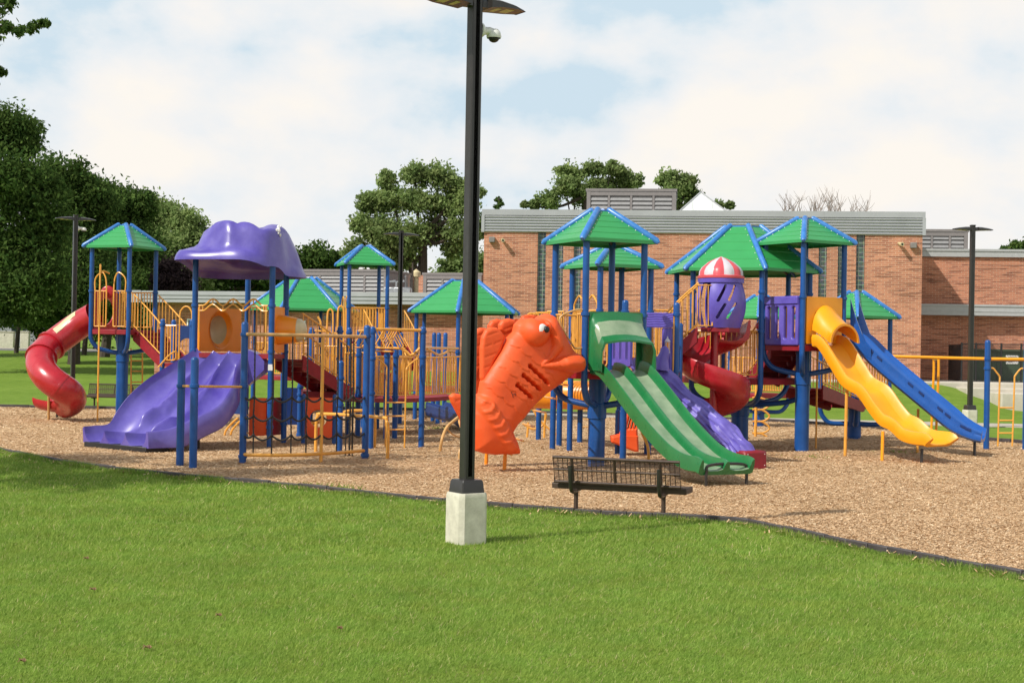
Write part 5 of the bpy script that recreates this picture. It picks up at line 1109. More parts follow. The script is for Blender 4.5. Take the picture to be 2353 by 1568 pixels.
def fish_h(U, W, d):
    h = .26*np.sqrt(np.clip(1-np.clip(1+d/.34, 0, 1)**2, 0, 1))
    # eyeball
    r = np.hypot(U-eyeC[0], W-eyeC[1]); h = np.maximum(h, np.where(r < .27, h*.4+.10+np.sqrt(np.clip(.27**2-r*r, 0, None))*.95, 0))
    # snout and lower lip
    def ridge(A, B, rad, amp): dd = sd_cap(U, W, A[0], A[1], B[0], B[1], 0); return amp*np.sqrt(np.clip(1-(dd/rad)**2, 0, 1))
    def chainr(pts, amp, sharp=.5):
        out_ = np.zeros(U.shape)
        for (x0, y0, r0), (x1, y1, r1) in zip(pts[:-1], pts[1:]):
            A, B = C_(x0, y0), C_(x1, y1); t_ = np.clip(((U-A[0])*(B[0]-A[0])+(W-A[1])*(B[1]-A[1]))/((B[0]-A[0])**2+(B[1]-A[1])**2), 0, 1)
            dd = np.hypot(U-A[0]-t_*(B[0]-A[0]), W-A[1]-t_*(B[1]-A[1])); rad = r0+(r1-r0)*t_; out_ = np.maximum(out_, amp*np.clip(rad/.13, .1, 1.15)*np.clip(1-(dd/rad)**2, 0, 1)**sharp)
        return out_
    h = h+np.maximum(chainr([(1252, 738, .15), (1264, 765, .14), (1266, 792, .12), (1252, 818, .07), (1229, 838, .015)], .14), chainr([(1229, 840, .015), (1252, 838, .07), (1285, 834, .145), (1315, 833, .18), (1340, 834, .19)], .17))
    # scales: rows of overlapping arcs on the body
    ax = V((C_(1255, 800)[0]-C_(1130, 985)[0], C_(1255, 800)[1]-C_(1130, 985)[1], 0)).normalized(); px_, pz_ = C_(1130, 985)
    s = (U-px_)*ax.x+(W-pz_)*ax.y; q = -(U-px_)*ax.y+(W-pz_)*ax.x
    pit = .225; row = np.floor(s/pit); fr = s/pit-row; off = np.where(row % 2 == 0, 0, .5); cq = (q/.26+off) % 1-.5
    edge_ = fr-(.28-.9*(.25-cq*cq)); scale_on = (s > .16) & (s < 1.62) & (r > .30) & (d < -.06)
    h = h+np.where(scale_on, .013*np.exp(-np.clip(edge_, 0, None)*3.2)*(edge_ > 0), 0)-np.where(scale_on & (np.abs(edge_) < .04), .006, 0)
    for A, B in SL:
        dd = capw(U, W, A, B, .036); h = h-np.clip(-dd*9, 0, .17)-np.where((dd > 0) & (dd < .015), 0, 0)
    # tail fluke ribs
    dt = sd_cap(U, W, tailA[0], tailA[1], tailB[0], tailB[1], .16); tt = ((U-tailA[0])*(tailB[0]-tailA[0])+(W-tailA[1])*(tailB[1]-tailA[1]))
    h = h+np.where(dt < 0, .045*np.clip(-dt/.06, 0, 1)+.014*(np.clip(np.sin(tt*38+dt*16), -.3, 1))*np.clip(-dt/.05, 0, 1), 0)
    return h
fish = thing('fish_climber', 'giant orange plastic fish climber standing on its tail behind the lamp post', 'climber', V((P(1158, 1078, 25.9).x, 25.9, 0)))
off2 = V((b3.x-a3.x, b3.y-a3.y, 0))*-1.0
us = [p[0] for p in bp2]; zs = [p[1] for p in bp2]
FINS = [[(1134, 830), (1120, 868), (1108, 880), (1103, 868), (1103, 800), (1106, 775), (1114, 758), (1126, 751), (1140, 752), (1152, 762), (1160, 775), (1150, 806)],
        [(1176, 762), (1160, 768), (1145, 758), (1145, 745), (1152, 735), (1166, 730), (1180, 733), (1188, 740)],
        [(1195, 735), (1200, 725), (1212, 721), (1226, 722), (1236, 728), (1225, 736)]]
TAILF = [(1097, 998), (1072, 990), (1052, 955), (1036, 925), (1031, 910), (1040, 903), (1056, 905), (1078, 925), (1092, 950)]
def fish_body(oz):
    mb = MB(); O2 = Of+oz; relief(mb, fish_sdf, (min(us)-.02, max(us)+.02, min(zs)-.02, max(zs)+.02), .0155, plane_map(O2, ef, nf), fish_h, .05)
    return mb
build('fish_side', fish_body(V((0, 0, 0))), 'orange', fish, angle=75)
far_b = V((-.20, .95, 0))
mbf = MB()
O2 = Of+far_b; relief(mbf, fish_sdf, (min(us)-.02, max(us)+.02, min(zs)-.02, max(zs)+.02), .03, plane_map(O2, ef, -nf), lambda U, W, d: .2*np.sqrt(np.clip(1-np.clip(1+d/.3, 0, 1)**2, 0, 1)), .04); build('fish_side', mbf, 'orange', fish, angle=75)
for fo, off in ((FINS[0], V((0, 0, 0))), (FINS[0], far_b), (FINS[1], V((0, .3, 0))-nf*0), (FINS[2], V((0, .35, 0))), (FINS[1], far_b), (TAILF, V((0, .1, 0)))):
    pp = [fu(*p) for p in fo]; c0 = (sum(p[0] for p in pp)/len(pp), sum(p[1] for p in pp)/len(pp)); mb = MB()
    big = fo is FINS[0]
    relief(mb, lambda u, v: sd_poly(u, v, pp), (min(p[0] for p in pp)-.02, max(p[0] for p in pp)+.02, min(p[1] for p in pp)-.02, max(p[1] for p in pp)+.02), .016, plane_map(Of+off, ef, nf), lambda U, W, d: .055*np.sqrt(np.clip(1-np.clip(1+d/.07, 0, 1)**2, 0, 1))-np.where((d < -.055) & (d > -.19) & (U > c0[0]-.2), .016*np.clip(np.sin((W*1.0+(U-c0[0])*.35)*(34 if big else 30)), .6, 1)-.0096, 0), .04)
    build('fin', mb, 'orange', fish, angle=60)
# eye
ec = C_(1229, 757)
def eyepos(du, dz, w): return Of+ef*(ec[0]+du)+nf*w+V((0, 0, ec[1]+dz))
axis = (nf*.93-ef*.36+V((0, 0, .06))).normalized(); Ew = Of+ef*eyeC[0]+V((0, 0, eyeC[1]))+nf*.225
for nm, r_, dep, m, sh in (('eye_white', .135, .255, 'white', 0), ('pupil', .062, .29, 'black', 1)):
    mb = MB(); c_ = Ew+axis*(dep-.085)
    if sh: c_ = c_+V((0, 0, .03))-ef*.035
    mb.lathe(c_, [(.001, .055 if not sh else .05), (r_*.5, .048 if not sh else .046), (r_*.85, .03 if not sh else .036), (r_, .0), (r_, -.06)], 22, axis=axis); build(nm, mb, m, fish)
for A, B in SL:
    mb = MB(); c0, c1 = A, B; n_ = 24; ring = []
    for k in range(n_+1): q = k/n_; ring.append((A[0]+(B[0]-A[0])*q, A[1]+(B[1]-A[1])*q))
# darker recess liners
for px, py in ((1163, 905), (1266, 897)):
    q = C_(px, py); c_ = Of+ef*q[0]+V((0, 0, q[1]))+nf*.262; mb = MB()
    if px == 1163:
        mb.tube([c_+ef*.03+V((0, 0, .05)), c_+V((0, 0, 0)), c_-ef*.01+V((0, 0, -.05))], .006, 5); mb.tube([c_, c_-ef*.05+V((0, 0, .02)), c_-ef*.06+V((0, 0, -.02))], .006, 5)
    else: mb.sphere(c_, .012, 8, 5)
    build('scuff', mb, 'black', fish)
for px, py, D in ((1158, 1077, 25.9), (1116, 1063, 27.0)):
    q = V((P(px, py, D).x, D, 0)); pole_obj(fish, 'support_leg', [q+V((0, 0, -.1)), q+V((.02, 0, .45))], .035, 'tangerine')
# climbing rungs inside between the two sides, mouth frame
for k in range(6):
    u_ = .25+k*.22; z_ = 1.75-k*.25; A_ = Of+ef*u_+V((0, 0, z_-.2)); pole_obj(fish, 'rung', [A_, A_+far_b], .018, 'yellow')
mb = MB(); m0 = Of+ef*fu(1283, 735)[0]+V((0, 0, fu(1283, 735)[1])); m1 = Of+ef*fu(1318, 800)[0]+V((0, 0, fu(1318, 800)[1]))
mb.tube(bez([m1+far_b*.02-ef*.02, m0-ef*.02+V((0, 0, .0)), m0-ef*.3+V((0, 0, .18)), m0-ef*.52+V((0, 0, .2))], 5), .018, 7); mb.tube([m1-ef*.02, m1-ef*.25+V((0, 0, .02))], .018, 6); build('grab_bar', mb, 'pale', fish)
# ================================================================== purple triple slide
Lp = [(452, 799, 31.35), (398, 833, 31.1), (342, 868, 30.8), (300, 905, 30.5), (272, 940, 30.25), (250, 972, 30.1), (215, 977, 29.95), (193, 979, 29.8)]
Rp = [(560, 801, 30.7), (541, 842, 30.4), (531, 888, 29.9), (501, 931, 29.45), (455, 955, 29.1), (400, 980, 28.8), (365, 988, 28.6), (336, 991, 28.4)]
Lc = bez([P(*q) for q in Lp], 12); Rc = bez([P(*q) for q in Rp], 12); NL = len(Lc)
ts = thing('triple_slide', 'wide purple triple slide with worn pale troughs', 'slide', V((-7.9, 29.1, 0)))
rows = []; M3 = 90
for i in range(NL):
    q = i/(NL-1); l_, r_ = Lc[i], Rc[i]; row = []
    d_ = ((Lc[min(i+1, NL-1)]+Rc[min(i+1, NL-1)])-(Lc[max(i-1, 0)]+Rc[max(i-1, 0)])).normalized(); up = V((-d_.x*d_.z, -d_.y*d_.z, 1)).normalized()
    zfl = max(0.12, 0)
    for j in range(M3+1):
        u = j/M3; s_ = abs(math.sin(3*math.pi*u)); dep = (.33+.03*q)*(s_**.42)*(1 if q > .04 else .4+.6*q/.04)
        mid = u*3 % 1
        if .3 < u < .7 or True:
            inner = min(u, 1-u)
            if inner > .12: dep = max(dep, .06+.10*math.sin(min(1, q*1.05)*math.pi))     # middle ridges sit lower than the outer walls
        # moulded bumps and steps part way down
        sg4 = lambda u0, q0, wu, wq, a0: a0*math.exp(-((u-u0)/wu)**4-((q-q0)/wq)**4); b_ = sg4(.31, .55, .06, .08, .12)+sg4(.38, .42, .04, .05, .09)+sg4(.67, .64, .06, .09, .12)+sg4(.60, .34, .05, .07, .10)+sg4(.45, .76, .08, .03, .07)
        dep = dep-b_+.015*math.sin(q*22+u*5)*(s_)
        row.append(lerp(l_, r_, u)-up*dep)
    zb = .46
    w_ = (r_-l_).normalized()
    row += [r_+w_*.05-up*.03, r_+w_*.055-up*zb*.9, r_-up*zb, l_-up*zb, l_-w_*.05-up*zb*.9, l_-w_*.05-up*.03]
    for k in range(len(row)): 
        if row[k].z < .10: row[k] = V((row[k].x, row[k].y, .10))
    rows.append(row)
mb = MB(); mb.loft(rows); build('chute', mb, 'purple_worn', ts, angle=60)
mb = MB(); l_, r_ = Lc[-1], Rc[-1]; w_ = V((r_.x-l_.x, r_.y-l_.y, 0)); wl = w_.length; w_.normalize(); f_ = V((w_.y, -w_.x, 0)); c_ = (l_+r_)/2-f_*.28; mb.box((c_.x, c_.y, .04), (wl-.02, .56, .16), w_, f_, (0, 0, 1), bev=.01); build('base_frame', mb, 'black', ts)
for q in (.5, .62):
    i = int(q*(NL-1)); c_ = lerp(Lc[i], Rc[i], .85); pole_obj(ts, 'support_leg', [V((c_.x, c_.y+.3, -.05)), V((c_.x, c_.y+.3, c_.z-.4))], .035, 'bronze')
# rounded head of the slide beside the tower
mb = MB(); hp0 = P(560, 802, 30.75); hp1 = P(608, 826, 30.7); rows = []
for k in range(9):
    q = k/8; c_ = lerp(hp0, hp1, q); zt_ = c_.z+.05*math.sin(q*math.pi)-.12*max(0, q-.75); rows.append([V((c_.x, c_.y-.06, zt_)), V((c_.x, c_.y+.5, zt_)), V((c_.x, c_.y+.5, 1.25+.35*q)), V((c_.x-.1*(1-q), c_.y-.06, 1.1+.55*q))])
mb.loft(rows); build('slide_head', mb, 'purple_worn', ts, angle=50)
# ================================================================== details of the canopy tower
L2_, F2_, R2_, B2_ = C2['L'], C2['F'], C2['R'], C2['B']
def bubble_panel(parent, A, B, z0, z1, out, m='tangerine', rr=.33, dome='cream', depth=.30):
    A = V(A); B = V(B); panel(parent, 'bubble_panel', A, B, z0, z1, m, holes=lambda l: [lambda u, v: sd_circ(u, v, l/2, (z0+z1)/2, rr)], thick=.05)
    c_ = (A+B)/2+V((0, 0, (z0+z1)/2)); mb = MB(); mb.lathe(c_, [(rr+.03, -.01), (rr, .0), (rr*.95, depth*.3), (rr*.80, depth)], 30, axis=out); mb.lathe(c_, [(rr*.78, depth), (rr*.93, depth*.3), (rr*.97, 0)], 30, axis=out)
    build('window_cone', mb, m, parent); mb = MB(); mb.lathe(c_+out*depth*.9, [(rr*.80, 0), (rr*.72, .12), (rr*.45, .21), (.001, .25)], 30, axis=out); build('bubble_window', mb, dome, parent)
eLB = (B2_-L2_).normalized(); zc_ = dz2+.52
bubble_panel(t2, lerp(L2_, B2_, .09), lerp(L2_, B2_, .88), dz2+.03, dz2+1.0, V((eLB.y*-1, eLB.x, 0)).normalized() if V((eLB.y*-1, eLB.x, 0)).y > 0 else V((eLB.y, -eLB.x, 0)), rr=.41, depth=.07)
eFR = (R2_-F2_).normalized(); oFR = V((eFR.y, -eFR.x, 0)); oFR = oFR if oFR.x > 0 else -oFR
bubble_panel(t2, F2_+eFR*.1, R2_-eFR*.1, dz2+.03, dz2+1.03, oFR, rr=.33, depth=.42)
# wave rails between the two front posts
eLF = (F2_-L2_).normalized(); lLF = (F2_-L2_).length; mb = MB()
zt_ = dz2+1.03
for dz, ph in ((0, 0), (-.115, 0)):
    pts = []
    for k in range(49):
        q = k/48; x = .10+(lLF-.2)*q; amp = .13*abs(math.sin(q*math.pi*3.5-.25*math.pi)) if .04 < q < .96 else 0
        wv = .07*(1-math.cos(max(0, min(1, (q-.06)/.88))*2*math.pi*3)); pts.append(L2_+eLF*x+V((0, 0, zt_+dz+wv)))
    mb.tube(pts, .02, 7)
for k in range(7):
    q = .06+.88*k/6; wv = .07*(1-math.cos(max(0, min(1, (q-.06)/.88))*2*math.pi*3)); c_ = L2_+eLF*(.10+(lLF-.2)*q)+V((0, 0, zt_+wv)); mb.tube([c_, c_-V((0, 0, .115))], .014, 6)
for x, zz0 in ((.12, dz2+.45), (lLF-.14, dz2+.05)): c_ = L2_+eLF*x; mb.tube([c_+V((0, 0, zz0)), c_+V((0, 0, zt_))], .018, 7)
build('wave_rail', mb, 'yellow', t2)
rail_panel(t2, lerp(B2_, R2_, .0)+V((0, 0, dz2)), lerp(B2_, R2_, .5)+V((0, 0, dz2)), n=4)
mb = MB(); c_ = F2_+V((-.0, -.066, dz2-.28)); mb.box(c_, (.10, .004, .13), bev=0); build('sticker', mb, 'white', t2, smooth=False)
# eye decal patches on the canopy
mbw = MB(); 
# stairs from canopy tower to the low platform
stairs('red stairs with yellow rails going down right from the purple canopy tower', P(664, 818, 32.3), P(778, 893, 33.4), .95, 6, bars=11)
# stairs of T1 and the landing behind
stairs('red stairs with yellow rails going down from the far left tower', P(336, 757, 39.9), P(398, 822, 39.0), .8, 6, bars=8)
pl = thing('play_platform', 'small landing between the far left tower stairs and the purple slide', 'play platform', V((P(410, 830, 38).x, 38, 0)))
zl = P(410, 834, 37.6).z; corners = [(373, 37.4), (440, 37.2), (447, 38.6), (398, 38.7)]
cs = [V((P(x, 800, D).x, D, 0)) for x, D in corners]
for q in cs[:1]+cs[3:]+cs[1:3]: mb = MB(); post_mesh(mb, q, -.05, zl+1.15, collars=(zl+1.0,)); build('post', mb, 'blue', pl)
mb = MB(); mb.poly_slab([q.to_tuple()[:2] for q in cs], zl-.09, zl); build('deck', mb, 'deckred', pl)
rail_panel(pl, cs[0]+V((0, 0, zl)), lerp(cs[0], cs[1], .55)+V((0, 0, zl)), n=4, h=.98)
mb = MB(); A_ = lerp(cs[0], cs[1], .58)+V((0, 0, zl)); B_ = lerp(cs[0], cs[1], 1.0)+V((0, 0, zl)); mb.tube(bez([A_+V((0, 0, -.3)), A_+V((0, 0, 1.15)), lerp(A_, B_, .15)+V((0, 0, 1.4)), lerp(A_, B_, .5)+V((0, 0, 1.48)), lerp(A_, B_, .85)+V((0, 0, 1.4)), B_+V((0, 0, 1.15)), B_], 5), .021, 7); build('hoop_rail', mb, 'yellow', pl)
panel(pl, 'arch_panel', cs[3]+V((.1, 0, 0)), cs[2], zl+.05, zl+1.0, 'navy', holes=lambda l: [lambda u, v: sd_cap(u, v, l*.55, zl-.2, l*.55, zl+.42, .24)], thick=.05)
mb = MB(); mb.tube(bez([P(364, 843, 37.2), P(384, 820, 37.1), P(400, 808, 37.1), P(407, 811, 37.15), P(407, 826, 37.2)], 5), .022, 7); mb.tube([P(371, 834, 37.2), P(371, 843, 37.2)], .014, 5); build('curved_rail', mb, 'yellow', pl)
# ================================================================== low central platform and bridge
pm = thing('play_platform', 'low red platform behind the chain net climber', 'play platform', V((P(740, 960, 33.8).x, 33.8, 0)))
zm = P(740, 899, 33.3).z; zb = .97
mpts = [(697, 33.3), (790, 33.0), (800, 35.2), (690, 35.4)]
ms = [V((P(x, 850, D).x, D, 0)) for x, D in mpts]
mb = MB(); mb.poly_slab([q.to_tuple()[:2] for q in ms], zm-.12, zm); build('deck', mb, 'deckred', pm)
for (px, py, D, pt, cl) in ((779, 900, 33.0, 749, (700, 0)), (714, 900, 35.2, 752, ()), (800, 900, 35.4, 752, ())):
    q = V((P(px, 880, D).x, D, 0)); mb = MB(); zt_ = P(px, pt, D).z; post_mesh(mb, q, -.05, zt_, collars=(zt_-.12, zt_-.75)); build('post', mb, 'blue', pm)
for (px, D, py, pt) in ((689, 34.4, 1002, 875),): q = V((P(px, 940, D).x, D, 0)); mb = MB(); post_mesh(mb, q, -.05, P(px, pt, D).z, collars=(P(px, 888, D).z, P(px, 905, D).z, P(px, 918, D).z, P(px, 998, D).z)); build('post', mb, 'blue', pm)
rail_panel(pm, ms[3]+V((0, 0, zm)), ms[2]+V((0, 0, zm)), n=9)
rail_panel(pm, V((P(735, 800, 34.2).x, 34.2, zm)), V((P(772, 800, 34.0).x, 34.0, zm)), n=5)
mb = MB()
for (x0, x1) in ((738, 752),):
    A_ = P(x0, 890, 36); B_ = P(x1, 890, 36)
mb.tube(bez([P(730, 727, 44), P(736, 738, 44), P(738, 752, 44), P(748, 760, 44), P(756, 770, 44), P(756, 800, 44)], 5), .035, 7); mb.tube(bez([P(718, 760, 44), P(736, 760, 44), P(756, 762, 44), P(772, 766, 44)], 5), .03, 7)
tag(build('spiral_climber', mb, 'yellow', base=V((P(745, 760, 44).x, 44, 1.2))), 'curly yellow climbing tubes under the left six sided roof', 'climber')
br = thing('play_bridge', 'red decked bridge with rows of yellow bars left of the lamp post', 'bridge', V((P(950, 950, 36).x, 36, 0)))
A_ = V((P(800, 870, 34.2).x, 34.2, zb)); B_ = V((P(1066, 870, 37.4).x, 37.4, zb)); dv = (B_-A_).normalized(); sv = V((-dv.y, dv.x, 0))
rows = []; NB = 16
for k in range(NB+1): q = k/NB; c_ = lerp(A_, B_, q)+V((0, 0, -.06*math.sin(q*math.pi))); rows.append([c_, c_+sv*1.5, c_+sv*1.5-V((0, 0, .1)), c_-V((0, 0, .1))])
mb = MB(); mb.loft(rows); build('deck', mb, 'deckred', br)
for sd in (0, 1.5):
    mb = MB(); lo = [lerp(A_, B_, k/30)+sv*sd+V((0, 0, .08-.06*math.sin(k/30*math.pi))) for k in range(31)]; hi = [lerp(A_, B_, k/30)+sv*sd+V((0, 0, 1.0-.04*math.sin(k/30*math.pi))) for k in range(31)]
    for i0, i1 in ((4, 16), (17, 30)) if sd == 0 else ((0, 30),):
        mb.tube(lo[i0:i1+1], .018, 6); mb.tube(hi[i0:i1+1], .02, 6)
        for k in range(i0, i1): mb.tube([lo[k], hi[k]+dv*(.05*math.sin(k*1.3+sd))], .016, 5); mb.tube([lerp(lo[k], lo[k+1], .5), lerp(hi[k], hi[k+1], .5)+dv*(.05*math.sin(k*2.1+sd))], .016, 5)
    build('railing', mb, 'yellow', br)
for (px, py, D, pt) in ((823, 1003, 34.8, 757), (888, 1012, 33.8, 751), (908, 1009, 34.2, 754), (919, 974, 40.8, 764), (1006, 974, 41, 764), (1021, 969, 42, 764), (995, 969, 42.5, 764), (867, 985, 38, 760)):
    q = V((P(px, 900, D).x, D, 0)); zt_ = P(px, pt, D).z; mb = MB(); post_mesh(mb, q, -.05, zt_, collars=(zb+1.0, zb+.03) if px < 915 else ()); build('post', mb, 'blue', br)
for px in (907, 991): q = V((P(px, 919, 34.3+ (px-800)/266*3.2).x, 34.25+(px-800)/266*3.2-.02, zb-.10)); mb = MB(); mb.lathe(q, [(.001, .03), (.04, .02), (.045, 0)], 10, axis=(0, -1, 0)); build('deck_bolt', mb, 'cream', br)
mb = MB(); bz = [P(700, 898, 34.0)]
# navy slide seen under the bridge
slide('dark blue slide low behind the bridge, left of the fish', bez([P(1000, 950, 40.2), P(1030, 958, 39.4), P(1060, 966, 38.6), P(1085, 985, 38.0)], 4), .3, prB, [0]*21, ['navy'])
# ================================================================== chain net climber
nc = thing('net_climber', 'black chain net climber hung from a curved yellow bar between blue posts', 'climber', V((P(745, 1065, 26.6).x, 26.6, 0)))
def P0(px, py): g = ground(px, py); return g
for (px, py, pt, cl) in ((557, 1064, 739, (768, 886, 1048)), (838, 1054, 747, (772, 1045)),):
    g = P0(px, py); mb = MB(); D = g.y; post_mesh(mb, g, -.05, P(px+5, pt, D).z, r=.066, collars=[P(px+4, c, D).z for c in cl]); build('post', mb, 'blue', nc)
pA = P0(557, 1064); pB = P0(838, 1054)
def arc(q, z): 
    c_ = lerp(pA, pB, q); bul = -.62*math.sin(math.pi*q)**.75 if 0 < q < 1 else 0; return V((c_.x, c_.y+bul, z))
zt1 = P(600, 768, 26.4).z; zt0 = .17
mb = MB(); mb.tube([arc(k/30, zt1) for k in range(31)], .034, 10); build('top_bar', mb, 'pale', nc, label=None)
mb = MB(); mb.tube([arc(k/30, zt0) for k in range(31)], .034, 10); build('bottom_bar', mb, 'yellow', nc)
cq = .66; c_ = arc(cq, 0); mb = MB(); mb.tube([c_+V((0, 0, -.05)), c_+V((0, 0, zt1))], .032, 10); build('centre_pole', mb, 'yellow', nc)
qs = [.10, .26, .42, .54, .66, .78, .90]; zr = [1.23, .88, .53]
for q in qs:
    if q == .66: continue
    mb = MB(); pts = [arc(q, zt1-.03), arc(q, zt1-.2), arc(q+.004, 1.23), arc(q-.004, .88), arc(q, .53), arc(q, zt0+.02)]; mb.tube(bez(pts, 3), .014, 6)
    for k in range(20): mb.sphere(arc(q, zt0+.1+k*(zt1-zt0-.15)/20), .018, 6, 4)
    build('chain', mb, 'chain', nc)
for z_ in zr:
    mb = MB(); q_all = [0.0]+qs+[1.0]
    for a_, b_ in zip(q_all[:-1], q_all[1:]):
        mb.tube([arc(a_+(b_-a_)*k/8, z_-.09*math.sin(math.pi*k/8)*(1 if 0 < a_ else .6)) for k in range(9)], .019, 7)
        mb.sphere(arc(b_ if b_ < 1 else .995, z_), .03, 8, 6)
    build('net_rope', mb, 'chain', nc)
# second heavy chain curtain behind, near the right post
cx_ = thing('chain_ladder', 'dark chain ladder hanging beside the right post of the net climber', 'chain ladder', V((P(805, 1040, 28.6).x, 28.6, 0)))
for px in (797, 806, 813):
    mb = MB(); a_ = P(px, 775, 28.6); b_ = P(px-4, 1045, 28.6); mb.tube([a_, lerp(a_, b_, .5)+V((.01, 0, 0)), b_], .02 if px == 806 else .013, 6)
    for k in range(26): mb.sphere(lerp(a_, b_, k/25), .024 if px == 806 else .017, 6, 4)
    build('chain', mb, 'chain', cx_)
# two short posts with a thin bar
pb = thing('post_rail', 'two short blue posts joined by a thin yellow bar left of the net climber', 'posts', P0(443, 1076))
for (px, py, pt) in ((413, 1070, 825), (443, 1076, 820)): g = P0(px, py); mb = MB(); post_mesh(mb, g, -.05, P(px+4, pt, g.y).z, r=.07, collars=[P(px+4, 886, g.y).z]); build('post', mb, 'blue', pb)
mb = MB(); g1 = P0(413, 1070); g2 = P0(443, 1076); mb.tube([V((g1.x, g1.y, P(416, 886, g1.y).z)), V((g2.x, g2.y, P(447, 887, g2.y).z)), V((pA.x, pA.y, P(560, 888, pA.y).z))], .022, 8); build('bar', mb, 'yellow', pb)
for px, py in ((443, 1057), (411, 1049)): 
    g = P0(443, 1076); 
mb = MB(); g = P0(443, 1076); mb.lathe(V((g.x, g.y, P(443, 1058, g.y).z)), [(.072, 0), (.072, .02)], 14, a0=math.radians(200), a1=math.radians(330)); build('ground_mark', mb, 'white', pb)
# parallel bars
pbars = thing('parallel_bars', 'pair of low yellow parallel bars beside the net climber', 'parallel bars', P0(890, 1054))
for (a_, b_, zt_px) in (((725, 1040), (890, 1054), 949), ((780, 1030), (860, 1030), 943)):
    g1 = P0(*a_); g2 = P0(*b_); z_ = P(a_[0], zt_px, g1.y).z; d_ = (g2-g1).normalized(); mb = MB(); up = V((0, 0, 1))
    mb.tube(bez([g1+up*-.05, g1+up*(z_-.22), g1+up*(z_-.06)+d_*.05, g1+up*z_+d_*.2, g2+up*z_-d_*.2, g2+up*(z_-.06)-d_*.05, g2+up*(z_-.22), g2+up*-.05], 5), .034, 9); build('bar', mb, 'yellow', pbars)
# post with collars by the bars
sp_ = P0(779, 1039); mb = MB(); post_mesh(mb, sp_, -.05, P(783, 828, sp_.y).z, collars=(P(780, 868, sp_.y).z, P(780, 930, sp_.y).z)); tag(build('play_post', mb, 'blue', base=sp_), 'short blue post with round cap between the net and the parallel bars', 'post')
# trapeze and ladder frame
tf = thing('trapeze_frame', 'overhead yellow bars with hanging triangle handles and a ladder between blue posts', 'overhead bars', P0(967, 1028))
P5, P6 = P0(851, 1031), P0(967, 1028)
for g, px, pt in ((P5, 853, 750), (P6, 970, 750)): mb = MB(); zt_ = P(px, pt, g.y).z; post_mesh(mb, g, -.05, zt_, collars=(zt_-.11, zt_-.68, zt_-1.42) if g is P5 else (zt_-.11, zt_-.66)); build('post', mb, 'blue', tf)
zB = P(900, 757, 31).z; up = V((0, 0, 1))
mb = MB(); mb.tube([P5+up*zB, P6+up*zB], .035, 10); build('top_bar', mb, 'yellow', tf)
q1, q2 = V((P(824, 760, 34.8).x, 34.8, zB)), V((P(893, 760, 33.8).x, 33.8, zB))
m1_ = lerp(P5, P6, .30)+up*zB; m2_ = lerp(P5, P6, .52)+up*zB
for a_, b_ in ((m1_, q1), (m2_, q2)): mb = MB(); mb.tube([a_, b_], .03, 8); build('beam', mb, 'yellow', tf)
for k in range(4):
    for a_, b_ in ((m1_, q1), (m2_, q2)):
        c_ = lerp(a_, b_, .12+.25*k); mb = MB(); w_ = .20; h_ = .40; mb.tube([c_, c_+V((-w_, 0, -h_+.04)), c_+V((-w_+.03, 0, -h_)), c_+V((w_-.03, 0, -h_)), c_+V((w_, 0, -h_+.04)), c_], .0165, 6); build('triangle_handle', mb, 'yellow', tf)
zig = []
for k, (px, py) in enumerate(((921, 799), (934, 808), (942, 816), (952, 812), (965, 799))): zig.append(P(px, py, 31.8))
mb = MB(); mb.tube(zig, .034, 8); mb.tube([P(975, 799, 32.2), P(1052, 800, 36)], .026, 8); mb.tube([P(980, 800, 32.4), P(1000, 812, 33.2), P(1008, 815, 33.6), P(1018, 813, 34.2), P(1040, 800, 35.4)], .03, 8); mb.tube([P(862, 798, 33.8), P(918, 800, 33.4)], .03, 8); mb.tube([P(860, 806, 33), P(905, 807, 32.6)], .02, 7); build('zigzag_bar', mb, 'yellow', tf)
lD = 31.0
mb = MB(); mb.tube(bez([P(858, 823, 30.7), P(868, 824, 30.75), P(880, 834, 30.9), P(888, 843, lD), P(888, 860, lD), P(886, 940, lD), P(885, 1026, lD)], 3), .018, 7); mb.tube(bez([P(960, 824, 31.2), P(953, 827, 31.2), P(940, 838, 31.1), P(934, 846, lD), P(933, 860, lD), P(931, 940, lD), P(929, 1028, lD)], 3), .018, 7); build('ladder_rail', mb, 'yellow', tf)
for py in (924, 955, 986): mb = MB(); mb.tube([P(886.5, py, lD), P(932, py, lD)], .016, 7); build('rung', mb, 'yellow', tf)
# play panels under the canopy tower
pp_ = thing('activity_board', 'red orange wavy play panel standing under the purple canopy tower', 'play panel', V((P(610, 1000, 31.6).x, 31.6, 0)))
A_ = V((P(574, 960, 31.4).x, 31.4, 0)); B_ = V((P(612, 960, 31.6).x, 31.6, 0)); z0, z1 = P(590, 1001, 31.4).z, P(590, 914, 31.4).z
panel(pp_, 'side_panel', A_, B_, z0, z1, 'orange', thick=.06, hf=lambda U, W, d: .05*np.sin(U*9))
A2_ = V((P(616, 960, 31.6).x, 31.6, 0)); B2p = V((P(650, 960, 32.2).x, 32.2, 0)); panel(pp_, 'side_panel', A2_, B2p, z0, z1, 'deckred', thick=.06)
for z_ in (z0+.06, z0+.45, z1-.05): pole_obj(pp_, 'rail', [V((A_.x-.1, 31.35, z_)), V((B2p.x, 32.15, z_))], .017, 'pale')
po = thing('activity_board', 'orange play panel with a round hole under the low red platform', 'play panel', V((P(732, 1005, 31.6).x, 31.6, 0)))
A_ = V((P(699, 960, 31.8).x, 31.8, 0)); B_ = V((P(765, 960, 31.8).x, 31.8, 0)); z0, z1 = P(732, 1006, 31.8).z, P(732, 913, 31.8).z; zc = P(730, 961, 31.8).z
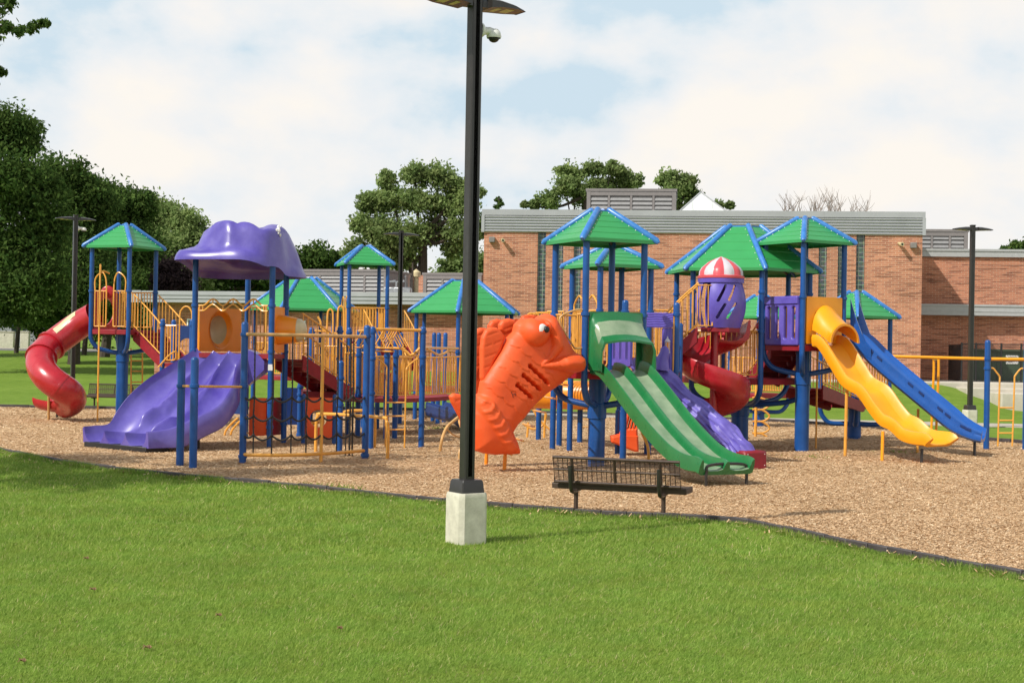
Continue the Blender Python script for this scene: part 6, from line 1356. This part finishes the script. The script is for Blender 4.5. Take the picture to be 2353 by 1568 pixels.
panel(po, 'hole_panel', A_, B_, z0, z1, 'orange', holes=lambda l: [lambda u, v: sd_circ(u, v, l*.48, zc, .19)], thick=.06, hf=lambda U, W, d: np.clip(-d, 0, .02))
for x in (697, 768): g = V((P(x, 960, 31.8).x, 31.8, 0)); mb = MB(); post_mesh(mb, g, -.05, z1+.08, r=.045); build('post', mb, 'blue', po)
mb = MB(); mb.tube([V((A_.x+.1, 31.9, z0+.3)), V((A_.x+.3, 32.2, z0+.36))], .05, 8); mb.tube([P(742, 935, 32), P(742, 975, 32)], .03, 7); build('handle', mb, 'yellow', po)
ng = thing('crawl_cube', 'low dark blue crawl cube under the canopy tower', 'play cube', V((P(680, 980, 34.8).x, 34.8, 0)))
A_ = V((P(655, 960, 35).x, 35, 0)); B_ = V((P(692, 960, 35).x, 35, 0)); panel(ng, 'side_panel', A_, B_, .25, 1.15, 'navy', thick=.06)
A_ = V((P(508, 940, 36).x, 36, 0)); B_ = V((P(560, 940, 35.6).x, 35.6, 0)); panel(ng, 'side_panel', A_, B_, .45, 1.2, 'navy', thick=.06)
for px in (516, 530):
    mb = MB(); mb.tube(bez([P(px, 999, 34.2), P(px+3, 988, 34.2), P(px+16, 972, 34.2), P(px+30, 960, 34.3)], 4), .026, 7)
    tag(build('handle_bar', mb, 'yellow', base=P0(px, 999)), 'left of two small bent yellow handle bars behind the purple slide' if px == 516 else 'right of two small bent yellow handle bars behind the purple slide', 'handle bar', 'small bent handle bars')
# pale arch climber
ac = thing('arch_climber', 'pale yellow bent tube climber left of the near lamp post', 'climber', P0(1010, 1038))
mb = MB(); mb.tube(bez([P0(1010, 1038)+V((0, 0, -.03)), P(1015, 1010, 30.1), P(1025, 983, 30.3), P(1040, 968, 30.5), P(1056, 956, 30.7), P(1075, 950, 30.9)], 5), .033, 9); build('arch', mb, 'pale', ac)
mb = MB(); mb.tube(bez([P(1052, 958, 30.7), P(1060, 985, 30.4), P(1072, 1010, 30.2)], 4), .024, 7); build('arch', mb, 'pale', ac); mb = MB(); mb.tube(bez([P(1025, 983, 30.3), P(1038, 996, 30.6), P(1056, 1003, 30.9), P(1070, 1000, 31.1)], 4), .02, 7); build('arch', mb, 'pale', ac); mb = MB(); mb.tube(bez([P(1056, 1060, 28.2), P(1056, 1040, 28.2), P(1062, 1022, 28.3), P(1075, 1010, 28.5)], 4), .03, 8); build('arch', mb, 'pale', ac)
# ================================================================== platform left of T5 + crawl tube
pq = thing('play_platform', 'raised platform with yellow hoops showing above the fish head', 'play platform', V((P(1270, 1030, 31.8).x, 31.8, 0)))
cq_ = [V((P(x, 850, D).x, D, 0)) for x, D in ((1214, 31.7), (1272, 31.5), (1287, 32.6), (1222, 32.9))]
z5 = T5.deck
for q in cq_[1:3]: mb = MB(); post_mesh(mb, q, -.05, z5+1.1, collars=(z5+1.0,)); build('post', mb, 'blue', pq)
mb = MB(); mb.poly_slab([q.to_tuple()[:2] for q in cq_], z5-.1, z5); build('deck', mb, 'deckred', pq)
for i in (1, 2): rail_panel(pq, cq_[i]+V((0, 0, z5)), cq_[(i+1) % 4]+V((0, 0, z5)), n=8)
rail_panel(pq, V((P(1250, 800, 31.6).x, 31.6, z5)), V((P(1300, 800, 31.3).x, 31.3, z5)), n=7)
for (x0, x1, D) in ((1206, 1234, 31.7), (1212, 1242, 32.0)):
    a_ = P(x0, 745, D); b_ = P(x1, 745, D); mb = MB(); mb.tube(bez([a_-V((0, 0, .8)), a_, lerp(a_, b_, .25)+V((0, 0, .22)), lerp(a_, b_, .75)+V((0, 0, .22)), b_, b_-V((0, 0, .8))], 5), .02, 7); build('hoop_rail', mb, 'yellow', pq)
ct = thing('crawl_tunnel', 'orange crawl tunnel low between the fish and the green slide tower', 'tunnel', V((P(1285, 1010, 34).x, 34, 0)))
a_ = P(1225, 905, 34.2); b_ = P(1362, 908, 33.6); mb = MB(); mb.tube([a_, b_], .34, 26, cap=False); mb.tube([b_, a_], .32, 26, cap=False); build('tube', mb, 'tangerine', ct, angle=60)
mb = MB(); 
for q in (0, .45, 1): c_ = lerp(a_, b_, q); d_ = (b_-a_).normalized(); mb.tube([c_-d_*.02, c_+d_*.02], [.37, .37], 26)
build('tube_flange', mb, 'tangerine', ct)
for px, py, D in ((1237, 1010, 34.7), (1332, 1016, 33.9)): q = V((P(px, 980, D).x, D, 0)); mb = MB(); post_mesh(mb, q, -.05, a_.z-.1, cap=False); build('post', mb, 'blue', ct)
lad = thing('leaning_ladder', 'small yellow rung ladder seen under the green slide tower', 'ladder', V((P(1362, 985, 40).x, 40, 0)))
for px in (1331, 1372): pole_obj(lad, 'rail', [P(px, 928, 40), P(px, 983, 40)], .03, 'pale')
for py in (943, 962, 980): pole_obj(lad, 'rung', [P(1331, py, 40), P(1372, py, 40)], .022, 'pale')
ab = thing('low_arch', 'crossed yellow tubes on the chips under the orange tunnel', 'climber', V((P(1250, 990, 36).x, 36, 0)))
for pts in ([(1222, 936), (1240, 965), (1262, 985), (1285, 1002)], [(1205, 975), (1225, 985), (1248, 975), (1255, 950)], [(1210, 1012), (1212, 990), (1213, 970)], [(1250, 1010), (1251, 980), (1253, 950)]): pole_obj(ab, 'tube', bez([P(*p, 35.5) for p in pts], 4), .028, 'yellow', 7)
# ================================================================== T6 deck with log slide
t6 = thing('play_platform', 'platform with a purple wood grain lintel and lantern above the log slide', 'play platform', V((P(1490, 1050, 29.4).x, 29.4, 0)))
z6 = 1.80; c6 = {'a': V((P(1433, 900, 29.0).x, 29.0, 0)), 'b': V((P(1551, 900, 29.05).x, 29.05, 0)), 'c': V((P(1560, 900, 30.6).x, 30.6, 0)), 'd': V((P(1488, 900, 30.4).x, 30.4, 0))}
for k_, pt in (('a', 689), ('b', 693)): q = c6[k_]; zt_ = P(1440, pt, q.y).z; mb = MB(); post_mesh(mb, q, -.05, zt_, r=.066, collars=(zt_-.24, z6+.0)); build('post', mb, 'blue', t6)
for k_ in 'cd': mb = MB(); post_mesh(mb, c6[k_], -.05, z6+1.0, r=.062); build('post', mb, 'blue', t6)
mb = MB(); mb.poly_slab([c6[k_].to_tuple()[:2] for k_ in 'abcd'], z6-.1, z6); build('deck', mb, 'deckred', t6)
D6 = 28.98; x0, x1 = P(1478, 735, D6).x, P(1546, 735, D6).x; zz0, zz1 = P(1512, 752, D6).z, P(1512, 718, D6).z
def grain(U, W, d): return .005*np.sin((W+.02*np.sin(U*7)+.008*np.sin(U*19))*130)
panel(t6, 'wood_grain_lintel', V((x0, D6, 0)), V((x1, D6, 0)), zz0, zz1, 'purple', thick=.10, hf=grain, step=.01)
x0, x1 = P(1521, 800, D6).x, P(1546, 800, D6).x; zp = P(1530, 853, D6).z
panel(t6, 'wood_grain_post', V((x0, D6+.02, 0)), V((x1, D6+.02, 0)), zp, zz0-.003, 'purple', thick=.10, hf=lambda U, W, d: .007*np.sin((U+.02*np.sin(W*9))*90), step=.01)
q = P(1533, 793, D6-.06); mb = MB(); mb.lathe(q, [(.001, -.16), (.055, -.16), (.055, -.12), (.045, -.10)], 12); mb.lathe(q, [(.05, .06), (.06, .08), (.03, .13), (.012, .15), (.012, .18), (.001, .18)], 12); mb.lathe(q, [(.042, -.10), (.042, .06)], 10, mi=1)
for k in range(6): a_ = k*math.pi/3; mb.tube([q+V((math.cos(a_)*.046, math.sin(a_)*.046, -.1)), q+V((math.cos(a_)*.046, math.sin(a_)*.046, .07))], .006, 4)
build('lantern', mb, ['whitegrey', 'tangerine'], t6)
rail_panel(t6, c6['d']+V((0, 0, z6)), c6['c']+V((0, 0, z6)), n=5)
rail_panel(t6, V((P(1502, 900, 30.2).x, 30.2, z6)), V((P(1530, 900, 30.2).x, 30.2, z6)), n=3, m='yellow', inset=.02)
mb = MB(); qq = P(1550, 800, 29.0); mb.tube([V((qq.x-.03, 29.0, z6-.05)), V((qq.x-.03, 29.0, z6+1.1))], .018, 6); build('grab_bar', mb, 'yellow', t6)
# log slide
lg = thing('log_slide', 'purple plastic log with bark grain sloping down behind the green slide', 'climber', V((P(1725, 1070, 27.2).x, 27.2, 0)))
lp = bez([P(*q) for q in ((1480, 815, 28.9), (1515, 850, 28.7), (1560, 892, 28.4), (1610, 935, 28.05), (1655, 975, 27.75), (1690, 1005, 27.5), (1712, 1030, 27.35), (1728, 1052, 27.25))], 9)
rows = []; NS = 56
for i, p_ in enumerate(lp):
    d_ = (lp[min(i+1, len(lp)-1)]-lp[max(i-1, 0)]).normalized(); s_ = V((d_.y, -d_.x, 0)).normalized(); u_ = s_.cross(d_).normalized(); u_ = u_ if u_.z > 0 else -u_; q = i/(len(lp)-1); row = []
    for k in range(NS):
        th = 2*math.pi*k/NS; g_ = .022*math.sin(th*15+2.2*math.sin(q*9+th)+q*5)+.012*math.sin(th*27-q*13); R_ = .31+.03*math.sin(q*14)+.02*math.sin(q*31+1)
        # knots
        kn = 0
        for (kq, kt) in ((.22, 2.0), (.36, 1.2), (.83, 2.2), (.60, 1.4)):
            dd = math.hypot((q-kq)*9, (th-kt)*.9*1.2); kn += .05*math.exp(-(dd/.28)**2)-.035*math.exp(-(dd/.13)**2); g_ *= (1-math.exp(-(dd/.35)**2))
        rad = R_+g_+kn; ct, st_ = math.cos(th), math.sin(th); row.append(p_+s_*(ct*rad)+u_*(st_*rad*.72-.12))
    rows.append(row)
mb = MB(); mb.loft(rows); build('log', mb, mat('purple_log_plastic', (.14, .105, .48), .45, var=.15, nscale=3, fade=(.20, .165, .56)), lg, angle=80)
mb = MB(); b0_ = P(1519, 850, 28.45); mb.tube(bez([b0_, b0_+V((.02, 0, .2)), b0_+V((.06, 0, .36)), b0_+V((.03, 0, .47))], 5), [.16, .155, .15, .14, .13, .12, .115, .11, .105, .10, .095, .09, .08, .07, .06, .03][:16], 14); build('branch_stub', mb, 'purple', lg)
q = P(1725, 1060, 27.15); mb = MB(); mb.box((q.x, 27.2, .17), (.54, .34, .36), (.87, .48, 0), (-.48, .87, 0), (0, 0, 1), bev=.035); build('end_block', mb, 'deckred', lg)
mb = MB()
for sx in (-.2, .2):
    for z_ in (.08, .29): mb.sphere((q.x+sx*.87+.48*.172, 27.2+sx*.48-.87*.172, z_), .01, 6, 4)
build('bolt', mb, 'white', lg)
# ================================================================== orange seat climber under green slide
os_ = thing('slotted_climber', 'orange plastic seat panel with slanted slots under the green slide', 'play seat', V((P(1450, 1035, 30).x, 30, 0)))
sp2 = [(1441, 938), (1463, 944), (1466, 1036), (1456, 1036), (1404, 1015), (1403, 1001), (1424, 997), (1432, 975)]
spz = [(P(x, y, 30).x, P(x, y, 30).z) for x, y in sp2]; slo = [((P(1442+8*k, 982, 30).x, P(1442+8*k, 982, 30).z), (P(1450+7*k, 952, 30).x, P(1450+7*k, 952, 30).z)) for k in range(3)]
mb = MB(); relief(mb, lambda u, v: np.maximum(sd_poly(u, v, spz), -np.minimum.reduce([sd_cap(u, v, a_[0], a_[1], b_[0], b_[1], .018) for a_, b_ in slo])), (min(p[0] for p in spz)-.02, max(p[0] for p in spz)+.02, min(p[1] for p in spz)-.02, max(p[1] for p in spz)+.02), .012, plane_map((0, 30, 0), (1, 0, 0), (0, -1, 0)), lambda U, W, d: .04*np.clip(-d/.03, 0, 1)+np.where(W < P(1430, 1000, 30).z, .12, 0), .3); build('seat_shell', mb, 'orange', os_, angle=50)
for px in (1418, 1425): q = V((P(px, 990, 30.3).x, 30.3, 0)); mb = MB(); post_mesh(mb, q, -.05, P(px, 940, 30.3).z, r=.05); build('post', mb, 'blue', os_)
# ================================================================== red spiral slide and booth
ss = thing('spiral_slide', 'red open spiral slide winding round its pole under the purple booth', 'slide', V((P(1640, 950, 31.7).x, 31.7, 0)))
cs_ = V((P(1640, 850, 31.7).x, 31.7, 0)); mb = MB(); mb.tube([cs_+V((0, 0, -.05)), cs_+V((0, 0, 2.7))], .085, 18); build('centre_pole', mb, 'red', ss)
prS = [(.10, .02), (.3, -.03), (.5, -.02), (.62, .04), (.70, .16), (.735, .34), (.75, .42), (.785, .44), (.81, .41), (.80, .34), (.815, .28), (.795, .22), (.80, .14), (.77, .04), (.74, .0), (.66, -.08), (.4, -.10), (.10, -.06)]
rows = []
for k in range(0, 96):
    th = math.radians(5+k*6.0); z_ = 2.50-(k*6.0+5)/360*1.42; z_ = max(z_, .32+(95-k)*.0015); rows.append([cs_+V((math.cos(th)*r_, math.sin(th)*r_, z_+h_)) for r_, h_ in prS])
mb = MB(); mb.loft(rows); build('chute', mb, 'red', ss, angle=50)
bo = thing('play_booth', 'purple barrel booth with a red and white striped dome', 'play booth', V((P(1655, 755, 31.5).x, 31.5, 2.7)))
bc = V((P(1655, 690, 31.5).x, 31.5, 0)); z0, z1 = P(1660, 753, 31.5).z, P(1660, 640, 31.5).z; Hb = z1-z0
def brad(v): t_ = (v-z0)/Hb; return .41+.125*math.sin(math.pi*min(1, t_*.95+.08))**1.1+.04*t_
def bmap(u, v, w): r_ = brad(v)+w; a_ = u/.46; return (bc.x+math.cos(a_)*r_, bc.y+math.sin(a_)*r_, v)
def ang(d): return math.radians(d)*.46
bs_ = [((-72, .30, -62, .78)), ((-40, .28, -26, .80)), ((-78, .12, -70, .22)), ((-46, .66, -30, .95))]
sl = [((ang(-104), z0+.54*Hb), (ang(-86), z0+.84*Hb)), ((ang(-78), z0+.56*Hb), (ang(-60), z0+.84*Hb)), ((ang(-106), z0+.20*Hb), (ang(-88), z0+.46*Hb)), ((ang(-80), z0+.20*Hb), (ang(-62), z0+.48*Hb))]
mb = MB(); relief(mb, lambda u, v: np.maximum(sd_box(u, v, ang(-45), (z0+z1)/2, ang(80), Hb/2, .02), -np.minimum.reduce([sd_cap(u, v, a_[0], a_[1], b_[0], b_[1], .03) for a_, b_ in sl])), (ang(-127), ang(37), z0-.02, z1+.02), .012, bmap, lambda U, W, d: np.where(W > z1-.1, .03, 0)+0*U, .04); build('barrel_wall', mb, 'purple', bo, angle=50)
mb = MB(); relief(mb, lambda u, v: sd_box(u, v, ang(185), (z0+z1)/2, ang(22), Hb/2, .02), (ang(160), ang(210), z0-.02, z1+.02), .02, bmap, None, .04); relief(mb, lambda u, v: sd_box(u, v, ang(95), (z0+z1)/2, ang(26), Hb/2, .02), (ang(65), ang(125), z0-.02, z1+.02), .02, bmap, None, .04); build('barrel_wall', mb, 'purple', bo, angle=50)
mb = MB(); mb.lathe(bc+V((0, 0, z1-.10)), [(.455, 0), (.50, .0), (.505, .09), (.45, .10)], 30); build('top_ring', mb, 'purple', bo)
mb = MB(); mb.lathe(bc+V((0, 0, z1)), [(.46, 0), (.51, .0), (.515, .05), (.47, .07)], 30); build('dome_rim', mb, 'pink', bo)
mb = MB(); NSG = 12; sub = 6; n_ = NSG*sub; prof = [(1.0, 0), (.98, .25), (.88, .45), (.60, .74), (.3, .93), (.02, 1.06)]
for i, (r_, h_) in enumerate(prof):
    for k in range(n_):
        f_ = (k % sub)/sub; sc_ = abs(math.sin(math.pi*f_)); rr_ = .475*r_*(1+.05*(sc_-.5)*(1 if i < 4 else .3)); a_ = 2*math.pi*k/n_; mb.v.append((bc.x+math.cos(a_)*rr_, bc.y+math.sin(a_)*rr_, z1+.06+.40*h_+ (.0 if i else 0)))
for i in range(len(prof)-1):
    for k in range(n_): mb.f.append((i*n_+k, i*n_+(k+1) % n_, (i+1)*n_+(k+1) % n_, (i+1)*n_+k)); mb.mi.append((k//sub) % 2)
build('dome', mb, ['pink', 'whitegrey'], bo, angle=40)
mb = MB(); mb.poly_slab([(bc.x+math.cos(a_)*.45, bc.y+math.sin(a_)*.45) for a_ in [k*math.pi/4+.3 for k in range(8)]], z0-.09, z0-.002); build('deck', mb, 'deckred', bo)
st = stairs('red stairs with yellow rails climbing to the purple striped booth', P(1602, 755, 31.55), P(1530, 818, 31.65), .85, 4, railh=.98, bars=6)
bl_ = thing('play_platform', 'landing at the foot of the booth stairs beside the spiral slide', 'play platform', V((P(1530, 1000, 31.6).x, 31.6, 0)))
mb = MB(); zq = P(1530, 820, 31.6).z; xq = P(1528, 820, 31.6).x; mb.box((xq-.25, 31.9, zq-.06), (.9, 1.2, .1), bev=.01); build('deck', mb, 'deckred', bl_)
for px, D in ((1500, 33.4), (1588, 34.5)): q = V((P(px, 900, D).x, D, 0)); mb = MB(); post_mesh(mb, q, -.05, zq+ (.0 if px == 1500 else 1.2), cap=px != 1500); build('post', mb, 'blue', bl_)
rail_panel(bl_, V((xq-.6, 32.4, zq)), V((xq+.3, 32.4, zq)), n=7)
pole_obj(bl_, 'grab_bar', [P(1600, 655, 31.1), P(1636, 655, 31.1), P(1636, 748, 31.1), P(1604, 748, 31.1)], .019, 'yellow')
# rail between booth stairs and booth
mb = MB()
for px in (1608, 1618, 1627): mb.tube([P(px, 656, 31.1), P(px, 748, 31.1)], .012, 5)
build('balusters', mb, 'yellow', bl_)
# stairs T7 -> T4, ramp to T8, pole, loop climber
stairs('red stepped stairs rising from the big hexagonal deck to the yellow slide tower', P(1806, 793, 33.1), P(1748, 868, 33.9), .85, 6, bars=7)
stairs('red stairs with yellow rails going down to the small low tower on the right', P(1848, 886, 34.4), P(1946, 926, 36.7), .9, 5, bars=12)
q = P0(1874, 1031); tag(pole_obj(None, 'sliding_pole', [q+V((0, 0, -.05)), V((q.x, q.y, 2.4))], .022, 'yellow'), 'thin yellow sliding pole behind the yellow wave slide', 'pole')
lc = thing('loop_climber', 'yellow loop climber seen under the big hexagonal deck', 'climber', P0(1737, 1003)); lD = 37.6
pole_obj(lc, 'pole', [P(1735, 1006, lD), P(1738, 860, lD)], .04, 'yellow')
for py in (918, 945, 972, 1000): pole_obj(lc, 'loop', bez([P(1728, py-5, lD), P(1750, py-4, lD), P(1765, py+6, lD), P(1766, py+14, lD), P(1752, py+22, lD), P(1728, py+22, lD)], 4), .026, 'yellow', 7)
q = V((P(1727, 960, 38.5).x, 38.5, 0)); 
tg = thing('play_gong', 'round pink and cream play knob beside the hexagonal tower', 'play knob', P(1743, 745, 33.2)); mb = MB(); mb.sphere(P(1743, 748, 33.0), .085, 12, 8, mi=0); build('knob', mb, 'pink', tg); mb = MB(); mb.tube([P(1742, 760, 33.0), P(1742, 800, 33.0)], .05, 8); build('knob_stem', mb, 'bark', tg)
T4.rail(1)
# ================================================================== far right bars
rb = thing('pull_up_bars', 'long high yellow bar with a ladder between blue posts at the right edge', 'overhead bars', P0(2265, 1032))
PR = P0(2265, 1032); DR = PR.y; PR2 = V((P(2356, 950, DR).x, DR, 0))
for q, px in ((PR, 2270), (PR2, 2360)): mb = MB(); zt_ = P(px, 781, DR).z; post_mesh(mb, q, -.05, zt_, r=.068, collars=(P(px, 824, DR).z, P(px, 846, DR).z)); build('post', mb, 'blue', rb)
mb = MB(); mb.tube([P(1995, 817, 35.0), P(2268, 824, DR), P(2356, 825, DR), P(2480, 828, DR)], .04, 10); build('long_bar', mb, 'slide_yellow', rb)
mb = MB()
for px, D in ((2145, 36.8), (2156, 34.9)): mb.tube([P(px, 824, D), P(px, 850, D), V((P(px-6, 950, D).x, D, -.05))], .032, 8)
mb.tube([P(2145, 824, 36.8), P(2156, 824, 34.9)], .032, 8); build('bar_leg', mb, 'slide_yellow', rb)
mb = MB(); mb.tube(bez([P(2277, 845, DR), P(2282, 846, DR), P(2289, 855, DR), P(2296, 865, DR), P(2296, 880, DR), P(2292, 1024, DR)], 3), .021, 7); mb.tube(bez([P(2350, 846, DR), P(2344, 847, DR), P(2336, 856, DR), P(2330, 866, DR), P(2330, 880, DR), P(2325, 1024, DR)], 3), .021, 7); build('ladder_rail', mb, 'yellow', rb)
for py in (936, 965, 994): pole_obj(rb, 'rung', [P(2294, py, DR), P(2327, py, DR)], .018, 'yellow')
sr = thing('step_seats', 'small low red stepping seats behind the end of the yellow slide', 'play seats', V((P(2125, 1000, 38.5).x, 38.5, 0)))
for (px, py, w_) in ((2111, 982, .42), (2137, 996, .5)):
    c_ = P(px, py, 38.5); mb = MB(); mb.lathe(V((c_.x, c_.y, c_.z-.14)), [(.001, 0), (w_*.5, .0), (w_*.55, .1), (w_*.5, .14), (.001, .15)], 14); build('seat', mb, 'deckred', sr); pole_obj(sr, 'leg', [V((c_.x, c_.y, -.05)), V((c_.x, c_.y, c_.z-.12))], .04, 'bronze')
lb2 = thing('leaning_ladder', 'yellow rung ladder behind the central column of the far left tower', 'ladder', V((P(325, 930, 41).x, 41, 0)))
for px in (301, 327): pole_obj(lb2, 'rail', [P(px, 800, 40.9), P(px, 941, 40.9)], .022, 'yellow')
for py in (828, 852, 877): pole_obj(lb2, 'rung', [P(301, py, 40.9), P(327, py, 40.9)], .018, 'yellow')

# denser rails in the middle ground
fm = thing('play_platform', 'yellow railed platform between the net climber and the bridge', 'play platform', V((P(820, 960, 36).x, 36, 0)))
fz = zb; fc = [V((P(x, 900, D).x, D, 0)) for x, D in ((786, 35.2), (856, 34.6), (868, 37.6), (795, 38.2))]
mb = MB(); mb.poly_slab([q.to_tuple()[:2] for q in fc], fz-.1, fz-.003); build('deck', mb, 'deckred', fm)
for i, hh in ((0, 1.05), (2, 1.05), (3, 1.3)): rail_panel(fm, fc[i]+V((0, 0, fz)), fc[(i+1) % 4]+V((0, 0, fz)), h=hh, n=9)
rail_panel(fm, V((P(786, 880, 36.5).x, 36.5, zm-.05)), V((P(832, 880, 36.5).x, 36.5, zm-.05)), h=1.15, n=7)
for (x0, x1, D, yt) in ((752, 765, 37, 668+40), (776, 790, 38, 700), (828, 846, 38.2, 790)):
    a_ = P(x0, yt+22, D); b2_ = P(x1, yt+22, D); mb = MB(); mb.tube(bez([a_-V((0, 0, 1.1)), a_, lerp(a_, b2_, .25)+V((0, 0, .2)), lerp(a_, b2_, .75)+V((0, 0, .2)), b2_, b2_-V((0, 0, 1.1))], 5), .024, 7); build('hoop_rail', mb, 'yellow', fm)
for px, D in ((760, 37.5), (835, 38.4)): q = V((P(px, 880, D).x, D, 0)); mb = MB(); post_mesh(mb, q, -.05, P(px, 762, D).z); build('post', mb, 'blue', fm)
stairs('red stairs with yellow rails coming down from the tall narrow tower', P(882, 783, 45.2), P(912, 842, 43.4), 1.3, 6, bars=8)
stairs('short red stairs with yellow rails behind the triangle handles', P(872, 850, 41.5), P(890, 905, 39.5), 1.1, 5, bars=7)
